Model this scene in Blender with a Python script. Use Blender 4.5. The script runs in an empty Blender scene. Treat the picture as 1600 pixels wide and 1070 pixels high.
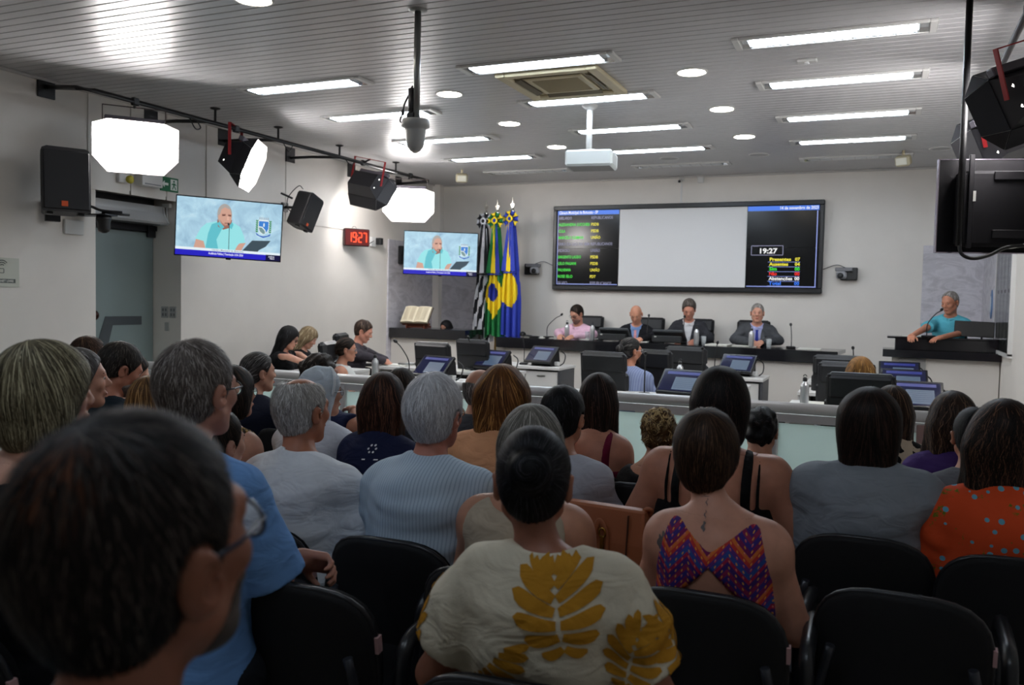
import bpy, math, random
import numpy as np
from mathutils import Matrix, Vector
random.seed(7)
SC = bpy.context.scene
COL = SC.collection
# ------------------------------------------------------------------ camera, world, exposure
cam_data = bpy.data.cameras.new('camera')
cam = bpy.data.objects.new('camera', cam_data); COL.objects.link(cam)
CAM_YAW, CAM_PITCH, CAM_ROLL = math.radians(23.407), math.radians(2.823), math.radians(1.206)
def camera_matrix():
    cy, sy, cp, sp = math.cos(CAM_YAW), math.sin(CAM_YAW), math.cos(CAM_PITCH), math.sin(CAM_PITCH)
    f = Vector((-sy*cp, cy*cp, -sp)); r0 = Vector((cy, sy, 0)); u0 = r0.cross(f)
    r = r0*math.cos(CAM_ROLL) + u0*math.sin(CAM_ROLL); u = -r0*math.sin(CAM_ROLL) + u0*math.cos(CAM_ROLL)
    m = Matrix((r, u, -f)).transposed().to_4x4(); m.translation = (0, 0, 1.55)
    return m
cam.matrix_world = camera_matrix()
cam_data.sensor_width = 36.0; cam_data.lens = 36.0*1340.1/1600.0
cam_data.clip_start = 0.05; cam_data.clip_end = 100
cam_data.dof.use_dof = True; cam_data.dof.focus_distance = 4.2; cam_data.dof.aperture_fstop = 4.0
SC.camera = cam
world = bpy.data.worlds.new('world'); SC.world = world; world.use_nodes = True
world.node_tree.nodes['Background'].inputs[0].default_value = (0.8, 0.85, 0.9, 1)
world.node_tree.nodes['Background'].inputs[1].default_value = 0.02
SC.view_settings.view_transform = 'Standard'; SC.view_settings.look = 'None'
SC.view_settings.gamma = 1.0; SC.view_settings.use_curve_mapping = False
SC.view_settings.exposure = 0.0
SC.cycles.use_denoising = True
SC.cycles.max_bounces = 12; SC.cycles.diffuse_bounces = 4; SC.cycles.glossy_bounces = 3
SC.cycles.transmission_bounces = 12; SC.cycles.transparent_max_bounces = 8
SC.cycles.caustics_reflective = False; SC.cycles.caustics_refractive = False
SC.cycles.sample_clamp_indirect = 6.0
# strengths of the room's lamps and of the row added over the audience
TUBE_POWER, DOWNLIGHT_POWER, SOFTBOX_POWER = 46.0, 60.0, 46.0

# ------------------------------------------------------------------ materials
MATS = {}
def srgb(*c):
    if len(c) == 1: c = c[0]
    return tuple(((x/255)/12.92 if x/255 <= .04045 else ((x/255+.055)/1.055)**2.4) for x in c) + (1,)
def mat(name, col=(128,128,128), rough=.5, metal=0, spec=.5, emit=None, power=1, trans=0, ior=1.45, coat=0, sheen=0, sss=0):
    if name in MATS: return MATS[name]
    m = bpy.data.materials.new(name); m.use_nodes = True; MATS[name] = m
    b = m.node_tree.nodes['Principled BSDF']
    b.inputs['Base Color'].default_value = srgb(col); b.inputs['Roughness'].default_value = rough
    b.inputs['Metallic'].default_value = metal; b.inputs['Specular IOR Level'].default_value = spec
    b.inputs['IOR'].default_value = ior; b.inputs['Transmission Weight'].default_value = trans
    b.inputs['Coat Weight'].default_value = coat
    if sheen: b.inputs['Sheen Weight'].default_value = sheen
    if sss:
        b.inputs['Subsurface Weight'].default_value = sss; b.inputs['Subsurface Radius'].default_value = (.012,.005,.003)
        b.inputs['Subsurface Scale'].default_value = 1.0
    if emit is not None:
        b.inputs['Emission Color'].default_value = srgb(emit); b.inputs['Emission Strength'].default_value = power
    return m
class NT:
    """small node-tree writer"""
    def __init__(s, m): s.t = m.node_tree; s.b = s.t.nodes['Principled BSDF']
    def n(s, kind, **kw):
        nd = s.t.nodes.new(kind)
        for k, v in kw.items():
            if k.startswith('i_'):
                key = k[2:]; key = int(key) if key.isdigit() else key.replace('_', ' ')
                s.sin(nd, key, v)
            else: setattr(nd, k, v)
        return nd
    def sin(s, nd, key, v):
        if isinstance(v, bpy.types.NodeSocket): s.t.links.new(v, nd.inputs[key])
        else: nd.inputs[key].default_value = v
    def math(s, op, a, b=0.0, c=None):
        nd = s.t.nodes.new('ShaderNodeMath'); nd.operation = op; s.sin(nd, 0, a); s.sin(nd, 1, b)
        if c is not None: s.sin(nd, 2, c)
        return nd.outputs[0]
    def obj(s): return s.n('ShaderNodeTexCoord').outputs['Object']
    def xyz(s, v):
        nd = s.n('ShaderNodeSeparateXYZ', i_0=v); return nd.outputs[0], nd.outputs[1], nd.outputs[2]
    def mapping(s, v, scale=(1,1,1), rot=(0,0,0)):
        nd = s.n('ShaderNodeMapping', i_Vector=v); nd.inputs['Scale'].default_value = scale; nd.inputs['Rotation'].default_value = rot
        return nd.outputs[0]
    def noise(s, v, scale=5, detail=3, rough=.5):
        return s.n('ShaderNodeTexNoise', i_Vector=v, i_Scale=scale, i_Detail=detail, i_Roughness=rough).outputs['Fac']
    def ramp(s, f, stops, interp='LINEAR'):
        nd = s.n('ShaderNodeValToRGB', i_0=f); r = nd.color_ramp; r.interpolation = interp
        while len(r.elements) < len(stops): r.elements.new(.5)
        for e, (p, c) in zip(r.elements, stops): e.position = p; e.color = srgb(c)
        return nd.outputs[0]
    def mix(s, f, a, b):
        nd = s.n('ShaderNodeMix', data_type='RGBA'); s.sin(nd, 0, f)
        s.sin(nd, 6, a if isinstance(a, bpy.types.NodeSocket) else srgb(a)); s.sin(nd, 7, b if isinstance(b, bpy.types.NodeSocket) else srgb(b))
        return nd.outputs[2]
    def color(s, c): s.sin(s.b, 'Base Color', c)
    def bump(s, h, strength=.3, dist=.01):
        nd = s.n('ShaderNodeBump', i_Height=h); nd.inputs['Strength'].default_value = strength; nd.inputs['Distance'].default_value = dist
        s.sin(s.b, 'Normal', nd.outputs[0])
# ------------------------------------------------------------------ mesh builder
def rotz(a):
    c, s = math.cos(a), math.sin(a); return np.array(((c,-s,0),(s,c,0),(0,0,1.)))
def rotx(a):
    c, s = math.cos(a), math.sin(a); return np.array(((1.,0,0),(0,c,-s),(0,s,c)))
def roty(a):
    c, s = math.cos(a), math.sin(a); return np.array(((c,0,s),(0,1.,0),(-s,0,c)))
def unit(v): v = np.asarray(v, float); return v/np.linalg.norm(v)
class MB:
    def __init__(s): s.v = []; s.f = []; s.mi = []; s.sm = []
    def add(s, vs, fs, mi=0, sm=False):
        o = len(s.v); s.v += [tuple(map(float, v)) for v in vs]
        s.f += [tuple(i+o for i in f) for f in fs]; s.mi += [mi]*len(fs); s.sm += [sm]*len(fs); return s
    def box(s, c, d, R=None, mi=0, bev=0.0):
        """centre, full size; bev cuts the long edges"""
        c = np.asarray(c, float); h = np.asarray(d, float)/2; R = np.eye(3) if R is None else R
        if bev <= 0:
            vs = [c+R@(h*np.array(q)) for q in ((-1,-1,-1),(1,-1,-1),(1,1,-1),(-1,1,-1),(-1,-1,1),(1,-1,1),(1,1,1),(-1,1,1))]
            return s.add(vs, [(3,2,1,0),(4,5,6,7),(0,1,5,4),(1,2,6,5),(2,3,7,6),(3,0,4,7)], mi)
        b = min(bev, h.min()*.95); vs = []; idx = {}
        for sx in (-1,1):
            for sy in (-1,1):
                for sz in (-1,1):
                    for k in range(3):
                        q = np.array((sx,sy,sz))*(h-b); q[k] += (sx,sy,sz)[k]*b
                        idx[(sx,sy,sz,k)] = len(vs); vs.append(c+R@q)
        fs = []
        for k in range(3):
            a, e = (k+1)%3, (k+2)%3
            for sg in (-1,1):
                q = []
                for u, w in ((-1,-1),(1,-1),(1,1),(-1,1)):
                    t = [0,0,0]; t[k] = sg; t[a] = u; t[e] = w; q.append(idx[(*t,k)])
                fs.append(tuple(q) if sg > 0 else tuple(q[::-1]))
            for u in (-1,1):
                for w in (-1,1):
                    t0 = [0,0,0]; t0[a] = u; t0[e] = w; t1 = t0[:]; t0[k] = -1; t1[k] = 1
                    q = (idx[(*t0,a)], idx[(*t1,a)], idx[(*t1,e)], idx[(*t0,e)])
                    fs.append(q if u*w > 0 else q[::-1])
        for sx in (-1,1):
            for sy in (-1,1):
                for sz in (-1,1):
                    q = tuple(idx[(sx,sy,sz,k)] for k in range(3)); fs.append(q if sx*sy*sz > 0 else q[::-1])
        return s.add(vs, fs, mi)
    def tube(s, pts, r, seg=8, mi=0, closed=False, caps=True, flat=1.0):
        pts = np.asarray(pts, float); n = len(pts)
        rs = np.full(n, r) if np.isscalar(r) else np.asarray(r, float)
        vs = []; prev = None
        for i in range(n):
            if closed: t = pts[(i+1)%n]-pts[i-1]
            else: t = pts[min(i+1,n-1)]-pts[max(i-1,0)]
            t = unit(t)
            if prev is None:
                a = np.array((0,0,1.)) if abs(t[2]) < .9 else np.array((1.,0,0)); x = unit(np.cross(a, t))
            else: x = unit(prev - t*np.dot(prev, t))
            prev = x; y = np.cross(t, x)
            for k in range(seg):
                a = 2*math.pi*k/seg; vs.append(pts[i]+rs[i]*(math.cos(a)*x*flat+math.sin(a)*y))
        fs = []
        for i in range(n if closed else n-1):
            j = (i+1)%n
            for k in range(seg):
                l = (k+1)%seg; fs.append((i*seg+k, i*seg+l, j*seg+l, j*seg+k))
        s.add(vs, fs, mi, True)
        if caps and not closed:
            o = len(s.v)-len(vs)
            s.f += [tuple(o+k for k in range(seg))[::-1], tuple(o+(n-1)*seg+k for k in range(seg))]; s.mi += [mi]*2; s.sm += [False]*2
        return s
    def lathe(s, prof, c=(0,0,0), seg=24, mi=0, R=None, sm=True):
        """profile of (radius, height) turned about z"""
        c = np.asarray(c, float); R = np.eye(3) if R is None else R; vs = []; fs = []; n = len(prof)
        for r, z in prof:
            for k in range(seg):
                a = 2*math.pi*k/seg; vs.append(c+R@np.array((max(r,1e-5)*math.cos(a), max(r,1e-5)*math.sin(a), z)))
        for i in range(n-1):
            for k in range(seg):
                l = (k+1)%seg; fs.append((i*seg+k, i*seg+l, (i+1)*seg+l, (i+1)*seg+k))
        return s.add(vs, fs, mi, sm)
    def ell(s, c, r, R=None, seg=14, mi=0):
        c = np.asarray(c, float); r = np.asarray(r, float) if not np.isscalar(r) else np.full(3, r); R = np.eye(3) if R is None else R
        vs = []; fs = []; n = max(5, seg//2+1)
        for i in range(n):
            p = math.pi*i/(n-1)
            for k in range(seg):
                a = 2*math.pi*k/seg; vs.append(c+R@(r*np.array((math.sin(p)*math.cos(a), math.sin(p)*math.sin(a), -math.cos(p)))))
        for i in range(n-1):
            for k in range(seg):
                l = (k+1)%seg; fs.append((i*seg+k, i*seg+l, (i+1)*seg+l, (i+1)*seg+k))
        return s.add(vs, fs, mi, True)
    def prism(s, poly, d, O=(0,0,0), U=(1,0,0), V=(0,0,1), mi=0, sm=False):
        """2-D outline in the U,V plane thickened by d along U x V"""
        O, U, V = (np.asarray(q, float) for q in (O, U, V)); N = np.cross(U, V); n = len(poly)
        a = [O+U*p[0]+V*p[1] for p in poly]; b = [q+N*d for q in a]
        fs = [tuple(range(n))[::-1], tuple(range(n, 2*n))] + [(i, (i+1)%n, (i+1)%n+n, i+n) for i in range(n)]
        if d < 0: fs = [f[::-1] for f in fs]
        return s.add(a+b, fs, mi, sm)
    def poly(s, pts, mi=0): return s.add(pts, [tuple(range(len(pts)))], mi)
    def build(s, name, m, parent=None, loc=None, R=None, world=False):
        """world=True: the vertices are world points and parent is an Empty without scale"""
        me = bpy.data.meshes.new(name); vs = np.array(s.v, float).reshape(-1, 3)
        if world and parent is not None:
            mw = np.array(root_matrix(parent)); vs = (vs-mw[:3,3])@mw[:3,:3]
        if loc is not None and not world and parent is None: pass
        me.from_pydata(vs.tolist(), [], s.f)
        ms = m if isinstance(m, (list, tuple)) else [m]
        for q in ms: me.materials.append(q)
        me.polygons.foreach_set('material_index', s.mi); me.polygons.foreach_set('use_smooth', s.sm); me.update()
        o = bpy.data.objects.new(name, me); COL.objects.link(o)
        if parent is not None: o.parent = parent
        if loc is not None:
            M = Matrix.Translation(Vector(loc))
            if R is not None: M = M @ Matrix(np.asarray(R).tolist()).to_4x4()
            o.matrix_basis = M
        return o
def root_matrix(o):
    M = o.matrix_basis.copy()
    while o.parent is not None:
        o = o.parent; M = o.matrix_basis @ M
    return M
def tag(o, label=None, cat=None, group=None, kind=None):
    if label: o['label'] = label
    if cat: o['category'] = cat
    if group: o['group'] = group
    if kind: o['kind'] = kind
    return o
def thing(name, label, cat, loc=(0,0,0), rz=0.0, group=None, R=None):
    o = bpy.data.objects.new(name, None); COL.objects.link(o); o.empty_display_size = .05
    M = Matrix.Translation(Vector(loc))
    M = M @ (Matrix(np.asarray(R).tolist()).to_4x4() if R is not None else Matrix.Rotation(rz, 4, 'Z'))
    o.matrix_basis = M
    return tag(o, label, cat, group)
KIDS = {}
def copy_tree(o, parent=None):
    c = o.copy(); COL.objects.link(c)
    if parent is not None: c.parent = parent
    for ch in list(o.children): copy_tree(ch, c)
    return c
def copy_thing(o, label, loc, rz=None, group=None, R=None):
    c = copy_tree(o); M = Matrix.Translation(Vector(loc))
    if R is not None: M = M @ Matrix(np.asarray(R).tolist()).to_4x4()
    elif rz is not None: M = M @ Matrix.Rotation(rz, 4, 'Z')
    c.matrix_basis = M; c['label'] = label
    if group: c['group'] = group
    return c
def text_mesh(txt, size, mi=0, align='LEFT', bold=0.0, sx=1.0):
    """letters as flat mesh: verts (x,y), faces"""
    cu = bpy.data.curves.new('lettering', 'FONT'); cu.body = txt; cu.size = size; cu.align_x = align; cu.resolution_u = 2
    cu.offset = bold*size
    o = bpy.data.objects.new('lettering', cu); COL.objects.link(o)
    dg = bpy.context.evaluated_depsgraph_get(); me = bpy.data.meshes.new_from_object(o.evaluated_get(dg))
    vs = [(v.co.x*sx, v.co.y) for v in me.vertices]; fs = [tuple(p.vertices) for p in me.polygons]
    bpy.data.objects.remove(o); bpy.data.curves.remove(cu); bpy.data.meshes.remove(me)
    return vs, fs
def put_text(mb, txt, size, O, U, V, mi=0, align='LEFT', bold=0.02, sx=1.0, width=None):
    vs, fs = text_mesh(txt, size, align=align, bold=bold, sx=sx)
    if not vs: return mb
    if width:
        w = max(v[0] for v in vs)-min(v[0] for v in vs); k = width/w; vs = [(x*k, y) for x, y in vs]
    O, U, V = (np.asarray(q, float) for q in (O, U, V))
    return mb.add([O+U*x+V*y for x, y in vs], fs, mi)
def smooth_path(pts, n=8):
    """Catmull-Rom through points"""
    P = np.asarray(pts, float); P = np.vstack([2*P[0]-P[1], P, 2*P[-1]-P[-2]]); out = []
    for i in range(1, len(P)-2):
        for t in np.linspace(0, 1, n, endpoint=False):
            a, b, c, d = P[i-1], P[i], P[i+1], P[i+2]
            out.append(.5*((2*b)+(-a+c)*t+(2*a-5*b+4*c-d)*t*t+(-a+3*b-3*c+d)*t**3))
    out.append(P[-2]); return np.array(out)

# ------------------------------------------------------------------ implicit surfaces for bodies, clothes and hair
def smin(a, b, k):
    if k <= 0: return np.minimum(a, b)
    h = np.maximum(k-np.abs(a-b), 0)/k
    return np.minimum(a, b)-h*h*k*.25
class Fld:
    def __init__(s): s.ops = []
    def cp(s):
        f = Fld(); f.ops = list(s.ops); return f
    def cone(s, a, b, ra, rb, k=.03, sub=False, flat=None):
        a = np.asarray(a, float); b = np.asarray(b, float)
        s.ops.append(('s' if sub else 'u', k, 'cone', (a, b, ra, rb, flat))); return s
    def ell(s, c, r, R=None, k=.03, sub=False):
        r = np.full(3, r, float) if np.isscalar(r) else np.asarray(r, float)
        s.ops.append(('s' if sub else 'u', k, 'ell', (np.asarray(c, float), r, R))); return s
    def box(s, c, h, rr=.01, R=None, k=.02, sub=False):
        s.ops.append(('s' if sub else 'u', k, 'box', (np.asarray(c, float), np.asarray(h, float), rr, R))); return s
    def fld(s, f, k=.0, sub=False): s.ops.append(('sf' if sub else 'uf', k, f, None)); return s
    def off(s, v): s.ops.append(('off', 0, v, None)); return s
    def cut(s, n, p, k=0.0): n = unit(n); s.ops.append(('cut', k, n, float(np.dot(n, p)))); return s
    def noise(s, amp, freq, seed=0, stretch=(1,1,1)):
        rs = np.random.RandomState(seed); W = []
        for i in range(9):
            d = rs.normal(size=3); d = d/np.linalg.norm(d)*np.array(stretch)*freq*rs.uniform(.6, 1.7); W.append((d, rs.uniform(0, 6.28), rs.uniform(.5, 1)))
        s.ops.append(('noise', 0, amp, W)); return s
    @staticmethod
    def prim(kind, a, P):
        if kind == 'cone':
            A, B, ra, rb, flat = a
            ab = B-A; L2 = max(ab@ab, 1e-12); t = np.clip(((P-A)@ab)/L2, 0, 1)
            q = P-A-t[..., None]*ab
            if flat is not None: q = q/flat if np.ndim(flat) else q
            return np.sqrt((q*q).sum(-1))-(ra+(rb-ra)*t)
        if kind == 'ell':
            c, r, R = a; q = P-c
            if R is not None: q = q@R
            k0 = np.sqrt(((q/r)**2).sum(-1)); k1 = np.sqrt(((q/(r*r))**2).sum(-1))
            return np.where(k1 > 1e-9, k0*(k0-1)/np.maximum(k1, 1e-9), -r.min())
        c, h, rr, R = a; q = P-c
        if R is not None: q = q@R
        q = np.abs(q)-(h-rr); return np.sqrt((np.maximum(q, 0)**2).sum(-1))+np.minimum(q.max(-1), 0)-rr
    def ev(s, P, d0=None):
        d = np.full(P.shape[:-1], 1.0) if d0 is None else d0
        for op, k, a, b in s.ops:
            if op == 'u': d = smin(d, s.prim(a, b, P), k)
            elif op == 's': d = -smin(-d, s.prim(a, b, P), k)
            elif op == 'uf': d = smin(d, a.ev(P), k)
            elif op == 'sf': d = -smin(-d, a.ev(P), k)
            elif op == 'off': d = d-a
            elif op == 'cut': d = -smin(-d, -((P@a)-b), k)
            elif op == 'noise':
                w = 0
                for dv, ph, am in b: w = w+am*np.sin(P@dv+ph)
                d = d+a*w/3
        return d
    @staticmethod
    def bbox(kind, a):
        if kind == 'cone':
            A, B, ra, rb, fl = a; m = 1.0 if fl is None else max(1.0, float(np.max(fl)))
            return np.minimum(A-ra*m, B-rb*m), np.maximum(A+ra*m, B+rb*m)
        c = a[0]; r = a[1].max() if a[-1] is not None else a[1]
        return c-r*1.0, c+r*1.0
    def grid(s, lo, hi, vox, out=.04):
        lo = np.asarray(lo, float); n = np.ceil((np.asarray(hi)-lo)/vox).astype(int)+1
        ax = [lo[i]+vox*np.arange(n[i]) for i in range(3)]
        d = np.full(tuple(n), 1.0)
        for op, k, a, b in s.ops:
            if op in 'us':
                l, h = s.bbox(a, b); m = k+out+vox*2
                i0 = np.clip(np.floor((l-m-lo)/vox).astype(int), 0, n); i1 = np.clip(np.ceil((h+m-lo)/vox).astype(int)+1, 0, n)
                if (i1 <= i0).any(): continue
                sl = tuple(slice(i0[j], i1[j]) for j in range(3))
                P = np.stack(np.meshgrid(*[ax[j][sl[j]] for j in range(3)], indexing='ij'), -1)
                v = s.prim(a, b, P)
                d[sl] = smin(d[sl], v, k) if op == 'u' else -smin(-d[sl], v, k)
            elif op == 'uf': d = smin(d, a.grid(lo, lo+(n-1)*vox+1e-6-vox*.5, vox, out)[0], k)
            elif op == 'sf': d = -smin(-d, a.grid(lo, lo+(n-1)*vox+1e-6-vox*.5, vox, out)[0], k)
            elif op == 'off': d = d-a
            else:
                P = np.stack(np.meshgrid(*ax, indexing='ij'), -1)
                if op == 'cut': d = -smin(-d, -((P@a)-b), k)
                else:
                    w = 0
                    for dv, ph, am in b: w = w+am*np.sin(P@dv+ph)
                    d = d+a*w/3
        return d, lo, vox
def surface_nets(g):
    d, lo, vox = g
    d = d.copy(); d[0]=1; d[-1]=1; d[:,0]=1; d[:,-1]=1; d[:,:,0]=1; d[:,:,-1]=1
    n = np.array(d.shape)-1; neg = d < 0
    cnt = np.zeros(n, int)
    for i in (0,1):
        for j in (0,1):
            for k in (0,1): cnt += neg[i:i+n[0], j:j+n[1], k:k+n[2]]
    act = (cnt > 0) & (cnt < 8); ids = np.argwhere(act); m = len(ids)
    if m == 0: return np.zeros((0,3)), np.zeros((0,4), int)
    idx = np.full(n, -1); idx[act] = np.arange(m)
    acc = np.zeros((m,3)); w = np.zeros(m)
    for ax in range(3):
        o1, o2 = [q for q in range(3) if q != ax]
        for a in (0,1):
            for b in (0,1):
                p = ids.copy(); p[:,o1] += a; p[:,o2] += b; q = p.copy(); q[:,ax] += 1
                va = d[p[:,0],p[:,1],p[:,2]]; vb = d[q[:,0],q[:,1],q[:,2]]; x = (va < 0) != (vb < 0)
                t = np.where(x, va/np.where(va-vb == 0, 1, va-vb), 0); pt = p.astype(float); pt[:,ax] += t
                acc[x] += pt[x]; w[x] += 1
    V = lo+vox*acc/w[:,None]; F = []
    for ax in range(3):
        o1, o2 = [(1,2),(2,0),(0,1)][ax]
        sl = [slice(None)]*3; sl[ax] = slice(0, n[ax]); a = neg[tuple(sl)]; sl[ax] = slice(1, n[ax]+1); b = neg[tuple(sl)]
        e = np.argwhere(a != b)
        ok = (e[:,o1] > 0) & (e[:,o2] > 0) & (e[:,o1] < n[o1]) & (e[:,o2] < n[o2]); e = e[ok]
        fl = a[e[:,0],e[:,1],e[:,2]]
        def at(u, v):
            p = e.copy(); p[:,o1] -= u; p[:,o2] -= v; return idx[p[:,0],p[:,1],p[:,2]]
        q = np.stack([at(1,1), at(0,1), at(0,0), at(1,0)], 1); q[~fl] = q[~fl][:, ::-1]; F.append(q)
    F = np.vstack(F); F = F[(F >= 0).all(1)]
    return V, F
def relax(V, F, it=2, f=.5):
    n = len(V)
    for _ in range(it):
        S = np.zeros((n,3)); c = np.zeros(n)
        for a in range(4):
            b = (a+1)%4
            np.add.at(S, F[:,a], V[F[:,b]]); np.add.at(c, F[:,a], 1); np.add.at(S, F[:,b], V[F[:,a]]); np.add.at(c, F[:,b], 1)
        V = V+(S/np.maximum(c,1)[:,None]-V)*f
    return V
def mesh_np(name, V, F, ms, parent=None, mi=None, col=None):
    me = bpy.data.meshes.new(name); me.vertices.add(len(V)); me.vertices.foreach_set('co', np.asarray(V, np.float32).ravel())
    k = F.shape[1]; me.loops.add(len(F)*k); me.loops.foreach_set('vertex_index', F.astype(np.int32).ravel())
    me.polygons.add(len(F)); me.polygons.foreach_set('loop_start', np.arange(0, len(F)*k, k, dtype=np.int32))
    for q in (ms if isinstance(ms, (list,tuple)) else [ms]): me.materials.append(q)
    if mi is not None: me.polygons.foreach_set('material_index', np.asarray(mi, np.int32))
    me.polygons.foreach_set('use_smooth', np.ones(len(F), bool))
    if col is not None:
        at = me.color_attributes.new('tone', 'FLOAT_COLOR', 'POINT'); at.data.foreach_set('color', np.hstack([col, np.ones((len(V),1))]).astype(np.float32).ravel())
    me.update(calc_edges=True); me.validate()
    o = bpy.data.objects.new(name, me); COL.objects.link(o)
    if parent is not None: o.parent = parent
    return o
def grow(f, lo, hi, vox, it=1):
    V, F = surface_nets(f.grid(lo, hi, vox)); return (relax(V, F, it), F) if len(V) else (V, F)
def join(parts):
    Vs = []; Fs = []; o = 0
    for V, F in parts:
        if len(V) == 0: continue
        Vs.append(V); Fs.append(F+o); o += len(V)
    return np.vstack(Vs), np.vstack(Fs)
def gradient(f, P, e=.003):
    g = np.stack([f.ev(P+np.eye(3)[i]*e)-f.ev(P-np.eye(3)[i]*e) for i in range(3)], -1)
    return g/np.maximum(np.linalg.norm(g, axis=-1, keepdims=True), 1e-9)
def cast(f, P, D, far=1.2, it=80):
    """march points along D onto a surface"""
    P = P.copy(); t = np.zeros(len(P))
    for _ in range(it):
        d = f.ev(P); st = np.clip(d, -.02, .05)*.8; P = P+D*st[:,None]; t += st
    return P, np.abs(f.ev(P)) < .004

# ------------------------------------------------------------------ the room
XL, XR, YB, YR, ZC = -6.83, 1.17, 12.53, -3.0, 3.40
def wall_mat(name, c, scale=3, rough=.62):
    m = mat(name, c, rough, spec=.3)
    if 'w' in m: return m
    t = NT(m); o = t.obj(); f = t.noise(o, scale, 4); t.color(t.mix(f, tuple(int(x*.97) for x in c), tuple(min(255, int(x*1.02)) for x in c)))
    t.bump(t.noise(o, 180, 3), .06, .003); m['w'] = 1; return m
M_WALL = wall_mat('wall_paint', (226,221,214)); M_PANEL = wall_mat('wall_panel_paint', (222,218,212), rough=.4)
def tiled(name, c, sx, sy, joint, rough):
    m = mat(name, c, rough); t = NT(m); o = t.obj(); b = t.n('ShaderNodeTexBrick', i_Vector=o, i_Scale=1.0)
    b.offset = 0; b.inputs['Brick Width'].default_value = sx; b.inputs['Row Height'].default_value = sy; b.inputs['Mortar Size'].default_value = .003
    b.inputs['Color1'].default_value = srgb(c); b.inputs['Color2'].default_value = srgb(tuple(int(x*.93) for x in c)); b.inputs['Mortar'].default_value = srgb(joint)
    f = t.noise(o, 7, 5); t.color(t.mix(t.math('MULTIPLY', f, .5), b.outputs['Color'], tuple(int(x*.8) for x in c))); return m
M_FLOOR = tiled('floor_vinyl', (158,148,136), .6, .6, (120,112,104), .40)
def shell(name, c, d, m, kind='structure', bev=0): 
    o = MB().box(c, d, bev=bev).build(name, m); tag(o, kind=kind); return o
shell('floor', ((XL+XR)/2-.3, (YB+YR)/2, -.05), (XR-XL+1.2, YB-YR+.4, .1), M_FLOOR)
shell('wall_back', ((XL+XR)/2, YB+.075, ZC/2), (XR-XL+.3, .15, ZC), M_WALL)
shell('wall_right', (XR+.075, (YB+YR)/2, ZC/2), (.15, YB-YR, ZC), M_WALL)
shell('wall_rear', ((XL+XR)/2, YR-.075, ZC/2), (XR-XL+.3, .15, ZC), M_WALL)
# left wall with the recess for the glass door
wl = MB(); D0, D1, DZ, DX = 5.87, 6.94, 2.54, -7.22
wl.box((XL-.20, (YR+D0)/2, ZC/2), (.40, D0-YR, ZC)); wl.box((XL-.20, (D1+YB)/2, ZC/2), (.40, YB-D1, ZC)); wl.box((XL-.20, (D0+D1)/2, (DZ+ZC)/2), (.40, D1-D0, ZC-DZ))
wall_left = wl.build('wall_left', M_WALL); tag(wall_left, kind='structure')
# painted sheets on the upper left wall, open joints between them
for y0, y1, z0 in ((5.78,6.26,2.5),(6.27,6.72,2.5),(6.73,7.28,2.5),(7.29,8.63,2.46),(8.64,9.9,2.46)):
    MB().box((XL+.006, (y0+y1)/2, (z0+ZC)/2), (.012, y1-y0-.008, ZC-z0-.004), bev=.003).build('wall_sheet', M_PANEL, wall_left)
tag(MB().box((XL+.07, YB-.07, ZC/2), (.14,.14,ZC)).build('trim_1', M_WALL), kind='structure')
tag(MB().box(((XL+XR)/2, YB-.012, .06), (XR-XL-.3,.018,.12), bev=.004).build('baseboard_back', mat('skirting', (120,116,112), .5)), kind='structure')
# ceiling of glossy plastic strips
M_PVC = mat('ceiling_pvc', (196,196,198), .33, spec=.5); t = NT(M_PVC); o = t.obj(); f = t.noise(t.mapping(o, (.6,9,1)), 6, 3)
t.color(t.mix(f, (190,190,192), (202,202,204))); t.bump(t.noise(t.mapping(o, (.4,14,1)), 5, 2), .12, .01)
ceil = MB().box(((XL+XR)/2, (YB+YR)/2, ZC+.06), (XR-XL+.3, YB-YR+.3, .08)).build('ceiling', mat('ceiling_void', (90,90,92), .8)); tag(ceil, kind='structure')
plank0 = None; L = XR-XL; y = YR; k = 0
while y < YB-.01:
    w = .20 if y < 2.99 else .10; key = 'p%.1f' % w
    if key not in KIDS:
        h = w/2; pr = [(-h,.018),(-h+.002,.006),(-h+.008,.0),(h-.008,.0),(h-.002,.006),(h,.018)]; mb = MB()
        vs = [(x, p[0], p[1]) for x in (XL+.002, XR-.002) for p in pr]; n = len(pr)
        mb.add(vs, [(i, i+1, n+i+1, n+i) for i in range(n-1)], 0, False); KIDS[key] = mb.build('ceiling_plank', M_PVC, ceil).data
        ob = [c for c in ceil.children if c.data == KIDS[key]][0]
    else:
        ob = bpy.data.objects.new('ceiling_plank', KIDS[key]); COL.objects.link(ob); ob.parent = ceil
    ob.location = (0, y+w/2, ZC); y += w
# ceiling edge moulding
M_WHITE = mat('white_metal', (215,215,213), .35, spec=.4); M_CREAM = mat('cream_plastic', (192,182,152), .5)
for nm, c, d in (('trim_2', (XL+.02,(YR+YB)/2,ZC-.012), (.04,YB-YR,.025)), ('trim_3', ((XL+XR)/2,YB-.02,ZC-.012), (XR-XL,.04,.025)), ('trim_4', (XR-.02,(YR+YB)/2,ZC-.012), (.04,YB-YR,.025))):
    tag(MB().box(c, d, bev=.006).build(nm, mat('moulding', (196,194,192), .4)), kind='structure')
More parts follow.
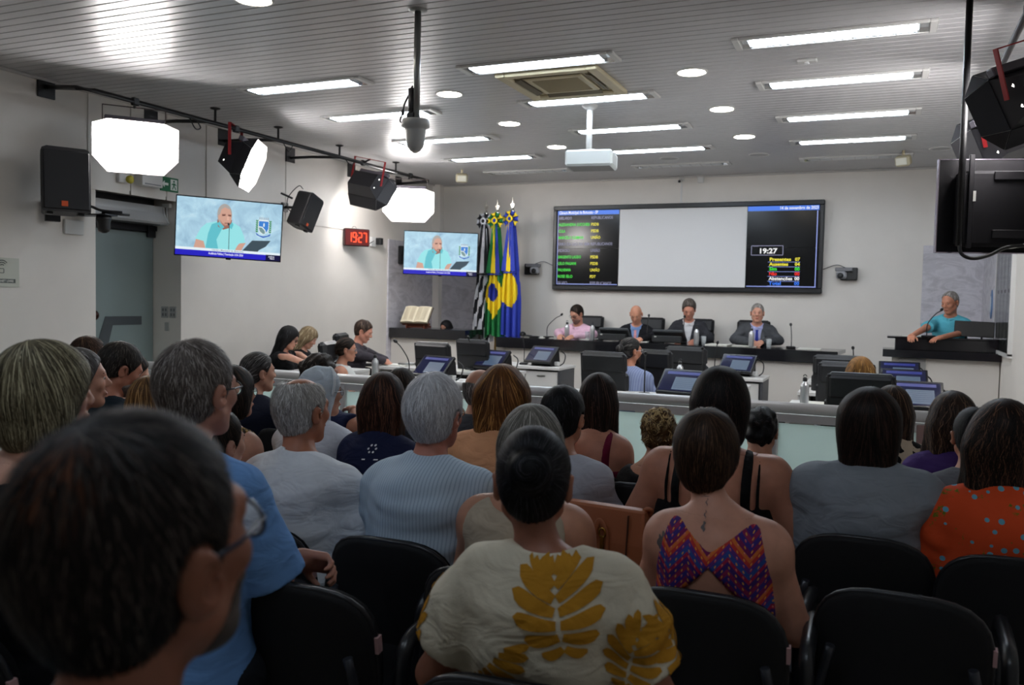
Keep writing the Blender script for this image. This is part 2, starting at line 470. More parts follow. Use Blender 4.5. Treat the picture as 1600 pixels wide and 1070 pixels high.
# ------------------------------------------------------------------ ceiling lights
M_TUBE = mat('lamp_tube', (240,246,255), .5, emit=(226,240,255), power=TUBE_POWER); M_TUBE_OFF = mat('lamp_tube_dark', (225,228,230), .4)
M_REFL = mat('lamp_reflector', (225,228,230), .18, metal=.9); M_LED = mat('downlight_lens', (255,252,245), .5, emit=(255,246,230), power=DOWNLIGHT_POWER)
M_LED_OFF = mat('downlight_lens_off', (178,178,178), .5)
def troffer(x, y, lit, label, first=None):
    if first: 
        return copy_thing(first, label, (x, y, ZC))
    r = thing('ceiling_light', label, 'light', (x,y,ZC), group='long louvred ceiling lights')
    fr = MB()
    for sx in (-1,1): fr.box((sx*.625, 0, -.011), (.05,.25,.022), bev=.005)
    for sy in (-1,1): fr.box((0, sy*.112, -.011), (1.20,.026,.022), bev=.005)
    fr.build('frame', M_WHITE, r)
    rf = MB(); rf.add([(-.6,-.10,-.018),(.6,-.10,-.018),(.6,-.06,-.002),(-.6,-.06,-.002),(-.6,.06,-.002),(.6,.06,-.002),(.6,.10,-.018),(-.6,.10,-.018)], [(0,1,2,3),(3,2,5,4),(4,5,6,7)]); rf.build('reflector', M_REFL, r)
    for s in (-1,1): MB().tube([(-.53,s*.045,-.013),(.53,s*.045,-.013)], .013, 10).build('tube', M_TUBE if lit else M_TUBE_OFF, r)
    for i in range(9): MB().box((-.54+i*.135,0,-.014), (.004,.19,.024)).build('louvre', M_REFL, r)
    return r
ROWS = (6.27, 7.51, 8.91, 10.22, 11.43); COLS = (-4.76, -2.555, -.403)
first_l = first_d = None
rown = ('first row from the audience', 'second row', 'third row', 'fourth row', 'last row before the podium wall'); coln = ('left column', 'middle column', 'right column')
for i, yy in enumerate(ROWS):
    for j, xx in enumerate(COLS):
        lit = i < 4; lab = '%s louvred ceiling light in the %s, %s' % ('lit' if lit else 'dark', coln[j], rown[i])
        if lit: o = troffer(xx, yy, True, lab, first_l); first_l = first_l or o
        else: o = troffer(xx, yy, False, lab, first_d); first_d = first_d or o
for yy, rn in ((1.0, 'added above the audience'),):  # unseen row, added to light the backs of the audience
    for xx, c_ in zip(COLS, coln): troffer(xx, yy, True, 'lit louvred ceiling light %s, %s' % (rn, c_), first_l)
def downlight(x, y, lit, label):
    r = thing('downlight', label, 'light', (x,y,ZC), group='round ceiling downlights')
    MB().lathe([(.128,0),(.128,-.006),(.118,-.011),(.108,-.008),(.108,0)], seg=32).build('ring', M_WHITE, r)
    MB().lathe([(.108,-.005),(.06,-.006),(0,-.006)], seg=32).build('lens', M_LED if lit else M_LED_OFF, r)
for x, y, lit, lab in ((-3.70,4.36,1,'lit round downlight cut off by the top edge of the view'),(-3.68,6.96,1,'lit round downlight left of the air conditioner, nearest of the left line'),(-3.68,8.31,1,'lit round downlight second in the left line'),(-3.68,9.73,1,'lit round downlight third in the left line behind the projector'),
    (-1.485,6.93,1,'lit round downlight right of the air conditioner, nearest of the right line'),(-1.485,8.31,1,'lit round downlight second in the right line'),(-1.485,9.73,1,'lit round downlight third in the right line'),
    (-1.485,10.95,0,'unlit round downlight at the far end of the right line'),(-2.589,10.91,0,'unlit round downlight between the two lines near the podium wall'),(.524,11.1,0,'unlit round downlight near the right wall')): downlight(x, y, lit, lab)
# air conditioner
ac = thing('air_conditioner', 'beige square ceiling cassette air conditioner between two ceiling lights', 'air conditioner', (-2.56,6.88,ZC))
fr = MB()
for s in (-1,1): fr.box((s*.39,0,-.02), (.10,.88,.04), bev=.012); fr.box((0,s*.39,-.02), (.70,.10,.04), bev=.012)
fr.box((0,0,-.006), (.70,.70,.012)); fr.build('panel', M_CREAM, ac)
for s in (-1,1):
    MB().box((s*.305,0,-.030), (.055,.50,.006), R=roty(s*.35)).build('louvre', mat('ac_louvre', (96,88,70), .6), ac); MB().box((0,s*.305,-.030), (.50,.055,.006), R=rotx(-s*.35)).build('louvre', MATS['ac_louvre'], ac)
MB().box((0,0,-.022), (.50,.50,.020), bev=.008).build('grille_frame', M_CREAM, ac)
for i in range(18): MB().box((0,-.195+i*.023,-.034), (.40,.008,.006)).build('grille_slat', mat('ac_grille', (158,148,120), .6), ac)
# pole camera
pc = thing('dome_camera', 'white dome camera hanging on a long steel pole with loose cables', 'camera', (-2.822,4.886,ZC)); M_STEEL = mat('steel', (150,152,150), .3, metal=.8); M_BLACK = mat('black_plastic', (24,24,26), .4); M_DARK = mat('dark_metal', (38,38,42), .45, metal=.3)
MB().lathe([(.06,0),(.06,-.008),(.03,-.014),(0,-.014)]).build('ceiling_plate', M_STEEL, pc)
MB().tube([(0,0,-.01),(0,0,-.70)], .022, 14).build('pole', M_STEEL, pc)
MB().tube([(-.03,0,-.50),(-.03,0,-.68)], .028, 10).box((-.03,0,-.70), (.06,.06,.10), bev=.01).build('bracket', M_BLACK, pc)
MB().lathe([(0,-.70),(.085,-.70),(.092,-.715),(.092,-.745),(.07,-.755),(.066,-.77),(.062,-.83),(.05,-.875),(.028,-.90),(0,-.905)], (-.005,0,0), 26).build('housing', mat('grey_plastic', (176,178,176), .35), pc)
MB().lathe([(.022,-.902),(.012,-.912),(0,-.914)], (-.005,0,0), 16).build('lens', mat('lens_highlight', (250,250,240), .15), pc)  # bright highlight on the lens painted in as its white colour
MB().tube(smooth_path([(-.03,0,-.50),(-.09,.01,-.58),(-.10,0,-.64),(-.12,.0,-.70),(-.08,0,-.72)]), .006, 6).tube(smooth_path([(-.03,.01,-.48),(-.05,.02,-.50),(-.03,.03,-.62),(-.10,.02,-.70)]), .006, 6).ell((-.10,0,-.645), (.012,.012,.022)).build('cable', M_BLACK, pc)
# projector
pj = thing('projector', 'white ceiling projector on a short white pole with flared mount', 'projector', (-2.625,7.80,ZC)); RP = rotz(math.radians(8))
MB().lathe([(.075,0),(.072,-.012),(.045,-.035),(.022,-.045),(0,-.045)]).build('mount', M_WHITE, pj)
MB().tube([(0,0,-.04),(0,0,-.42)], .028, 12).build('pole', M_WHITE, pj)
MB().box((0,0,-.43), (.16,.16,.02), bev=.005).build('plate', M_WHITE, pj)
pb = MB().box((.03,.0,-.515), (.44,.36,.15), R=RP, bev=.018).build('projector_body', mat('projector_white', (205,212,212), .4), pj)
MB().box((.03,-.01,-.592), (.40,.32,.004), R=RP).build('base', mat('projector_grey', (150,152,152), .5), pj)
for i in range(7): MB().box(np.array((.03,0,-.515))+RP@np.array((.2215,-.11+i*.036,0)), (.004,.022,.10), R=RP).build('vent_slat', mat('vent_grey', (165,168,168), .5), pj)
MB().lathe([(.05,0),(.05,.03),(.038,.04),(0,.03)], np.array((.03,0,-.515))+RP@np.array((.08,.17,0)), 20, R=rotx(-math.pi/2)).build('lens', M_BLACK, pj)
# small ceiling things
for x, y, rz, lab in ((-5.62,11.05,.5,'cream emergency floodlight under the ceiling at the left, by the wall corner'),(.134,11.13,-.4,'cream emergency floodlight under the ceiling at the right')):
    r = thing('floodlight', lab, 'light', (x,y,ZC), rz); MB().tube([(0,0,0),(0,0,-.07)], .016, 10).build('stem', M_CREAM, r)
    MB().box((0,0,-.12), (.17,.10,.12), R=rotx(.4), bev=.02).build('lamp_housing', M_CREAM, r); MB().box((0,-.055,-.135), (.13,.01,.085), R=rotx(.4), bev=.004).build('glass', mat('milky_glass', (215,212,196), .2), r)
r = thing('smoke_detector', 'small white smoke detector on the ceiling right of the air conditioner', 'detector', (-.605,6.85,ZC)); MB().box((0,0,-.012), (.15,.07,.024), bev=.008).build('case', M_WHITE, r); MB().lathe([(.02,-.024),(.018,-.034),(0,-.036)], seg=14).build('sensor', M_WHITE, r)
# ------------------------------------------------------------------ black lighting rail with studio lights on the left
rail = thing('lighting_rail', 'long black pipe rail with wall brackets under the left ceiling', 'rail', (-6.2,8,3.25))
MB().tube([(XL+.02,5.35,3.33),(-6.26,5.20,3.245)]+[(-6.2,5.32,3.245),(-6.2,10.95,3.27),(-6.2,11.1,3.27),(-6.25,11.2,3.27),(XL+.02,11.3,3.27)], .021, 10).build('pipe', M_BLACK, rail, world=True)
for yb in (5.35,6.52,7.55,8.72,10.05,11.3):
    MB().box((XL+.012,yb,3.29 if yb > 5.5 else 3.33), (.02,.17,.19), bev=.003).build('wall_plate', M_BLACK, rail, world=True)
    if 5.5 < yb < 11.2: MB().tube([(XL+.02,yb,3.25),(-6.5,yb+.02,3.25),(-6.2,yb+.16,3.255)], .018, 8).build('bracket_arm', M_BLACK, rail, world=True)
for yb in (6.75,7.72,8.88,10.2): MB().tube([(-6.2,yb,3.27),(-6.2,yb,3.40)], .012, 8).lathe([(.05,0),(.05,-.008),(.015,-.02)], (-6.2,yb,3.40), 14).build('ceiling_hanger', M_BLACK, rail, world=True)
for q in (((-6.2,6.4,3.24),(-6.17,6.45,3.14),(-6.2,6.55,3.17),(-6.21,6.5,3.24)), ((-6.2,7.8,3.25),(-6.18,7.88,3.16),(-6.2,7.98,3.25)), ((-6.2,9.0,3.25),(-6.18,9.1,3.19),(-6.2,9.2,3.25))): MB().tube(smooth_path(q), .006, 6).build('cable_loop', M_BLACK, rail, world=True)
M_FLAP = mat('barn_door_inner', (232,232,228), .38); M_BOX = mat('lamp_black', (34,33,37), .5); M_RED = mat('red_yoke', (150,28,32), .45)
M_SOFT = mat('softbox_lamp', (255,255,255), .5, emit=(255,250,248), power=SOFTBOX_POWER); M_HOLE = mat('vent_glow', (255,250,240), .5, emit=(255,248,240), power=6)
def facing(d, roll=0.0):
    f = unit(d); x = unit(np.cross(f, (0,0,1.))); z = np.cross(x, f); R = np.stack([x, f, z], 1); return R@roty(roll)
def soft_light(pos, d, label, roll=0.0, yoke='red', sc=1.0, flap=(.62,.62,.62,.62), hang=None):
    """housing opens along +y; flaps: right, left, top, bottom opening angles"""
    R = facing(d, roll); r = thing('studio_light', label, 'light', pos, R=R, group='studio softlights with barn doors')
    W, Hh, Dp = .235*sc, .165*sc, .16*sc
    h = MB(); b = .16*sc
    h.add([(-W,0,-Hh),(W,0,-Hh),(W,0,Hh),(-W,0,Hh),(-W*.8,-Dp,-Hh*.62),(W*.8,-Dp,-Hh*.62),(W*.8,-Dp,Hh*.62),(-W*.8,-Dp,Hh*.62)], [(0,1,5,4),(1,2,6,5),(2,3,7,6),(3,0,4,7),(4,5,6,7)]); h.build('housing', M_BOX, r)
    MB().add([(-W*.96,-.012,-Hh*.96),(W*.96,-.012,-Hh*.96),(W*.96,-.012,Hh*.96),(-W*.96,-.012,Hh*.96)], [(3,2,1,0)]).build('lamp_panel', M_SOFT, r)
    for i in range(4): MB().tube([(-W*.93,.004,-Hh*.7+i*Hh*.46),(W*.93,.004,-Hh*.7+i*Hh*.46)], .008*sc, 8).build('lamp_tube', M_SOFT, r)
    def door(nm, a, bb, out, ang, ln, cut):
        a = np.array(a, float); bb = np.array(bb, float); out = np.array(out, float); e = unit(bb-a)
        dv = out*math.sin(ang)+np.array((0,1.,0))*math.cos(ang); nrm = np.cross(e, dv); nrm = nrm/np.linalg.norm(nrm)*.003
        q = [a, bb, bb+dv*ln-e*cut, a+dv*ln+e*cut]
        if np.dot(nrm, out) < 0: nrm = -nrm
        DQ[nm] = q
        d_ = MB(); d_.add([p-nrm*.0 for p in q], [(0,1,2,3)], 0); d_.add([p+nrm*2 for p in q], [(0,1,2,3)], 1)
        for i in range(4): j = (i+1)%4; d_.add([q[i], q[j], q[j]+nrm*2, q[i]+nrm*2], [(0,1,2,3)], 1)
        o = d_.build('barn_door', [M_FLAP, M_BOX], r)
        MB().tube([a*.55+bb*.45+dv*.0-nrm*1.5, a*.55+bb*.45+dv*ln-nrm*1.5], .0028, 5).build('stay_wire', mat('wire_grey', (110,110,112), .4), o)
    Lw = .155*sc; DQ = {}
    door('r', (W,0,-Hh), (W,0,Hh), (1,0,0), flap[0], Lw, .035); door('l', (-W,0,-Hh), (-W,0,Hh), (-1,0,0), flap[1], Lw, .035)
    door('t', (-W,0,Hh), (W,0,Hh), (0,0,1), flap[2], Lw*.9, .02); door('b', (-W,0,-Hh), (W,0,-Hh), (0,0,-1), flap[3], Lw*.95, .02)
    for a_, i_, b_, j_ in (('r',(1,2),'t',(1,2)),('l',(1,2),'t',(0,3)),('r',(0,3),'b',(1,2)),('l',(0,3),'b',(0,3))):
        p_ = [DQ[a_][i_[0]], DQ[a_][i_[1]], DQ[b_][j_[1]]]; gs = MB().add(p_, [(0,1,2)], 0); mid_ = np.array(p_).mean(0); o_ = mid_*np.array((1,0,1)); o_ = unit(o_)*.004; gs.add([v_+o_ for v_ in p_], [(0,1,2)], 1).build('corner_gusset', [M_FLAP, M_BOX], r)
    MB().box((0,-.03*sc,Hh+.028), (2*W,.05,.05), bev=.006).build('ballast', mat('ballast_grey', (92,88,96), .5), r)
    for s in (-1,1):
        for zz in (-.5,.5): MB().lathe([(.016,0),(0,.003)], (s*W*.86,-.1*sc,zz*Hh*.8), 10, R=roty(s*math.pi/2)).build('vent_hole', M_HOLE, r)
    my = M_RED if yoke == 'red' else mat('brown_yoke', (70,58,56), .5)
    up = R.T@np.array((0,0,1.)); up = unit(up-np.array((up[0],0,0)))
    y = MB(); th = .012 if yoke == 'red' else .005
    top = up*(Hh+.14*sc)+np.array((0,-.07,0))
    for s in (-1,1): y.box(np.array((s*(W+.014),0,0))*1.0+(np.array((0,-.07,0))+top)/2, (.008,.03 if yoke == 'red' else .010,np.linalg.norm(top-np.array((0,-.07,0)))), R=facing_z(top-np.array((0,-.07,0))))
    y.box(top, (2*W+.036,.03 if yoke == 'red' else .010,.008), R=facing_z(up)); y.build('yoke', my, r)
    if hang is not None:
        hp = R.T@(np.array(hang)-np.array(pos)); mid = top
        MB().tube([mid, hp], .012, 8).build('hanger', M_BLACK, r); MB().box(hp, (.05,.07,.07), R=R.T, bev=.01).build('clamp', M_BLACK, r)
    return r
def facing_z(d):
    z = unit(d); x = unit(np.array((1.,0,0))-z*z[0]); return np.stack([x, np.cross(z, x), z], 1)
soft_light((-6.2,5.75,2.88), (1.0,-.80,-.12), 'blazing white softlight, nearest on the left rail above the loudspeaker', yoke='thin', sc=1.05, flap=(.70,.70,.05,.70), hang=(-6.2,5.75,3.245))
soft_light((-6.18,7.12,2.93), (.86,.46,-.40), 'black softlight on red yoke turned away, above the big television', sc=1.05, hang=(-6.2,7.05,3.25))
soft_light((-6.15,9.45,2.97), (-.02,.86,-.52), 'black softlight seen from behind, shining on the wall above the red clock', sc=1.0, roll=.25, hang=(-6.2,9.4,3.265))
soft_light((-6.2,10.55,2.90), (.50,-.85,-.10), 'blazing white softlight at the far end of the left rail', yoke='thin', sc=1.05, flap=(.75,.75,.05,.75), hang=(-6.2,10.6,3.27))
# right rail with two lights
rr = thing('lighting_rail', 'black pipe rail along the right wall above the hanging television', 'rail', (.62,5,3.2))
MB().tube([(XR-.02,3.6,3.20),(.66,3.8,3.2),(.66,8.4,3.2),(XR-.02,8.6,3.2)], .021, 10).build('pipe', M_BLACK, rr, world=True)
for yb in (3.6,8.6): MB().box((XR-.012,yb,3.2), (.02,.17,.19), bev=.003).build('wall_plate', M_BLACK, rr, world=True)
soft_light((.70,5.62,2.76), (-.55,.80,-.22), 'black softlight with red yoke nearest the camera at the right, seen from behind', sc=.92, roll=-.35, hang=(.66,5.5,3.2))
soft_light((.72,7.0,2.74), (-.60,.75,-.20), 'black softlight with glowing slit just above the hanging television', sc=.95, roll=-.35, hang=(.66,6.9,3.2))
# ------------------------------------------------------------------ glass door in the recess
dr = thing('door_1', None, None, (DX,(D0+D1)/2,0)); tag(dr, kind='structure')
M_FROST = mat('frosted_door', (128,142,142), .35, spec=.4)
MB().box((DX,D1-.46,1.10), (.012,.90,2.16)).build('door_glass', M_FROST, dr, world=True)
MB().box((DX+.012,(D0+D1)/2,2.235), (.035,D1-D0,.075)).build('door_track', M_DARK, dr, world=True)
MB().box((DX+.03,D1-.06,2.20), (.04,.10,.13), bev=.006).box((DX+.03,D1-.02,2.23), (.05,.05,.05)).build('hinge', M_DARK, dr, world=True)
MB().ell((DX+.075,D1-.83,1.315), (.055,.055,.055), seg=18).tube([(DX,D1-.83,1.315),(DX+.05,D1-.83,1.315)], .02, 12).build('door_knob', mat('bronze_knob', (62,36,30), .22, metal=.6), dr, world=True)
MB().prism([(0,0),(.46,0),(.46,-.09),(.09,-.09),(.03,-.30),(-.11,-.30)], .003, (DX+.010,D1-.63,1.30), (0,1,0), (0,0,1)).build('grey_strip', mat('door_strip', (66,72,76), .5), dr, world=True)
tag(MB().box((DX-.06,(D0+D1)/2,1.27), (.06,D1-D0,2.54)).build('wall_recess', mat('recess_paint', (92,96,98), .7)), kind='structure')
tag(MB().box((DX+.005,(D0+D1)/2,2.41), (.01,D1-D0,.27)).build('trim_5', mat('transom', (58,58,62), .5)), kind='structure')
acn = thing('air_curtain', 'grey curved air curtain mounted over the glass door', 'air curtain', (DX,6.42,2.3))
prf = [(0,.0),(.21,.0),(.235,.02),(.20,.06),(.17,.12),(.165,.19),(.0,.19)]
MB().prism([(p[0], p[1]) for p in prf], 1.0, (DX+.02,6.90,2.265), (1,0,0), (0,0,1), sm=False).build('cover', mat('air_curtain_grey', (186,188,190), .35), acn, world=True)
MB().box((DX+.12,6.42,2.262), (.14,.86,.006)).build('outlet', mat('outlet_dark', (70,72,74), .5), acn, world=True)
for s in (6.0,6.4): MB().box((DX+.236,s,2.285), (.004,.08,.018)).build('badge', M_DARK, acn, world=True)
for yy in (5.90,6.90): MB().prism([(p[0]*1.06-.005, p[1]*1.05-.005) for p in prf], .02, (DX+.02,yy+.01,2.265), (1,0,0), (0,0,1)).build('end_cap', mat('air_curtain_cap', (205,206,208), .4), acn, world=True)
# emergency light box, exit sign, bits above the door
eb = thing('emergency_light_box', 'white emergency lighting box beside the green exit sign', 'box', (XL,6.52,2.58)); MB().box((XL+.07,6.44,2.70), (.11,.26,.20), bev=.006).build('case', M_WHITE, eb, world=True)
MB().box((XL+.128,6.47,2.755), (.004,.15,.03), bev=.001).build('badge', mat('badge_grey', (130,134,140), .4), eb, world=True); MB().box((XL+.128,6.44,2.62), (.004,.20,.01)).build('seam', mat('badge_grey', (130,134,140)), eb, world=True)
yc = thing('junction_box', 'small white junction box with yellow cap over the door', 'box', (XL,6.17,2.62)); MB().box((XL+.035,6.13,2.67), (.045,.07,.13), bev=.006).build('case', M_WHITE, yc, world=True); MB().lathe([(.035,0),(.04,.03),(.02,.045),(0,.045)], (XL+.06,6.20,2.64), 14, R=roty(math.pi/2)).build('cap', mat('yellow_cap', (188,176,60), .5), yc, world=True)
ex = thing('exit_sign', 'green exit sign with white arrow and running figure beside emergency box', 'sign', (XL,6.75,2.67)); M_SGN = mat('sign_green', (22,104,66), .5); M_SGW = mat('sign_white', (225,232,226), .5)
MB().box((XL+.02,6.755,2.665), (.012,.24,.145), bev=.002).build('board', M_SGN, ex, world=True)
sg = MB(); U = (0,1,0); V = (0,0,1); O = (XL+.028,6.755,2.665)
def sgn(poly): sg.prism(poly, .001, O, U, V)
sgn([(-.105,0),(-.07,.035),(-.07,.012),(-.02,.012),(-.02,-.012),(-.07,-.012),(-.07,-.035)]); sgn([(.01,-.055),(.10,-.055),(.10,.055),(.01,.055)]); sg.build('pictogram', M_SGW, ex, world=True)
sg = MB(); O = (XL+.0295,6.755,2.665)
for p in ([(.045,.025),(.065,.025),(.065,.045),(.045,.045)], [(.04,.018),(.07,.018),(.062,-.012),(.045,-.012)], [(.045,-.012),(.056,-.012),(.040,-.048),(.028,-.045)], [(.055,-.012),(.066,-.012),(.078,-.03),(.085,-.048),(.074,-.048)], [(.068,.016),(.088,.000),(.084,-.008),(.064,.006)], [(.042,.016),(.022,.004),(.026,-.004),(.046,.006)]): sgn(p)
sg.build('running_figure', M_SGN, ex, world=True)
wb = thing('wireless_sensor', 'tiny white door sensor in the recess above the return wall', 'sensor', (DX+.2,D1-.02,2.42)); MB().box((DX+.22,D1-.03,2.47), (.11,.04,.045), bev=.006).build('case', M_WHITE, wb, world=True)
MB().tube(smooth_path([(DX+.22,D1-.03,2.45),(DX+.215,D1-.02,2.36),(DX+.23,D1-.02,2.28)]), .006, 6).build('cable', M_WHITE, wb, world=True)
so = thing('switch_plate', 'white double switch plate on the grey door return', 'switch', (DX+.2,D1,1.3))
for i, xx in enumerate((DX+.17,DX+.285)):
    pl = MB().box((xx,D1-.006,1.345), (.10,.012,.12), bev=.004).build('plate', mat('switch_white', (172,172,170), .5), so, world=True)
    for a in (-1,1):
        for c in (-1,1):
            MB().box((xx+a*.02,D1-.013,1.345+c*.025), (.02,.006,.03), bev=.002).build('rocker', mat('rocker_grey', (120,122,124), .4), pl, world=True)
MB().box((DX+.2,D1-.006,1.19), (.06,.01,.09), bev=.003).build('blank_plate', MATS['switch_white'], so, world=True)
sn = thing('wall_notice', 'white paper notice with wireless symbol on the left wall at the edge of the view', 'notice', (XL,4.93,1.7)); O = (XL+.005,4.95,1.695)
MB().box(O, (.004,.27,.245)).build('sheet', mat('notice_paper', (196,198,186), .6), sn, world=True); sg = MB(); O = (XL+.0078,4.95,1.695)
for r0 in (.02,.038,.056): sg.tube([(O[0], O[1]-.02+math.cos(a)*r0, O[2]+.045+math.sin(a)*r0) for a in np.linspace(.7,2.44,9)], .004, 4)
sgn([(-.12,-.09),(.10,-.09),(.10,-.055),(-.12,-.055)]); sg.box((O[0],O[1]-.05,O[2]-.005), (.002,.09,.006)).box((O[0],O[1]-.05,O[2]+.03), (.002,.09,.006)).box((O[0],O[1]-.005,O[2]+.012), (.002,.006,.035)); sg.build('wifi_symbol', mat('print_grey', (92,96,92), .6), sn, world=True)
sg = MB(); put_text(sg, 'INTERNET LIVRE', .026, (XL+.0100,4.83+.01,1.614), (0,1,0), (0,0,1)); sg.build('lettering', mat('paper', (222,222,214)), sn, world=True)
# ------------------------------------------------------------------ marble panels
M_MARB = mat('marble', (150,146,152), .4); t = NT(M_MARB); o = t.obj(); nz = t.n('ShaderNodeTexNoise', i_Vector=t.mapping(o, (1.1,1.1,2.4)), i_Scale=2.2, i_Detail=8, i_Roughness=.65, i_Distortion=1.6)
f2 = t.noise(t.mapping(o, (1,1,5)), 3.5, 6, .7); c = t.ramp(nz.outputs['Fac'], [(.30,(150,146,154)),(.46,(176,173,180)),(.54,(200,197,203)),(.70,(170,167,176))]); t.color(t.mix(t.math('MULTIPLY', f2, .55), c, (214,212,218)))
for nm, c, d, lab in (('a', (XL+.012,(11.03+YB)/2,1.25), (.024,YB-11.03,2.34), 'grey marble cladding on the left wall behind the book'), ('b', ((XL-6.04)/2,YB-.012,1.28), (XL*-1-6.04,.024,2.44), 'grey marble cladding on the end wall behind the small television'),
        ('c', ((.44+XR)/2,YB-.012,1.2), (XR-.44,.024,2.36), 'grey marble cladding behind the speaker'), ('d', (XR-.012,(11.1+YB)/2,1.2), (.024,YB-11.1,2.36), 'grey marble cladding on the right side wall')):
    tag(MB().box(c, d, bev=.003).build('wall_cladding', M_MARB), lab, 'cladding', kind='structure')

# ------------------------------------------------------------------ screens
def emis(name, c, p=1.0): return mat(name, tuple(int(x*.15) for x in c), .35, emit=c, power=p)
M_BEZ = mat('tv_bezel', (14,14,18), .25)
def layer(mb_by, O, U, V, N, lift):
    return lambda poly, m: mb_by.setdefault(m.name, (MB(), m))[0].add([O+U*p[0]+V*p[1]+N*lift[0] for p in poly], [tuple(range(len(poly)))]) 
def oval(cx, cy, rx, ry, n=20, a0=0, a1=2*math.pi): return [(cx+rx*math.cos(a0+(a1-a0)*i/n), cy+ry*math.sin(a0+(a1-a0)*i/n)) for i in range(n)]
def crest(P, cx, cy, s):
    """municipal arms: mural crown, shield, leaves, ribbon"""
    for i in range(5): P([(cx+s*(-.16+.08*i-.025), cy+s*.30),(cx+s*(-.16+.08*i+.025), cy+s*.30),(cx+s*(-.16+.08*i+.03), cy+s*.40),(cx+s*(-.16+.08*i-.03), cy+s*.40)], emis('arms_silver', (168,186,200)))
    P([(cx-s*.19,cy+s*.25),(cx+s*.19,cy+s*.25),(cx+s*.17,cy+s*.30),(cx-s*.17,cy+s*.30)], emis('arms_white', (225,236,240)))
    sh = [(-.19,.24),(.19,.24),(.19,-.05),(.12,-.20),(0,-.28),(-.12,-.20),(-.19,-.05)]
    P([(cx+s*x*1.14,cy+s*(y*1.1)) for x, y in sh], emis('arms_white', (225,236,240)))
    P([(cx+s*x,cy+s*y) for x, y in sh], emis('arms_blue', (62,128,208)))
    P([(cx-s*.19,cy-s*.02),(cx-s*.06,cy-s*.02),(cx+s*.06,cy-s*.14),(cx+s*.08,cy-s*.24),(cx,cy-s*.28),(cx-s*.12,cy-s*.20),(cx-s*.19,cy-s*.05)], emis('arms_field', (120,150,150)))
    P([(cx-s*.19,cy+s*.02),(cx-s*.05,cy+s*.02),(cx+s*.08,cy-s*.12),(cx+s*.10,cy-s*.22),(cx+s*.07,cy-s*.24),(cx+s*.05,cy-s*.14),(cx-s*.07,cy-s*.02),(cx-s*.19,cy-s*.02)], emis('arms_white', (225,236,240)))
    P(oval(cx+s*.01,cy+s*.09,s*.03,s*.09,8), emis('arms_white', (225,236,240)))
    for d in (-1,1):
        for i in range(6):
            a = cy+s*(.24-.085*i)
            for e in (-1,1): P([(cx+d*s*.26,a-s*.05),(cx+d*s*.26+e*s*.05,a),(cx+d*s*.26+e*s*.035,a+s*.05),(cx+d*s*.26,a+s*.015)], emis('arms_green', (66,140,84)))
    P([(cx-s*.30,cy-s*.24),(cx-s*.15,cy-s*.34),(cx,cy-s*.37),(cx+s*.15,cy-s*.34),(cx+s*.30,cy-s*.24),(cx+s*.26,cy-s*.34),(cx,cy-s*.44),(cx-s*.26,cy-s*.34)], emis('arms_ribbon', (60,104,190)))
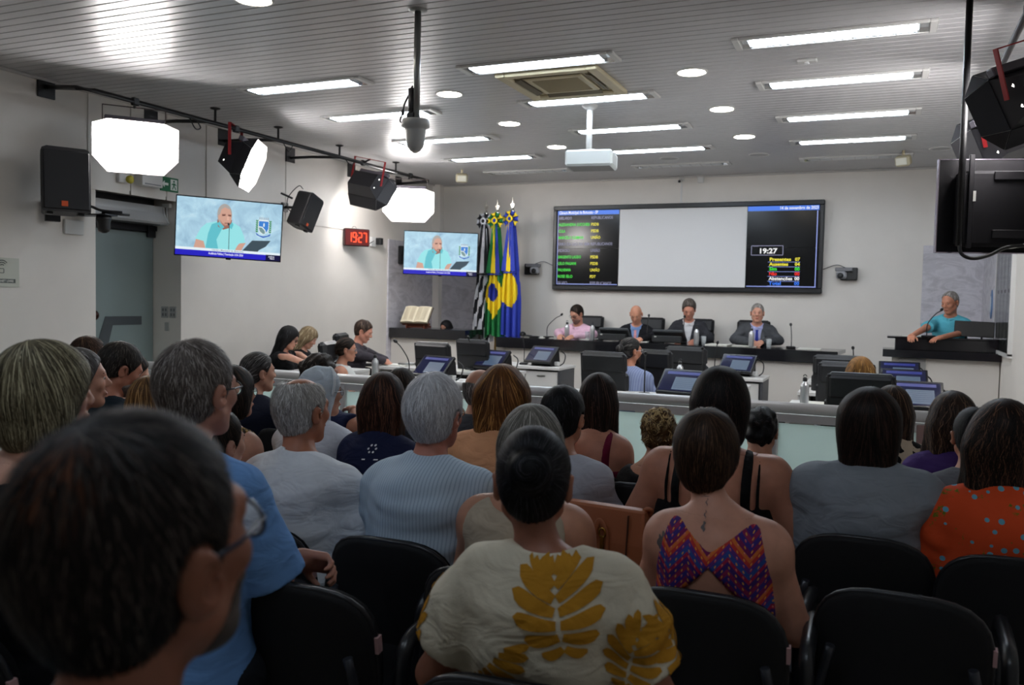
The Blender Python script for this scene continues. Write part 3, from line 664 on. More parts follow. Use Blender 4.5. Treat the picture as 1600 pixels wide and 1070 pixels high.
def tv_picture(r, W, Hh, small=False):
    """broadcast picture as a flat picture on the panel: x right, z up, screen looks along -y"""
    mb = {}; cnt = [.0005]; N = np.array((0,-1.,0)); U = np.array((1.,0,0)); V = np.array((0,0,1.)); O = np.array((0,-.012,0))
    L = layer(mb, O, U, V, N, cnt)
    def P(poly, m): cnt[0] += .00005; L([(x*W, z*Hh) for x, z in poly], m)
    bgm = mat('broadcast_wall', (30,40,45), .35, emit=(160,200,225), power=1.0)
    if 'bg' not in bgm:
        t = NT(bgm); o = t.obj(); n_ = t.n('ShaderNodeTexNoise', i_Vector=o, i_Scale=5.0, i_Detail=6, i_Roughness=.65, i_Distortion=.8)
        t.sin(t.b, 'Emission Color', t.ramp(n_.outputs['Fac'], [(.3,(140,176,202)),(.55,(176,212,230)),(.75,(214,236,244))])); bgm['bg'] = 1
    P([(-.5,-.5),(.5,-.5),(.5,.5),(-.5,.5)], bgm)
    sk, sk2, shm, shd, hr = emis('pic_skin', (206,160,142)), emis('pic_skin_dark', (150,104,92)), emis('pic_shirt', (150,224,228)), emis('pic_shirt_fold', (98,190,202)), emis('pic_hair', (170,164,160))
    P([(-.33,-.36),(-.31,-.20),(-.24,-.19),(-.22,-.36)], sk); P([(.05,-.36),(.09,-.26),(.13,-.19),(.16,-.22),(.12,-.36)], sk)
    P([(-.32,-.21),(-.27,-.02),(-.22,.07),(-.10,.13),(.03,.12),(.10,.05),(.14,-.10),(.155,-.22),(.09,-.24),(.06,-.36),(-.22,-.36),(-.24,-.24)], shm)
    P([(-.22,-.36),(-.20,-.10),(-.17,.06),(-.12,.10),(-.07,.0),(-.12,-.2),(-.10,-.36)], shd)
    P([(-.12,.12),(-.11,.03),(-.06,-.02),(.0,.02),(.015,.10),(.02,.16),(-.115,.16)], sk2)
    P(oval(-.052,.245,.070,.185,22), hr); P([(-.098,.22),(-.085,.33),(-.05,.37),(-.005,.34),(.012,.26),(.014,.16),(-.004,.08),(-.04,.045),(-.078,.075),(-.094,.15)], sk); P([(-.112,.22),(-.096,.25),(-.096,.15),(-.108,.15)], sk)
    P([(-.078,.25),(-.042,.255),(-.042,.225),(-.078,.215)], sk2); P([(-.020,.255),(.010,.25),(.010,.215),(-.020,.225)], sk2); P([(-.072,.236),(-.048,.238),(-.048,.226),(-.072,.224)], emis('pic_eye', (70,46,44))); P([(-.016,.238),(.006,.236),(.006,.224),(-.016,.226)], MATS['pic_eye']); P([(-.095,.15),(-.078,.075),(-.04,.045),(-.004,.08),(.012,.13),(-.02,.075),(-.04,.07),(-.07,.095)], emis('pic_jaw', (178,130,116)))
    P([(-.028,.215),(-.012,.215),(-.008,.15),(-.030,.15)], emis('pic_nose', (222,176,156))); P([(-.05,.105),(.0,.11),(.0,.09),(-.05,.085)], sk2)
    P([(-.12,.08),(-.10,.115),(-.05,.03),(-.075,-.02)], shd); P([(.035,.08),(.02,.125),(-.01,.04),(.02,.0)], shd)
    P([(-.012,.10),(-.004,.10),(.0,.02),(.002,-.36),(-.003,-.36),(-.006,.02)], emis('pic_mic', (50,60,66))); P(oval(-.012,.085,.010,.022,8), MATS['pic_mic'])
    P([(.13,-.36),(.22,-.17),(.40,-.15),(.355,-.26),(.29,-.33),(.28,-.36)], emis('pic_laptop', (62,78,88)))
    crest(lambda q, m: P([(x, z) for x, z in q], m), .325, .10, .0)if False else None
    def PC(q, m): cnt[0] += .00005; L([(x, z) for x, z in q], m)
    crest(PC, .325*W, .08*Hh, .30*W*.82)
    P([(-.5,-.44),(.5,-.44),(.5,-.36),(-.5,-.36)], emis('pic_band', (228,240,246))); P([(-.5,-.5),(.5,-.5),(.5,-.405),(-.5,-.405)], emis('pic_bluebar', (38,34,190))); P([(.36,-.5),(.5,-.5),(.5,-.40),(.36,-.40)], emis('pic_navy', (16,14,60)))
    for nm, (b, m) in mb.items():
        b.build('picture_' + nm.replace('pic_', '').replace('arms_', 'arms_'), m, r)
    cnt[0] += .0006
    for txt, sz, x, z, m, w in (('Audiência Pública | Tramitação LOA 2024', .030, -.19, -.462, emis('pic_text', (240,240,255)), .33), ('Câmara Municipal de Botucatu', .02, -.16, -.392, emis('pic_text_grey', (120,132,140)), .30), ('AUDIÊNCIA', .018, .385, -.445, MATS['pic_text'], .06), ('PÚBLICA', .018, .40, -.478, MATS['pic_text'], .045)):
        q = MB(); put_text(q, txt, sz, O+U*x*W+V*z*Hh+N*cnt[0], U, V, width=w*W); q.build('lettering', m, r)
def television(pos, d, label, W=1.07, Hh=.615, roll=0.0, arm=None):
    """screen looks along d"""
    R = facing(-np.asarray(d, float), roll); r = thing('television', label, 'television', pos, R=R)
    MB().box((0,.018,0), (W+.02,.045,Hh+.02), bev=.006).build('casing', M_BEZ, r); bz = MB()
    for s in (-1,1): bz.box((s*(W/2+.004),-.008,0), (.010,.014,Hh+.022)); bz.box((0,-.008,s*(Hh/2+.006)), (W,.014,.010))
    bz.build('bezel', M_BEZ, r); MB().box((0,.07,-.02), (W*.55,.06,Hh*.5), bev=.02).build('rear_cover', M_BEZ, r)
    MB().box((0,-.010,-Hh/2-.016), (.05,.012,.012), bev=.003).build('sensor', M_BEZ, r)
    tv_picture(r, W, Hh)
    if arm is not None:
        a = R.T@(np.array(arm)-np.array(pos)); MB().tube([(0,.08,0), (a*.5+np.array((0.02,.06,0))), a], .02, 8).box(a, (.10,.10,.28), R=R.T, bev=.01).build('wall_arm', M_BLACK, r)
    return r
television((-5.985,6.72,2.195), (.66,-.74,-.10), 'large television showing a man in a turquoise shirt, nearest on the left wall', W=.99, Hh=.565, roll=math.radians(2.2), arm=(XL+.03,7.1,2.22))
television((-5.975,11.11,2.205), (.36,-.92,-.06), 'smaller looking television before the grey marble, showing the same speaker', roll=math.radians(1.3), arm=(XL+.03,11.35,2.2))
# hanging television seen from behind
def hung_tv():
    c = np.array((.715,5.86,2.165)); R = rotz(math.radians(14)); r = thing('television', 'black television seen from behind, hanging from a ceiling pole at the right', 'television', c, R=R); W, Hh = .93,.555
    MB().box((0,.012,0), (W,.03,Hh), bev=.004).build('casing', mat('tv_back', (15,14,18), .6, spec=.25), r)
    MB().box((0,-.035,-.02), (W*.80,.07,Hh*.80), bev=.02).build('rear_cover', mat('tv_back_cover', (20,19,23), .65, spec=.25), r)
    MB().box((0,.030,0), (W-.02,.004,Hh-.02)).build('screen', mat('tv_glass', (20,24,34), .1, emit=(110,150,190), power=.5), r)
    e = MB()
    for s in (-1,1): e.box((s*(W/2-.002),.012,0), (.006,.034,Hh)); e.box((0,.012,s*(Hh/2-.002)), (W,.034,.006))
    e.build('chrome_edge', mat('tv_edge', (170,160,175), .2, metal=.9), r)
    x0 = -W/2+.115
    MB().tube([(x0-.012,-.085,1.23-.02),(x0-.012,-.085,-.24)], .019, 12).build('ceiling_pole', M_BLACK, r)
    MB().lathe([(.06,0),(.06,-.01),(.02,-.02)], (x0-.012,-.085,ZC-c[2]), 16).build('ceiling_plate', M_BLACK, r)
    MB().box((x0+.045,-.075,.02), (.028,.02,Hh*.98), bev=.003).box((.22,-.075,.02), (.028,.02,Hh*.98), bev=.003).box((.13,-.075,.17), (.62,.014,.05), bev=.003).box((.13,-.075,-.17), (.62,.014,.05), bev=.003).build('mount_bracket', mat('mount_dark', (26,25,29), .5, metal=.3), r)
    MB().box((x0+.062,-.087,.05), (.016,.004,.06)).build('sticker', mat('sticker', (190,190,186), .6), r)
    MB().lathe([(.012,0),(.012,-.004),(.005,-.004)], (.04,-.084,.17), 12, R=rotx(math.pi/2)).build('bolt', M_STEEL, r)
    cb = smooth_path([(x0-.012,-.09,-.20),(x0-.0,-.10,-.285),(x0+.06,-.11,-.315),(x0+.15,-.10,-.295),(x0+.24,-.09,-.25),(x0+.34,-.085,-.235),(x0+.42,-.08,-.22)])
    MB().tube(cb, .011, 8).build('cable', M_BLACK, r)
    MB().tube(smooth_path([(x0+.22,-.085,-.255),(x0+.30,-.09,-.245),(x0+.40,-.085,-.20)]), .005, 6).build('white_cable', M_WHITE, r)
hung_tv()
# ------------------------------------------------------------------ wall devices
def speaker(pos, R, label, legs=True):
    r = thing('loudspeaker', label, 'loudspeaker', pos, R=R, group='black wall loudspeakers')
    pr = [(-.19,-.11),(-.185,-.13),(.185,-.13),(.19,-.11),(.15,.14),(.10,.17),(-.10,.17),(-.15,.14)]
    c = MB(); vs = []; n = len(pr); lv = ((-.265,.90),(-.25,1.0),(.235,1.0),(.262,.95),(.275,.80))
    for z_, k in lv: vs += [(p[0]*k, p[1]*(k if p[1] > 0 else 1), z_) for p in pr]
    c.add(vs, [(i*n+j, i*n+(j+1)%n, (i+1)*n+(j+1)%n, (i+1)*n+j) for i in range(len(lv)-1) for j in range(n)]+[tuple(range(n))[::-1], tuple(range((len(lv)-1)*n, len(lv)*n))], 0, False); c.build('cabinet', mat('speaker_black', (30,29,32), .55), r)
    MB().box((0,-.136,0), (.35,.014,.49), bev=.006).build('grille', mat('speaker_grille', (22,22,25), .7), r)
    MB().box((-.02,-.1445,-.20), (.05,.004,.045), bev=.001).build('badge', mat('badge_orange', (205,78,30), .4), r)
    MB().box((0,.10,.13), (.22,.12,.16), bev=.01).box((0,.10,-.10), (.22,.12,.16), bev=.01).build('rear_panel', mat('speaker_rear', (44,43,46), .5), r)
    for s in (-1,1): MB().box((s*.12,-.05,-.275), (.05,.06,.02), bev=.004).build('foot', M_BLACK, r)
    return r
s1 = speaker((-6.45,5.22,2.47), rotz(math.radians(62))@rotx(-.06), 'large black loudspeaker with orange badge beside the white softlight on the left')
MB().tube([(0,.12,-.10),(0,.30,-.12),(-.02,.36,-.20)], .02, 8).box((-.02,.36,-.2), (.12,.04,.18)).build('wall_arm', M_BLACK, s1)
s2 = speaker((-6.42,8.50,2.56), rotz(math.radians(95))@roty(.30)@rotx(.22), 'black loudspeaker tilted on a wire bracket right of the big television'); s2.scale = (.78,.78,.78)
_m = np.array(s2.matrix_basis); _R = _m[:3,:3]/.78; _L = lambda w: _R.T@(np.array(w)-_m[:3,3])/.78
MB().tube([_L((-6.46,8.50,2.58)), _L((-6.62,8.56,2.62)), _L((XL+.03,8.60,2.63))], .022, 8).box(_L((XL+.030,8.60,2.63)), (.03,.14,.14), R=_R.T).build('wall_arm', M_BLACK, s2)
MB().tube(smooth_path([(-.2,.03,.28),(-.24,.10,.30),(-.24,.2,.1),(-.2,.18,-.05),(-.15,.12,-.1)]), .007, 6).tube([(-.2,.15,.1),(-.27,.33,.12)], .016, 8).build('wire_bracket', M_BLACK, s2)
pz = thing('pan_camera', 'black pan-tilt camera hanging on a wall bracket under the left loudspeaker', 'camera', (-6.6,5.5,2.2))
MB().box((-6.64,5.70,2.245), (.36,.16,.012), R=rotz(.15)).box((-6.76,5.66,2.262), (.12,.10,.03)).build('shelf_bracket', M_DARK, pz, world=True)
MB().lathe([(0,0),(.065,0),(.065,-.03),(.055,-.06),(.055,-.11),(.045,-.14),(.02,-.155),(0,-.157)], (-6.55,5.72,2.238), 20).build('camera_head', M_BLACK, pz, world=True)
MB().box((XL+.015,5.62,2.13), (.03,.20,.13), bev=.004).build('wall_box', M_WHITE, pz, world=True)
MB().tube(smooth_path([(-6.72,5.62,2.27),(-6.66,5.66,2.32),(-6.6,5.74,2.29),(-6.5,5.88,2.285)]), .013, 6).tube([(-6.6,5.74,2.27),(-6.45,5.92,2.262)], .012, 6).build('cable', M_BLACK, pz, world=True)
ck = thing('digital_clock', 'red digital wall clock reading 19:27 on the left wall', 'clock', (-6.68,10.0,2.365), R=rotz(math.radians(56))@rotx(0))
MB().box((0,.02,0), (.37,.06,.24), bev=.012).build('case', mat('clock_case', (40,10,12), .35), ck); MB().box((0,-.012,0), (.34,.006,.21)).build('front_glass', mat('clock_glass', (50,8,8), .2, emit=(120,10,8), power=.35), ck)
sg = MB(); M_LEDR = emis('led_red', (255,70,30), 2.2)
SEG = {'1':'bc','9':'abcdfg','2':'abged','7':'abc'}
def seg_digit(mb, ch, x, z, w, h, t, y):
    S = {'a':((0,h/2),(w,t)),'g':((0,0),(w,t)),'d':((0,-h/2),(w,t)),'b':((w/2,h/4),(t,h/2)),'c':((w/2,-h/4),(t,h/2)),'f':((-w/2,h/4),(t,h/2)),'e':((-w/2,-h/4),(t,h/2))}
    for s in SEG[ch]: (cx, cz), (sw, sh) = S[s]; mb.box((x+cx,y,z+cz), (sw,.003,sh), bev=.001)
for i, ch in enumerate('1927'): seg_digit(sg, ch, -.112+.07*i+(.012 if i > 1 else 0), .0, .044, .125, .015, -.0165)
for s in (-1,1): sg.box((.0,-.0165,s*.025), (.010,.003,.012))
sg.build('digits', M_LEDR, ck); MB().tube([(-.03+.03*math.cos(a), .03, .12+.03*math.sin(a)) for a in np.linspace(0,math.pi,9)], .003, 5).build('hanging_loop', M_BLACK, ck)
ol = thing('wall_socket', 'white wall socket with black plug right of the red clock', 'socket', (XL,10.55,2.33)); MB().box((XL+.02,10.60,2.35), (.04,.12,.14), bev=.006).build('plate', M_WHITE, ol, world=True); MB().box((XL+.08,10.68,2.36), (.09,.08,.10), bev=.01).build('plug', M_BLACK, ol, world=True); MB().tube(smooth_path([(XL+.06,10.30,2.33),(XL+.05,10.42,2.30),(XL+.07,10.55,2.36)]), .006, 5).build('cord', M_BLACK, ol, world=True)
def wall_cam(x, z_, lab, s):
    r = thing('pan_camera', lab, 'camera', (x,YB,z_), group='small pan-tilt cameras beside the scoreboard'); MB().box((s*.04,-.05,0), (.22,.10,.17), bev=.01).build('bracket_box', M_BLACK, r)
    MB().box((-s*.02,-.14,.055), (.22,.10,.05), bev=.008).build('camera_base', mat('camera_grey', (120,120,124), .4), r); MB().box((-s*.05,-.15,-.02), (.13,.11,.10), bev=.02).build('camera_body', mat('camera_silver', (160,160,164), .35), r)
    MB().lathe([(.035,0),(.04,.02),(.028,.035),(0,.03)], (-s*.06,-.205,-.03), 16, R=rotx(math.pi/2)).build('lens', M_BLACK, r)
    MB().tube(smooth_path([(-s*.0,-.05,.08),(s*-.15 if s < 0 else -.12,-.04,.12),(-s*.30 if s > 0 else .30,-.02,.06)]), .005, 5).build('cable', M_BLACK, r)
wall_cam(-5.05, 2.04, 'small pan-tilt camera on the wall left of the scoreboard', -1); wall_cam(-.50, 2.0, 'small pan-tilt camera on the wall right of the scoreboard', 1)
bc = thing('bullet_camera', 'tiny white bullet camera at the ceiling above the scoreboard', 'camera', (-2.78,YB,3.3)); MB().box((-2.78,YB-.02,3.36), (.07,.04,.06)).tube([(-2.78,YB-.05,3.34),(-2.78,YB-.16,3.31)], .028, 10).build('body', M_WHITE, bc, world=True); MB().tube([(-2.78,YB-.16,3.31),(-2.78,YB-.168,3.308)], .020, 10).build('lens', M_BLACK, bc, world=True)
MB().box((-2.78,YB-.008,3.15), (.02,.014,.32)).build('cable_duct', M_WHITE, bc, world=True)
MB().box((-2.50,YB-.03,3.34), (.09,.06,.09), bev=.01).build('junction_box', M_WHITE, thing('junction_box', 'small white box at the ceiling right of the bullet camera', 'box', (-2.5,YB,3.3)), world=True)
# ------------------------------------------------------------------ voting board
sb = thing('voting_board', 'wide black voting board with lists of names around a white projection field', 'board', (-2.76,YB,2.37)); X0, X1, Z0, Z1, YS = -4.725,-.795,1.728,3.004, YB-.12
fr = MB()
fr.box(((X0+X1)/2, YB-.06, Z1-.035), (X1-X0,.12,.07), bev=.01).box(((X0+X1)/2, YB-.06, Z0+.035), (X1-X0,.12,.07), bev=.01); fr.box((X0+.03,YB-.06,(Z0+Z1)/2), (.06,.12,Z1-Z0-.13), bev=.01).box((X1-.03,YB-.06,(Z0+Z1)/2), (.06,.12,Z1-Z0-.13), bev=.01)
fr.build('frame', mat('board_frame', (26,26,28), .35), sb, world=True)
xa, xb, xc, xd, za, zb = X0+.06, -3.675, -1.822, X1-.06, Z0+.07, Z1-.07
MB().box(((xb+xc)/2,YB-.055,(za+zb)/2), (xc-xb,.07,zb-za)).build('projection_field', mat('projection_white', (226,226,226), .6), sb, world=True)
M_GL = mat('board_screen', (10,10,12), .16, spec=.4)
YF = YB-.095
for a, b in ((xa,xb-.004),(xc+.004,xd)):
    zm = (za+zb)/2-.01
    for q0, q1 in ((za,zm-.002),(zm+.002,zb)): MB().box(((a+b)/2,YB-.06,(q0+q1)/2), (b-a,.07,q1-q0)).build('screen', M_GL, sb, world=True)
C_ = {'blue': emis('board_blue', (70,120,225),1.0), 'line': emis('board_line', (150,165,235),.9), 'g': emis('board_green', (60,225,60)), 'y': emis('board_yellow', (240,228,60)), 'w': emis('board_white', (240,240,240)), 'd': emis('board_grey', (140,140,168),.8), 'r': emis('board_red', (240,40,30)), 'b': emis('board_cyan', (50,120,245))}
MB().box(((xa+xb)/2,YF-.001,zb-.035), (xb-xa-.02,.002,.065)).build('header_bar', C_['blue'], sb, world=True); MB().box(((xc+xd)/2,YF-.001,zb-.035), (xd-xc-.02,.002,.065)).build('header_bar', C_['blue'], sb, world=True)
ln = MB(); ln.box(((xa+xb)/2,YF-.001,za+.018), (xb-xa-.03,.002,.012)).box((xa+.012,YF-.001,(za+zb)/2), (.008,.002,zb-za-.03)).box(((xc+xd)/2,YF-.001,za+.018), (xd-xc-.04,.002,.012)).box((xd-.03,YF-.001,(za+zb)/2-.03), (.012,.002,zb-za-.09)); ln.build('border_line', C_['line'], sb, world=True)
def wr(txt, x, z_, size, c, width=None, al='LEFT', bold=.02):
    q = MB(); put_text(q, txt, size, (x,YF-.003,z_), (1,0,0), (0,0,1), align=al, bold=bold, width=width); q.build('lettering', C_[c], sb, world=True)
wr('Câmara Municipal de Botucatu - SP', xa+.03, zb-.052, .062, 'w', .62)
rows = (('ABELARDO','REPUBLICANOS','d','d'),('ALESSANDRA LUCCHESI','PSDB','g','y'),('CULA','PSDB','g','y'),('MARCELO SLEIMAN','UNIÃO','g','y'),('ERIKA DA LIGA DO BEM','REPUBLICANOS','d','d'),('PEDROSO','UNIÃO','d','d'),('SARGENTO LAUDO','PSDB','g','y'),('LELO PAGANI','PSDB','g','y'),('PALHINHA','UNIÃO','g','y'),('ROSE IELO','PDT','g','y'),('SILVIO','REPUBLICANOS','d','d'))
for i, (n_, p_, c1, c2) in enumerate(rows):
    z_ = zb-.135-.0985*i; wr(n_, xa+.025, z_, .060, c1, min(.50, .0265*len(n_))); wr(p_, xa+.545, z_, .060, c2, .030*len(p_) if len(p_) < 8 else .34)
wr('14 de novembro de 2023', xd-.53, zb-.052, .058, 'w', .50)
ln = MB(); cx0, cx1, cz0, cz1 = xc+.075, xc+.50, za+.455, za+.585
for s in (cz0,cz1): ln.box(((cx0+cx1)/2,YF-.001,s), (cx1-cx0,.002,.009))
for s in (cx0,cx1): ln.box((s,YF-.001,(cz0+cz1)/2), (.009,.002,cz1-cz0))
ln.build('clock_border', C_['d'], sb, world=True); wr('Hora', cx0+.02, cz1-.012, .026, 'd', .07); wr('19:27', (cx0+cx1)/2+.01, cz0+.025, .098, 'w', .235, 'CENTER', .03)
for i, (n_, v_, c1) in enumerate((('Presentes','07','y'),('Ausentes','04','y'),('Sim','00','g'),('Não','00','r'),('Abstenções','00','w'),('Total','00','b'))):
    z_ = za+.375-.0665*i; wr(n_, cx0+.25, z_, .064, c1, .0305*len(n_)+.01, bold=.03); wr(v_, cx0+.59, z_, .064, c1, .065, bold=.03)
    MB().box((cx0+.445,YF-.001,z_-.016), (.43,.002,.005)).build('rule_line', C_['line'], sb, world=True)
# ------------------------------------------------------------------ flags
def flag(x, y, label, pattern, cols, ztop, spread, seed, drop=0.0):
    r = thing('flag', label, 'flag', (x,y,0), group='ceremonial flags on poles')
    MB().tube([(0,0,.03),(0,0,ztop-.12)], .016, 10).build('pole', mat('flag_pole', (150,120,70), .35, metal=.5), r); MB().lathe([(.19,0),(.19,.03),(.12,.06),(.03,.08),(0,.08)], seg=20).build('base', M_DARK, r)
    MB().lathe([(.02,ztop-.13),(.03,ztop-.10),(.018,ztop-.075),(.014,ztop-.05),(.0,ztop-.05)], seg=14).prism([(-.012,0),(-.034,.05),(-.02,.075),(-.010,.06),(0,.155),(.010,.06),(.02,.075),(.034,.05),(.012,0)], .012, (0,-.006,ztop-.05)).build('finial', mat('chrome_finial', (205,200,190), .2, metal=.85), r)
    rz = ztop-.22; ms = [mat('flag_%s' % k, c, .8) for k, c in cols]
    ro = MB(); ro.lathe([(.085,0),(.05,-.03),(.045,-.01)], (0,-.085,rz), 20, mi=0, R=rotx(math.pi/2)); ro.lathe([(.05,.035),(.03,.05),(.028,.035)], (0,-.085,rz), 18, mi=1, R=rotx(math.pi/2)); ro.lathe([(.028,.036),(.012,.05),(0,.05)], (0,-.085,rz), 12, mi=2, R=rotx(math.pi/2))
    for i in range(10):
        a = i*math.pi/5; u = np.array((math.cos(a),0,math.sin(a))); v = np.array((-math.sin(a),0,math.cos(a))); p = np.array((0,-.08,rz)); ro.add([p+u*.05-v*.03,p+u*.05+v*.03,p+u*.13+v*.045,p+u*.115,p+u*.13-v*.045], [(0,1,2,3,4)], i%2)
    ro.build('rosette', ms, r)
    # streamers from the rosette to the tie
    for i, (dx, mi) in enumerate(((-.045,0),(.0,1),(.045,0 if len(ms) < 3 else 2))):
        st = MB(); p0 = np.array((dx*.35,-.10,rz-.05)); p1 = np.array((dx*1.7,-.135,rz-.78)); n = 8
        for k in range(n):
            a, b = p0+(p1-p0)*k/n, p0+(p1-p0)*(k+1)/n; w0, w1 = .018+.02*k/n, .018+.02*(k+1)/n; st.add([a+(-w0,0,0),a+(w0,0,0),b+(w1,0,0),b+(-w1,0,0)], [(0,1,2,3)], 0)
        st.build('streamer', ms[mi], r)
    # the cloth, gathered on the pole and falling in pleats
    nu, nv = 60, 70; vs = []; zb_ = .98-drop
    for j in range(nv+1):
        t = j/nv; z_ = rz-.02-(rz-.02-zb_)*t; w = .045+spread*min(1, t*1.5)**.8; w *= 1.0 if t < .42 or t > .5 else .93
        for i in range(nu+1):
            s = i/nu; a = s*math.pi*7; amp = .020+.035*t
            px = (s-.5)*2*w+.012*math.sin(a*2+seed); py = -.05-.045*math.cos((s-.5)*math.pi)-amp*math.sin(a+seed+.8*t)
            vs.append((px, py, z_-(.16*(.5-s) if drop else .05*math.cos(s*5+seed))*t))
    fs = []; mi = []
    for j in range(nv):
        for i in range(nu): fs.append((j*(nu+1)+i, (j+1)*(nu+1)+i, (j+1)*(nu+1)+i+1, j*(nu+1)+i+1)); mi.append(pattern((i+.5)/nu, (j+.5)/nv))
    m = MB(); m.v = vs; m.f = fs; m.mi = mi; m.sm = [True]*len(fs); m.build('cloth', ms, r)
    MB().tube([(x_, y_, rz-.80) for x_, y_ in [(.10*math.cos(a)*1.05, -.075+.055*math.sin(a)) for a in np.linspace(0, 2*math.pi, 20, endpoint=False)]], .012, 6, closed=True).build('tie_band', ms[-1] if len(ms) < 4 else ms[3], r)
flag(-5.60,11.86,'black and white striped flag, leftmost of the three', lambda s, t: int(math.floor((t*1.0+s*.55)*9.0))%2 if t > .40 else (0 if .3 < s < .52 or s > .78 else 1), (('black',(22,22,26)),('white',(222,222,226)),('black',(22,22,26))), 2.95, .115, 0, .14)
flag(-5.385,11.80,'green and yellow flag with blue disc, middle of the three', lambda s, t: (2 if ((s-.45)/.24)**2+((t-.62)/.085)**2 < 1 else (1 if abs(s-.5)/.62+abs(t-.62)/.25 < 1 else 0)) if t > .40 else (1 if s < .5 else 0), (('green',(18,106,52)),('yellow',(238,206,28)),('navy',(30,44,140))), 2.95, .10, 1.3)
flag(-5.165,11.86,'blue flag with yellow disc, rightmost of the three', lambda s, t: (1 if ((s-.48)/.44)**2+((t-.57)/.165)**2 < 1 else 0) if t > .40 else (1 if s < .5 else 0), (('royal',(44,62,168)),('yellow',(238,206,28)),('royal',(44,62,168))), 2.98, .125, 2.1)
# ------------------------------------------------------------------ podium bench, side counter, lectern
M_GRAN = mat('black_granite', (16,16,18), .12, spec=.6); t = NT(M_GRAN); t.color(t.mix(t.noise(t.obj(), 260, 2), (12,12,14), (34,34,38))); M_LAM = mat('white_laminate', (204,200,194), .45); M_DESK = mat('desk_white', (214,214,212), .35)
tag(MB().box((-2.9,11.55,.12), (5.4,1.9,.24), bev=.01).build('platform', mat('platform_carpet', (70,68,66), .9)), 'low carpeted platform under the podium bench', 'platform', kind='structure')
bn = thing('podium_bench', 'long podium bench with black granite top and white front', 'bench', (-2.75,10.9,0), math.radians(-4.5))
MB().box((0,.34,1.005), (4.56,.72,.045), bev=.004).box((0,-.02,.955), (4.56,.05,.145), bev=.004).build('worktop', M_GRAN, bn)
fp = MB(); fp.box((0,.05,.44), (4.36,.04,.88)); fp.box((-2.17,.34,.44), (.04,.62,.88)); fp.box((2.17,.34,.44), (.04,.62,.88)); fp.build('front_panel', M_LAM, bn)
pq = MB().box((.10,.024,.66), (.52,.012,.40), bev=.003).build('plaque', mat('plaque_silver', (150,150,147), .4, metal=.4), bn)
def small_arms(parent, O, s, U=(1,0,0), V=(0,0,1), N=(0,-1,0)):
    O, U, V, N = (np.asarray(q, float) for q in (O, U, V, N)); k = [0]
    by = {}
    def PC(q, c):
        k[0] += .0004; by.setdefault(c, MB()).add([O+U*x*s+V*z_*s+N*k[0] for x, z_ in q], [tuple(range(len(q)))])
    PC(oval(0,0,.5,.62,18), 'arms_dark'); PC([(-.3,.34),(.3,.34),(.3,-.1),(0,-.42),(-.3,-.1)], 'arms_pale'); PC([(-.22,.26),(.02,.26),(.02,-.2),(-.22,-.06)], 'arms_dark'); PC([(.08,.26),(.22,.26),(.22,-.02),(.08,-.2)], 'arms_dark')
    for c, b in by.items(): b.build('arms', mat('plate_'+c, (46,72,112) if c == 'arms_dark' else (190,198,206), .4), parent)
small_arms(bn, (.10,.016,.74), .10); q = MB(); put_text(q, 'CÂMARA', .05, (.10,.014,.585), (1,0,0), (0,0,1), align='CENTER'); put_text(q, 'MUNICIPAL', .045, (.10,.014,.53), (1,0,0), (0,0,1), align='CENTER'); q.build('lettering', mat('plaque_print', (70,72,76), .5), bn)
ct = thing('side_counter', 'side counter with black granite top before the marble, holding an open book', 'counter', (-6.2,11.1,0))
MB().box(((XL+.03-5.52)/2,11.36,1.03), (-5.55-XL,.62,.145), bev=.005).build('worktop', M_GRAN, ct, world=True); MB().box(((XL+.03-5.60)/2,11.37,.48), (-5.63-XL,.50,.955)).build('base', M_LAM, ct, world=True)
lc = thing('lectern', 'black topped white lectern at the right wall where the man speaks', 'lectern', (.6,10.6,0))
MB().prism([(.0,10.62),(.36,10.52),(1.165,10.44),(1.165,11.12),(.0,11.12)], .085, (0,0,1.0), (1,0,0), (0,1,0)).build('worktop', M_GRAN, lc, world=True)
MB().box((.645,10.70,1.15), (1.03,.10,.13), bev=.004).box((.14,10.83,1.15), (.03,.28,.13)).build('raised_box', M_GRAN, lc, world=True); MB().box((.60,10.80,1.222), (1.12,.34,.022), bev=.005).build('reading_shelf', M_GRAN, lc, world=True)
MB().prism([(.10,10.70),(.38,10.62),(1.16,10.54),(1.16,11.0),(.10,11.0)], 1.0, (0,0,0), (1,0,0), (0,1,0)).build('base', M_LAM, lc, world=True)
MB().box((.31,10.622,.74), (.28,.012,.50), R=rotz(-.20), bev=.003).build('plaque', MATS['plaque_silver'], lc, world=True)
lp = [o for o in lc.children if o.name.startswith('plaque')][0]
small_arms(lc, (.29-.6,10.618-10.6-.006,.86), .10, U=unit((1,-.2,0))); q = MB(); put_text(q, 'CÂMARA', .045, (.31-.6,10.612-10.6,.69), unit((1,-.2,0)), (0,0,1), align='CENTER'); put_text(q, 'MUNICIPAL', .04, (.31-.6,10.612-10.6,.63), unit((1,-.2,0)), (0,0,1), align='CENTER'); q.build('lettering', MATS['plaque_print'], lc)
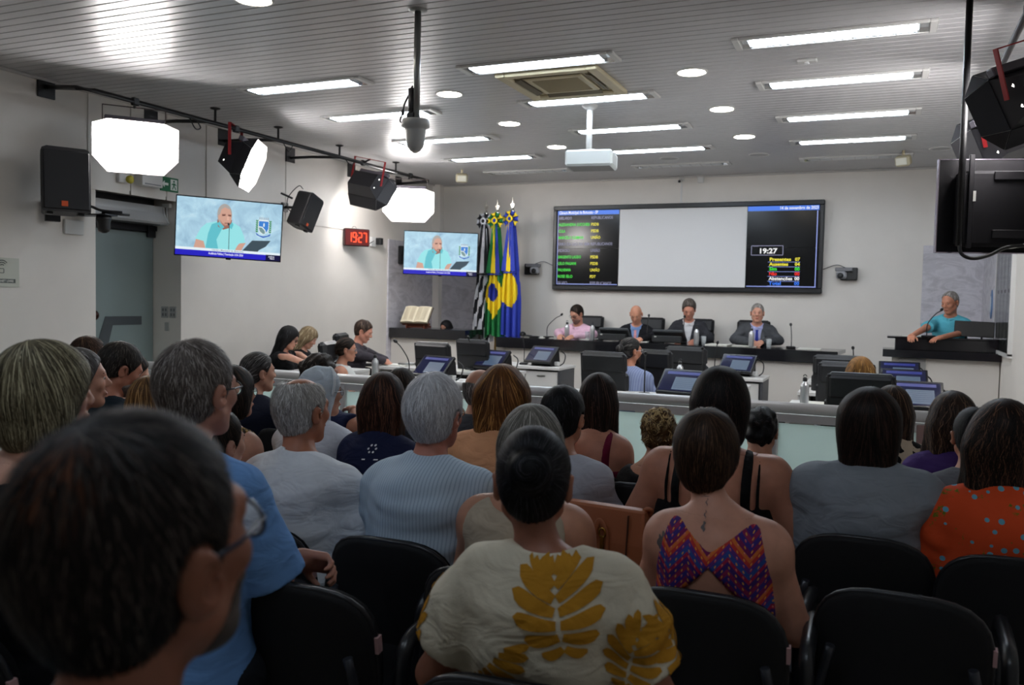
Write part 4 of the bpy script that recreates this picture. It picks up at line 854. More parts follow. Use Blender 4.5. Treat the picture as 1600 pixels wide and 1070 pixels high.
# glass notice case on the right wall
gc = thing('display_case', 'shallow white framed glass case on the right wall beside the lectern', 'display case', (XR,10.4,1.5)); GY0, GY1, GZ0, GZ1 = 9.72,11.0,1.10,2.35
fr = MB(); xx = XR-.02
for s in (GY0,GY1): fr.box((xx,s,(GZ0+GZ1)/2), (.04,.04,GZ1-GZ0))
for s in (GZ0,GZ1): fr.box((xx,(GY0+GY1)/2,s), (.04,GY1-GY0+.04,.04))
fr.build('frame', M_WHITE, gc, world=True); MB().box((XR-.006,(GY0+GY1)/2,(GZ0+GZ1)/2), (.012,GY1-GY0,GZ1-GZ0)).build('back_board', mat('case_board', (150,160,156), .5), gc, world=True)
for i in range(4):
    yy = GY0+.18+i*.29; MB().box((XR-.016,yy,1.80), (.008,.09,1.0), bev=.003).prism([(-.045,1.3),(.045,1.3),(0,1.18)], .008, (XR-.02,yy,0), (0,1,0), (0,0,1)).build('strip', mat('case_strip', (186,196,192), .35), gc, world=True); MB().lathe([(.022,0),(.018,.014),(0,.014)], (XR-.022,yy,1.75), 12, R=roty(-math.pi/2)).build('knob', M_DARK, gc, world=True)
MB().box((XR-.034,(GY0+GY1)/2,(GZ0+GZ1)/2), (.004,GY1-GY0-.02,GZ1-GZ0-.02)).build('glass', mat('clear_glass', (248,252,250), .02, trans=1, ior=1.1), gc, world=True)
cr = thing('wall_plate', 'small oval crest on the marble beside the display case', 'plate', (XR-.024,11.45,1.6)); 
MB().lathe([(.10,0),(.10,.008),(.085,.012),(0,.012)], (XR-.024,11.42,1.62), 24, R=roty(-math.pi/2)@np.diag((1.7,1,1.))).build('plate', mat('crest_blue', (86,116,160), .4), cr, world=True); MB().lathe([(.05,.012),(.05,.016),(0,.016)], (XR-.024,11.42,1.62), 18, R=roty(-math.pi/2)@np.diag((1.9,1,1.))).build('emblem', mat('crest_pale', (206,214,224), .4), cr, world=True)
# ------------------------------------------------------------------ rail with frosted panes
M_ALU = mat('rail_aluminium', (218,219,221), .35, metal=.25); M_PANE = mat('frosted_pane', (232,246,243), .5, spec=.4)
_t = M_PANE.node_tree; _o = [n for n in _t.nodes if n.type == 'OUTPUT_MATERIAL'][0]; _tr = _t.nodes.new('ShaderNodeBsdfTranslucent'); _tr.inputs[0].default_value = srgb(236,250,247)
_mx = _t.nodes.new('ShaderNodeMixShader'); _mx.inputs[0].default_value = .72; _t.links.new(_t.nodes['Principled BSDF'].outputs[0], _mx.inputs[1]); _t.links.new(_tr.outputs[0], _mx.inputs[2]); _t.links.new(_mx.outputs[0], _o.inputs[0])
rl = thing('balustrade', 'white frosted glass balustrade with aluminium handrail across the room', 'balustrade', (-3,5.46,0)); RX1 = .26
MB().tube([(XL+.01,5.46,.93),(RX1,5.46,.93)], .034, 14).build('handrail', M_ALU, rl, world=True)
MB().box(((XL+RX1)/2,5.48,.865), (RX1-XL,.035,.05)).build('top_channel', M_ALU, rl, world=True); MB().box(((XL+RX1)/2,5.48,.06), (RX1-XL,.05,.12)).build('bottom_channel', M_ALU, rl, world=True)
px = [XL+.03]+[-6.2+.0+i*.815 for i in range(0)] + [-6.19,-5.38,-4.57,-3.76,-2.95,-2.14,-1.33,-.60,.235]
for i, x in enumerate(px):
    MB().box((x,5.48,.48), (.05 if i < len(px)-1 else .075,.05,.80), bev=.004).build('post', M_ALU if i < len(px)-1 else mat('post_pink', (158,128,126), .45), rl, world=True)
    if i: MB().box(((x+px[i-1])/2,5.48,.48), (x-px[i-1]-.06,.010,.70)).build('pane', M_PANE, rl, world=True)
# ------------------------------------------------------------------ leather armchairs of the councillors
M_LEATH = mat('black_leather', (27,28,31), .42, spec=.45); t = NT(M_LEATH); t.bump(t.noise(t.obj(), 140, 3), .15, .004)
def leather_chair():
    r = thing('leather_chair', 'x', 'chair', group='black leather armchairs of the chamber'); tl = rotx(.14)
    def pad(c, d, R=None): return MB().box(c, d, R=R, bev=.035)
    pad((0,-.19,.745), (.47,.085,.36), tl).build('backrest', M_LEATH, r); pad((0,-.238,1.0), (.45,.095,.20), tl).build('headrest', M_LEATH, r)
    MB().box((0,-.235,.83), (.44,.02,.52), R=tl, bev=.008).build('back_cover', mat('leather_back', (22,23,26), .5), r)
    pad((0,.05,.47), (.50,.50,.11)).build('seat', M_LEATH, r)
    for s in (-1,1): MB().tube(smooth_path([(s*.26,-.16,.50),(s*.285,-.17,.66),(s*.285,.02,.69),(s*.285,.20,.68),(s*.27,.22,.62),(s*.26,.16,.47)],4), .022, 8).build('armrest', M_BLACK, r)
    MB().tube([(0,.02,.42),(0,.02,.12)], .03, 10).build('column', M_STEEL, r)
    for i in range(5): a = i*2*math.pi/5+.3; MB().tube([(0,.02,.12),(.29*math.cos(a),.02+.29*math.sin(a),.07)], .02, 6).ell((.29*math.cos(a),.02+.29*math.sin(a),.03), .028, seg=8).build('leg', M_BLACK, r)
    return r
lc0 = leather_chair(); used_l = [False]
def place_leather(x, y, deg, label, z=0.0):
    if not used_l[0]:
        used_l[0] = True; lc0['label'] = label; lc0.matrix_basis = Matrix.Translation((x,y,z))@Matrix.Rotation(math.radians(deg),4,'Z'); return lc0
    return copy_thing(lc0, label, (x,y,z), math.radians(deg))
for x, y, dg, lab in ((-4.24,8.05,-8,'leather armchair with empty high back, left block, behind the first touch monitor'),(-4.20,8.93,-10,'leather armchair in the left block nearest the striped flag'),(-2.31,7.75,-6,'empty leather armchair just left of the bearded man in blue grey shirt'),
    (-2.03,8.45,-10,'leather armchair partly hidden behind the bearded man in blue grey shirt'),(-1.88,9.28,-6,'leather armchair in front of the bench plaque'),(-.38,8.85,0,'leather armchair farthest of three in the right block'),(-.27,7.85,0,'leather armchair middle of three in the right block'),(-.13,6.62,0,'leather armchair nearest of three in the right block, with fair-haired sitter'),
    (-5.95,9.0,-72,'leather armchair by the left wall behind the man in dark grey shirt'),(-4.88,7.24,-72,'leather armchair behind the woman in white sleeveless top')): place_leather(x, y, dg, lab)
for i, (x, y, lab) in enumerate(((-4.12,12.15,'leather armchair behind the man in the pink shirt'),(-3.19,12.15,'leather armchair behind the bald man in black suit'),(-2.47,12.12,'leather armchair behind the grey-haired man with open white collar'),(-1.70,12.12,'leather armchair behind the man with the blue tie'))): place_leather(x+.03, y, 180, lab, .24)
# ------------------------------------------------------------------ desks
def desk(x0, x1, y0, y1, label, z_=.75, drawers=None):
    r = thing('desk', label, 'desk', ((x0+x1)/2,(y0+y1)/2,0), group='white councillor desks')
    MB().box(((x0+x1)/2,(y0+y1)/2,z_-.0175), (x1-x0,y1-y0,.035), bev=.004).build('desktop', M_DESK, r, world=True)
    for s in (x0+.02,x1-.02): MB().box((s,(y0+y1)/2,(z_-.035)/2), (.03,y1-y0-.06,z_-.035)).build('side_panel', M_DESK if drawers is None else mat('desk_grey', (70,72,76), .5), r, world=True)
    MB().box(((x0+x1)/2,y1-.06,.45), (x1-x0-.06,.02,.5)).build('modesty_panel', M_DESK, r, world=True)
    if drawers:
        d0, d1 = drawers; MB().box(((d0+d1)/2,(y0+y1)/2+.02,.37), (d1-d0,y1-y0-.12,.66)).build('drawer_case', mat('desk_grey', (70,72,76), .5), r, world=True)
        for i in range(3): dw = MB().box(((d0+d1)/2,y0+.05,.60-.2*i), (d1-d0-.02,.02,.185), bev=.003).build('drawer', M_DESK, r, world=True); MB().box(((d0+d1)/2,y0+.034,.64-.2*i), (.10,.015,.012)).build('handle', M_STEEL, dw, world=True)
    return r
def touch_monitor():
    r = thing('touch_monitor', 'x', 'monitor', group='tilted touch monitors on the desks')
    R = rotx(-.80); c = np.array((0,.02,.135)); mb_ = MB().box(c, (.40,.035,.27), R=R, bev=.006); mb_.build('screen_case', M_BEZ, r)
    n = R@np.array((0,-1.,0)); MB().box(c+n*.0185, (.36,.002,.225), R=R).build('screen', mat('touch_screen', (14,16,28), .10, emit=(48,54,112), power=.20), r)
    MB().box(c+n*.0200+R@np.array((0,0,.085)), (.30,.002,.03), R=R).build('title_bar', emis('touch_title', (50,62,170), .45), r)
    ls = MB(); ls.box(c+n*.0200+R@np.array((.035,0,-.03)), (.20,.002,.14), R=R); ls.build('form', emis('touch_form', (110,134,166), .42), r)
    ls = MB()
    for i in range(6): ls.box(c+n*.0212+R@np.array((.035,0,.025-.02*i)), (.18,.001,.004), R=R)
    ls.build('form_lines', emis('touch_lines', (60,80,110), .7), r)
    MB().prism([(.0,.0),(.20,.0),(.175,.17),(.135,.225),(.10,.20)], .30, (-.15,.0,.005), (0,1,0), (0,0,1)).build('stand', M_BLACK, r)
    MB().tube(smooth_path([(.19,.16,.19),(.24,.18,.14),(.25,.14,.05),(.22,.10,.01)]), .007, 6).build('cable', M_BLACK, r)
    MB().box((.17,.11,.03), (.05,.06,.05), bev=.005).build('power_block', M_WHITE, r)
    return r
tm0 = touch_monitor(); used_t = [False]
def place_monitor(x, y, deg, label, z_=.75, sc=1.0):
    if not used_t[0]: used_t[0] = True; tm0['label'] = label; tm0.matrix_basis = Matrix.Translation((x,y,z_))@Matrix.Rotation(math.radians(deg),4,'Z'); return tm0
    return copy_thing(tm0, label, (x,y,z_), math.radians(deg))
def goose_mic(x, y, deg, label, z_=.75, h=.36, lean=.10, grp='gooseneck desk microphones'):
    r = thing('gooseneck_microphone', label, 'microphone', (x,y,z_), math.radians(deg), grp)
    MB().box((0,0,.012), (.10,.13,.024), bev=.008).build('base', M_BLACK, r); MB().tube(smooth_path([(0,.03,.02),(0,.02,h*.5),(0,-lean*.5,h*.85),(0,-lean,h)]), .0055, 8).build('gooseneck', M_BLACK, r); MB().ell((0,-lean-.012,h+.012), (.017,.017,.026), R=rotx(.9), seg=12).build('capsule', M_BLACK, r)
    return r
M_BOT = mat('bottle_aluminium', (196,198,200), .28, metal=.75)
def bottle0():
    r = thing('water_bottle', 'x', 'bottle', group='aluminium water bottles'); MB().lathe([(0,0),(.031,0),(.034,.006),(.034,.155),(.030,.178),(.016,.192),(.016,.205),(0,.205)], seg=22).build('body', M_BOT, r)
    MB().lathe([(.018,.203),(.018,.228),(.010,.236),(0,.236)], seg=16).build('cap', M_BLACK, r); MB().tube([(.013*math.cos(a),0,.240+.016*math.sin(a)) for a in np.linspace(0,math.pi,8)], .0035, 6).build('carry_loop', M_BLACK, r); return r
bt0 = bottle0(); used_b = [False]
def place_bottle(x, y, z_, label):
    if not used_b[0]: used_b[0] = True; bt0['label'] = label; bt0.matrix_basis = Matrix.Translation((x,y,z_)); return bt0
    return copy_thing(bt0, label, (x,y,z_), 0)
M_GLASS = mat('drinking_glass', (228,234,236), .05); M_GLASS.node_tree.nodes['Principled BSDF'].inputs['Alpha'].default_value = .28
def glass(x, y, z_, label):
    return tag(MB().lathe([(0,0),(.028,0),(.033,.11),(.0305,.11),(.026,.006),(0,.006)], (0,0,0), 20).build('drinking_glass', M_GLASS, loc=(x,y,z_)), label, 'glass', 'drinking glasses')
def papers(x, y, z_, deg, label, w=.21, d=.297, h=.004, m=None):
    return tag(MB().box((0,0,h/2+.0005), (w,d,h), bev=.0008).box((.01,.008,h+.0015), (w*.97,d*.97,.001), R=rotz(.05)).build('papers', m or mat('paper', (222,222,214)), loc=(x,y,z_), R=rotz(math.radians(deg))), label, 'papers', 'papers on desks')
desk(-4.78,-3.74,7.12,7.72,'white desk nearest in the left block'); desk(-4.78,-3.72,8.45,9.02,'white desk middle in the left block'); desk(-4.62,-3.55,9.66,10.24,'white desk with dark drawer pedestal, farthest in the left block', drawers=(-4.02,-3.58))
desk(-2.5,-1.22,7.02,7.58,'white desk nearest in the centre block'); desk(-2.5,-1.2,8.3,8.85,'white desk middle in the centre block'); desk(-2.4,-1.18,9.62,10.2,'white desk with dark drawer pedestal, farthest in the centre block', drawers=(-1.6,-1.22))
desk(-.70,.52,7.12,7.66,'white desk nearest in the right block'); desk(-.72,.52,8.42,8.96,'white desk middle in the right block'); desk(-.74,.50,9.60,10.14,'white desk farthest in the right block')
desk(-5.85,-5.25,7.0,8.15,'white side desk before the two women in black'); desk(-5.42,-4.62,8.55,9.3,'white side desk before the man in dark grey shirt, with papers and bottles')
for x, y, dg, lab in ((-4.03,7.36,-14,'touch monitor on the nearest desk of the left block, behind brown hair'),(-4.0,8.66,-16,'touch monitor on the middle desk of the left block'),(-3.86,9.82,-16,'touch monitor on the farthest desk of the left block with white glare'),(-1.55,7.2,-10,'touch monitor on the nearest desk of the centre block, beside the black-haired woman'),(-1.5,9.86,-12,'touch monitor on the farthest desk of the centre block with folded paper glare'),
    (.17,9.84,2,'touch monitor farthest of three in the right block'),(.19,8.62,2,'touch monitor middle of three in the right block, with light streak'),(.24,7.24,2,'touch monitor nearest of three in the right block')): place_monitor(x, y, dg, lab)
for x, y, dg, lab, z_ in ((-4.32,7.36,-60,'gooseneck microphone beside the nearest left monitor',.75),(-4.28,8.72,10,'gooseneck microphone beside the middle left monitor',.75),(-4.12,9.9,15,'gooseneck microphone beside the farthest left monitor',.75),(-1.88,7.25,15,'gooseneck microphone left of the nearest centre monitor',.75),(-1.62,8.45,10,'gooseneck microphone on the middle centre desk',.75),(-1.75,9.9,20,'gooseneck microphone on the farthest centre desk',.75),(-.28,9.85,-5,'gooseneck microphone rising above the golden hair in the right block',.75)): goose_mic(x, y, dg, lab, z_)
place_bottle(-.56,7.2,.75,'aluminium bottle on the nearest desk of the right block, left of the armchair'); place_bottle(-1.83,8.42,.75,'aluminium bottle on the middle centre desk beside a glass'); place_bottle(-5.13,9.15,.75,'aluminium bottle with dark neck on the left side desk, farther'); place_bottle(-4.78,9.1,.75,'aluminium bottle on the left side desk, right one'); place_bottle(-4.58,7.2,.75,'aluminium bottle low behind the rail on the nearest left desk')
glass(-1.70,8.38,.75,'empty drinking glass beside the bottle on the middle centre desk')
hm = thing('handheld_microphone', 'handheld microphone with black foam lying on the left side desk', 'microphone', (-5.0,8.72,.77), math.radians(-70)); MB().tube([(0,-.20,.012),(0,0,.012)], [.012,.017], 10).build('handle', M_STEEL, hm); MB().ell((0,.03,.016), (.034,.034,.036)).build('foam', mat('foam_black', (24,24,26), .95), hm)
papers(-5.25,8.75,.75,80,'stack of papers under the handheld microphone',h=.012); papers(-4.85,8.95,.75,10,'loose sheet beside the bottles on the left side desk'); papers(-5.55,7.5,.75,10,'paper sheet before the woman with glasses in black'); papers(-.45,7.45,.75,5,'paper sheet on the nearest right desk'); papers(-4.36,8.62,.75,10,'paper sheet on the middle left desk'); papers(-2.02,7.22,.75,20,'paper sheet beside the bearded man')
# bench things: local frame of the bench
bm = np.array(bn.matrix_basis)
def onb(x, y): p = bm[:3,:3]@np.array((x,y,0))+bm[:3,3]; return p[0], p[1]
ZB = 1.028
def rear_monitor(x, y, lab, deg=0):
    X_, Y_ = onb(x, y); r = thing('monitor', lab, 'monitor', (X_,Y_,ZB), math.radians(-4.5+deg), 'low dark monitors on the bench'); R = rotx(.95)
    MB().box((0,.06,.10), (.42,.04,.24), R=R, bev=.012).build('casing', mat('monitor_grey', (52,55,58), .5), r); MB().box((0,-.06,.055), (.40,.05,.09), bev=.01).build('rear_base', mat('monitor_dark', (30,32,34), .5), r)
    MB().box((-.15,-.086,.085), (.03,.002,.015)).build('sticker', MATS['sticker'], r)
    for i in range(3): MB().box((.05+.045*i,-.086,.05), (.022,.003,.014)).build('port', M_BLACK, r)
rear_monitor(-.62,.26,'dark monitor seen from behind before the bald man on the bench'); rear_monitor(.14,.26,'dark monitor seen from behind before the man with open white collar')
for x, y, lab in ((-1.30,.22,'aluminium bottle on the bench before the man in pink'),(-.93,.24,'aluminium bottle on the bench left of the first monitor'),(.52,.24,'aluminium bottle on the bench right of the second monitor'),(1.22,.24,'aluminium bottle on the bench before the man with blue tie')): X_, Y_ = onb(x, y); place_bottle(X_, Y_, ZB, lab)
for x, y, lab in ((-1.03,.30,'clear glass on the bench beside the bottle left of the first monitor'),(.60,.30,'clear glass on the bench beside the right of the second monitor'),(1.44,.22,'clear glass on the bench before folded hands with blue tie')): X_, Y_ = onb(x, y); glass(X_, Y_, ZB, lab)
for x, y, dg, lab, w in ((-1.62,.40,0,'papers on the bench before the man in pink',.4),(-1.05,.40,0,'papers on the bench beside the bottle',.25),(-.28,.36,4,'papers on the bench between the two monitors',.24),(.80,.30,-5,'white folder stack on the bench right of the second monitor',.28),(1.12,.36,0,'papers on the bench left of the bottle, before blue tie',.3),(1.90,.36,0,'papers at the right end of the bench',.26)): X_, Y_ = onb(x, y); papers(X_, Y_, ZB, dg, lab, w=w, h=.014 if 'folder' in lab else .006)
for x, y, dg, lab, h, l in ((-1.62,.30,150,'gooseneck microphone leaning to the man in pink',.32,.22),(-.20,.40,190,'gooseneck microphone before the bald man',.34,.2),(.30,.40,190,'gooseneck microphone before the man with open white collar',.34,.2),(1.68,.36,195,'gooseneck microphone at the elbow of the man with blue tie',.28,.05)): X_, Y_ = onb(x, y); goose_mic(X_, Y_, dg, lab, ZB, h, l)
X_, Y_ = onb(-1.97,.22); hm = thing('foam_microphone', 'short microphone with black foam ball at the left end of the bench', 'microphone', (X_,Y_,ZB)); MB().box((.16,0,.012), (.14,.06,.024), bev=.006).tube([(.0,0,.03),(.12,0,.02)], .012, 8).build('base', M_BLACK, hm); MB().ell((-.02,0,.042), (.048,.036,.036)).build('foam', MATS['foam_black'], hm)
# book on the side counter, microphone and laptop at the lectern
bk = thing('open_book', 'large open book on a brown wooden stand on the side counter', 'book', (-6.42,11.22,1.103)); st = MB(); st.box((0,.06,.02), (.34,.16,.03), bev=.005).box((0,.10,.10), (.30,.02,.16), R=rotx(-.5)).box((0,-.02,.06), (.46,.05,.03), R=rotx(.3), bev=.006).box((-.15,.0,.03), (.02,.10,.06)).box((.15,.0,.03), (.02,.10,.06)); st.build('stand', mat('wood_brown', (112,54,34), .45), bk)
Rb = rotx(-.62)
for s in (-1,1):
    n = 8; pg = []
    for i in range(n+1):
        t_ = i/n; pg.append((s*t_*.225, .018*math.sin(math.pi*min(1,t_*1.1))**.7+.012))
    vs = []; 
    for zz in (-.14,.14): vs += [np.array((0,-.01,.20))+Rb@np.array((p[0],-p[1],zz)) for p in pg]+[np.array((0,-.01,.20))+Rb@np.array((p[0],.016,zz)) for p in pg]
    m_ = n+1; fs = [(i,i+1,2*m_+i+1,2*m_+i) for i in range(n)]+[(m_+i,3*m_+i,3*m_+i+1,m_+i+1) for i in range(n)]+[(n,m_+n,3*m_+n,2*m_+n)]+[(i,m_+i,m_+i+1,i+1) for i in range(n)]+[(2*m_+i,2*m_+i+1,3*m_+i+1,3*m_+i) for i in range(n)]
    MB().add(vs, fs, 0, False).build('pages', mat('page_cream', (232,222,196), .7), bk); MB().box(np.array((0,-.01,.20))+Rb@np.array((s*.118,.022,0)), (.236,.008,.30), R=Rb).build('cover', mat('book_cover', (70,50,34), .5), bk)
    q = MB()
    for c_ in (0,1):
        for i in range(18): q.box(np.array((0,-.01,.20))+Rb@np.array((s*(.055+.095*c_),-.0345+.004*c_,.11-.0125*i)), (.075,.001,.003), R=Rb)
    q.build('print_lines', mat('print_pale', (196,184,158), .8), bk)
lm = goose_mic(.46,10.62,142,'gooseneck microphone at the speaker\'s mouth on the lectern',1.233,.30,.20)
lp = thing('laptop_monitor', 'black monitor seen from behind on the right side of the lectern', 'monitor', (.93,10.86,1.20), math.radians(3)); MB().box((0,.0,.135), (.40,.025,.175), R=rotx(-.12)@roty(.03), bev=.006).build('casing', mat('lectern_monitor', (8,8,9), .5), lp); MB().box((0,.03,.02), (.24,.14,.025), bev=.005).tube([(-.08,.02,.02),(-.08,.01,.08)], .010, 6).tube([(.08,.02,.02),(.08,.01,.08)], .010, 6).build('stand', M_BLACK, lp)
papers(.30,10.86,1.233,5,'paper sheet under the speaker\'s hands')
# ------------------------------------------------------------------ chairs of the audience
M_FAB = mat('chair_fabric', (16,16,18), .9, spec=.15); t = NT(M_FAB); t.bump(t.noise(t.obj(), 900, 2), .2, .002); M_SHELL = mat('chair_shell', (30,31,34), .34, spec=.5); M_TUBEB = mat('chair_tube', (52,54,60), .35, metal=.3)
def audience_chair():
    r = thing('auditorium_chair', 'x', 'chair', group='black auditorium chairs of the audience')
    def pad(w, h, d, c, R, n=28, ex=3.0, curve=.04, bulge=.012):
        rim = []; m = MB()
        for i in range(n):
            a = 2*math.pi*i/n; ca, sa = math.cos(a), math.sin(a); rim.append((math.copysign(abs(ca)**(2/ex), ca)*w/2, math.copysign(abs(sa)**(2/ex), sa)*h/2))
        vs = []
        for k, y in ((.0,-d/2-bulge),(.6,-d/2-bulge*.7),(.93,-d/2),(1,-d/4),(1,d/4),(.93,d/2),(.6,d/2+bulge*.7),(.0,d/2+bulge)):
            vs += [np.asarray(c)+R@np.array((x*k, y+curve*((x*k)/(w/2))**2, z_*k)) for x, z_ in rim]
        m.add(vs, [(j*n+i, j*n+(i+1)%n, (j+1)*n+(i+1)%n, (j+1)*n+i) for j in range(7) for i in range(n)], 0, True); return m, rim
    Rb = rotx(.17); cb = (0,-.20,.605)
    m, rim = pad(.43,.40,.040, cb, Rb); m.build('backrest', M_FAB, r)
    m, _ = pad(.436,.406,.014, np.array(cb)+Rb@np.array((0,-.026,0)), Rb, bulge=.002); m.build('back_shell', mat('chair_back_cover', (15,15,17), .85), r)
    MB().tube([np.array(cb)+Rb@np.array((x*1.012, -.018+.04*(x/.215)**2, z_*1.012)) for x, z_ in rim], .0085, 8, closed=True).build('edge_trim', M_SHELL, r)
    Rs = rotx(-math.pi/2); m, _ = pad(.46,.45,.055, (0,.05,.435), rotx(math.pi/2), ex=3.4, curve=.0); m.build('seat', M_FAB, r)
    MB().box((.222,-.19,.66), (.010,.022,.045), R=Rb).build('label', mat('chair_label', (188,150,150), .6), r)
    for s in (-1,1):
        MB().tube(smooth_path([(s*.255,-.13,.42),(s*.262,-.135,.56),(s*.262,-.10,.635),(s*.262,.05,.645),(s*.262,.17,.635),(s*.262,.20,.59),(s*.258,.16,.44)],5), .021, 10, flat=1.25).build('armrest', M_SHELL, r)
        MB().tube(smooth_path([(s*.17,-.255,.64),(s*.20,-.235,.50),(s*.215,-.19,.40),(s*.215,-.05,.37)],4), .013, 8).build('back_tube', M_TUBEB, r)
        MB().box((s*.215,.02,.36), (.04,.34,.04)).build('seat_beam', M_TUBEB, r)
        for e in (-1,1): MB().tube([(s*.215,.02+e*.15,.35),(s*.235,.03+e*.21,.012)], .014, 8).build('leg', M_TUBEB, r)
    return r
ac0 = audience_chair(); used_c = [False]
def place_chair(x, y, deg, label):
    if not used_c[0]: used_c[0] = True; ac0['label'] = label; ac0.matrix_basis = Matrix.Translation((x,y,0))@Matrix.Rotation(math.radians(deg),4,'Z'); return ac0
    return copy_thing(ac0, label, (x,y,0), math.radians(deg))

# ------------------------------------------------------------------ people
Fld.fn = lambda s, g: (s.ops.append(('fn', 0, g, None)), s)[1]
_ev0, _gr0 = Fld.ev, Fld.grid
def _ev(s, P, d0=None):
    d = None
    run = []
    for o in s.ops:
        if o[0] == 'fn':
            f = Fld(); f.ops = run; d = _ev0(f, P, d) if run else (np.full(P.shape[:-1], 1.) if d is None else d); run = []
            d = np.maximum(d, o[2](P))
        else: run.append(o)
    f = Fld(); f.ops = run
    return _ev0(f, P, d)
def _grid(s, lo, hi, vox, out=.04):
    k = [i for i, o in enumerate(s.ops) if o[0] == 'fn']
    if not k: return _gr0(s, lo, hi, vox, out)
    a = Fld(); a.ops = s.ops[:k[0]]; d, lo, vox = _gr0(a, lo, hi, vox, out)
    ax = [lo[i]+vox*np.arange(d.shape[i]) for i in range(3)]
    P = np.stack(np.meshgrid(*ax, indexing='ij'), -1)
    for o in s.ops[k[0]:]:
        if o[0] == 'fn': d = np.maximum(d, o[2](P))
        else:
            f = Fld(); f.ops = [o]
            if o[0] in 'us': v = f.prim(o[2], o[3], P); d = smin(d, v, o[1]) if o[0] == 'u' else -smin(-d, v, o[1])
            else: d = _ev0(f, P, d)
    return d, lo, vox
Fld.ev, Fld.grid = _ev, _grid
def skin_mat(c):
    k = 'skin_%d_%d_%d' % tuple(c)
    if k in MATS: return MATS[k]
    m = mat(k, c, rough=.48, spec=.35, sss=.08); t = NT(m); o = t.obj()
    f = t.noise(o, 22, 4); t.color(t.mix(f, tuple(int(x*.86) for x in c), tuple(min(255, int(x*1.08)) for x in c)))
    t.bump(t.noise(o, 260, 2), .12, .002); return m
def hair_mat():
    if 'hair' in MATS: return MATS['hair']
    m = mat('hair', (60,45,35), rough=.55, spec=.22); t = NT(m)
    a = t.n('ShaderNodeAttribute', attribute_name='tone'); t.color(a.outputs['Color']); return m
def cloth_mat(name, c, rough=.85, weave=900, amt=.12, var=.1):
    if name in MATS: return MATS[name]
    m = mat(name, c, rough=rough, spec=.2); t = NT(m); o = t.obj()
    fold = t.n('ShaderNodeTexNoise', i_Vector=t.mapping(o, (1,1,1.9), (.5,.35,0)), i_Scale=9.0, i_Detail=2, i_Distortion=1.2).outputs['Fac']
    f = t.noise(o, 9, 3); t.color(t.mix(f, tuple(int(x*(1-var)) for x in c), tuple(min(255, int(x*(1+var*.5))) for x in c)))
    t.bump(t.math('ADD', t.math('MULTIPLY', t.noise(o, weave, 1), .04*amt/.12), fold), .42, .030); return m
class Head:
    """head frame: x right, y forward, z up, origin between the ears at eye height"""
    def __init__(s, c, R, hs, fw=1.0): s.c = np.asarray(c, float); s.R = R; s.k = hs; s.fw = fw
    def p(s, q): return s.c+s.R@(np.asarray(q, float)*s.k)
    def E(s, f, c, r, R=None, k=.02, sub=False):
        r = np.full(3, r, float) if np.isscalar(r) else np.asarray(r, float)
        f.ell(s.p(c), r*s.k, s.R if R is None else s.R@R, k*s.k, sub)
    def C(s, f, a, b, ra, rb, k=.02, sub=False): f.cone(s.p(a), s.p(b), ra*s.k, rb*s.k, k*s.k, sub)
def head_field(f, H, female, heavy=1.0, nose=1.0):
    w = heavy
    H.E(f, (0,-.012,.030), (.0755,.096,.088), k=.03)
    H.E(f, (0,.030,-.030), (.058*w,.060,.082), k=.03)
    for s in (-1,1):
        H.C(f, (s*.052*w,.006,-.056), (s*.016,.060,-.098), .020*w, .017, k=.03)
        H.E(f, (s*.041,.062,-.018), .021, k=.02)
    H.E(f, (0,.070,-.097), .0175, k=.02)
    H.C(f, (-.034,.078,.027), (.034,.078,.027), .012 if not female else .009, .012 if not female else .009, k=.02)
    for s in (-1,1): H.E(f, (s*.0315,.099,.009), (.018,.013,.0105), k=.012, sub=True)
    for s in (-1,1): H.E(f, (s*.0315,.0765,.0165), (.0165,.0125,.0070), k=.003); H.E(f, (s*.0315,.0745,-.0015), (.015,.0115,.0045), k=.004)
    H.C(f, (0,.087,.016), (0,(.109 if not female else .1045)*nose,-.020), .0070, .0120 if not female else .0100, k=.012)
    for s in (-1,1): H.E(f, (s*.012,.098,-.026), .0088, k=.008)
    H.E(f, (0,.089,-.056), (.024,.010,.0055), k=.008); H.E(f, (0,.087,-.066), (.021,.010,.0065), k=.008)
    for s in (-1,1):
        R = rotz(-s*.45)@roty(s*.12)
        H.E(f, (s*.0845,-.012,-.008), (.0105,.0215,.0350), R=R, k=.004); H.E(f, (s*.0945,-.004,-.006), (.0085,.0115,.0190), R=R, k=.004, sub=True)
def hand_field(f, W, d, n, side, curl=.6, sc=1.0):
    d = unit(d); n = unit(n-d*np.dot(n, d)); s = np.cross(d, n)*side
    R = np.stack([s, d, n], 1)
    f.box(W+d*.050*sc, np.array((.041,.048,.0145))*sc, .013, R, k=.01)
    f.cone(W-d*.03, W+d*.02, .026*sc, .027*sc, k=.02)
    for i, (o, L) in enumerate(((.030,.070),(.010,.079),(-.010,.073),(-.029,.057))):
        p = W+(d*.090+s*o)*sc; a = curl*(.55+.12*i)
        for j, q in enumerate((.46,.31,.25)):
            e = p+(d*math.cos(a)+n*math.sin(a)+s*o*.6)*L*q*sc; f.cone(p, e, (.0090-.0008*j)*sc, (.0084-.0008*j)*sc, k=.004); p = e; a += curl*(.9 if j == 0 else .7)
    p = W+(d*.024+s*.034)*sc; q = p+unit(s*.75+d*.75+n*.45)*.040*sc; f.cone(p, q, .0125*sc, .0105*sc, k=.012)
    f.cone(q, q+unit(s*.25+d*.9+n*.55)*.032*sc, .0105*sc, .008*sc, k=.003)
HAIR_Z = .118
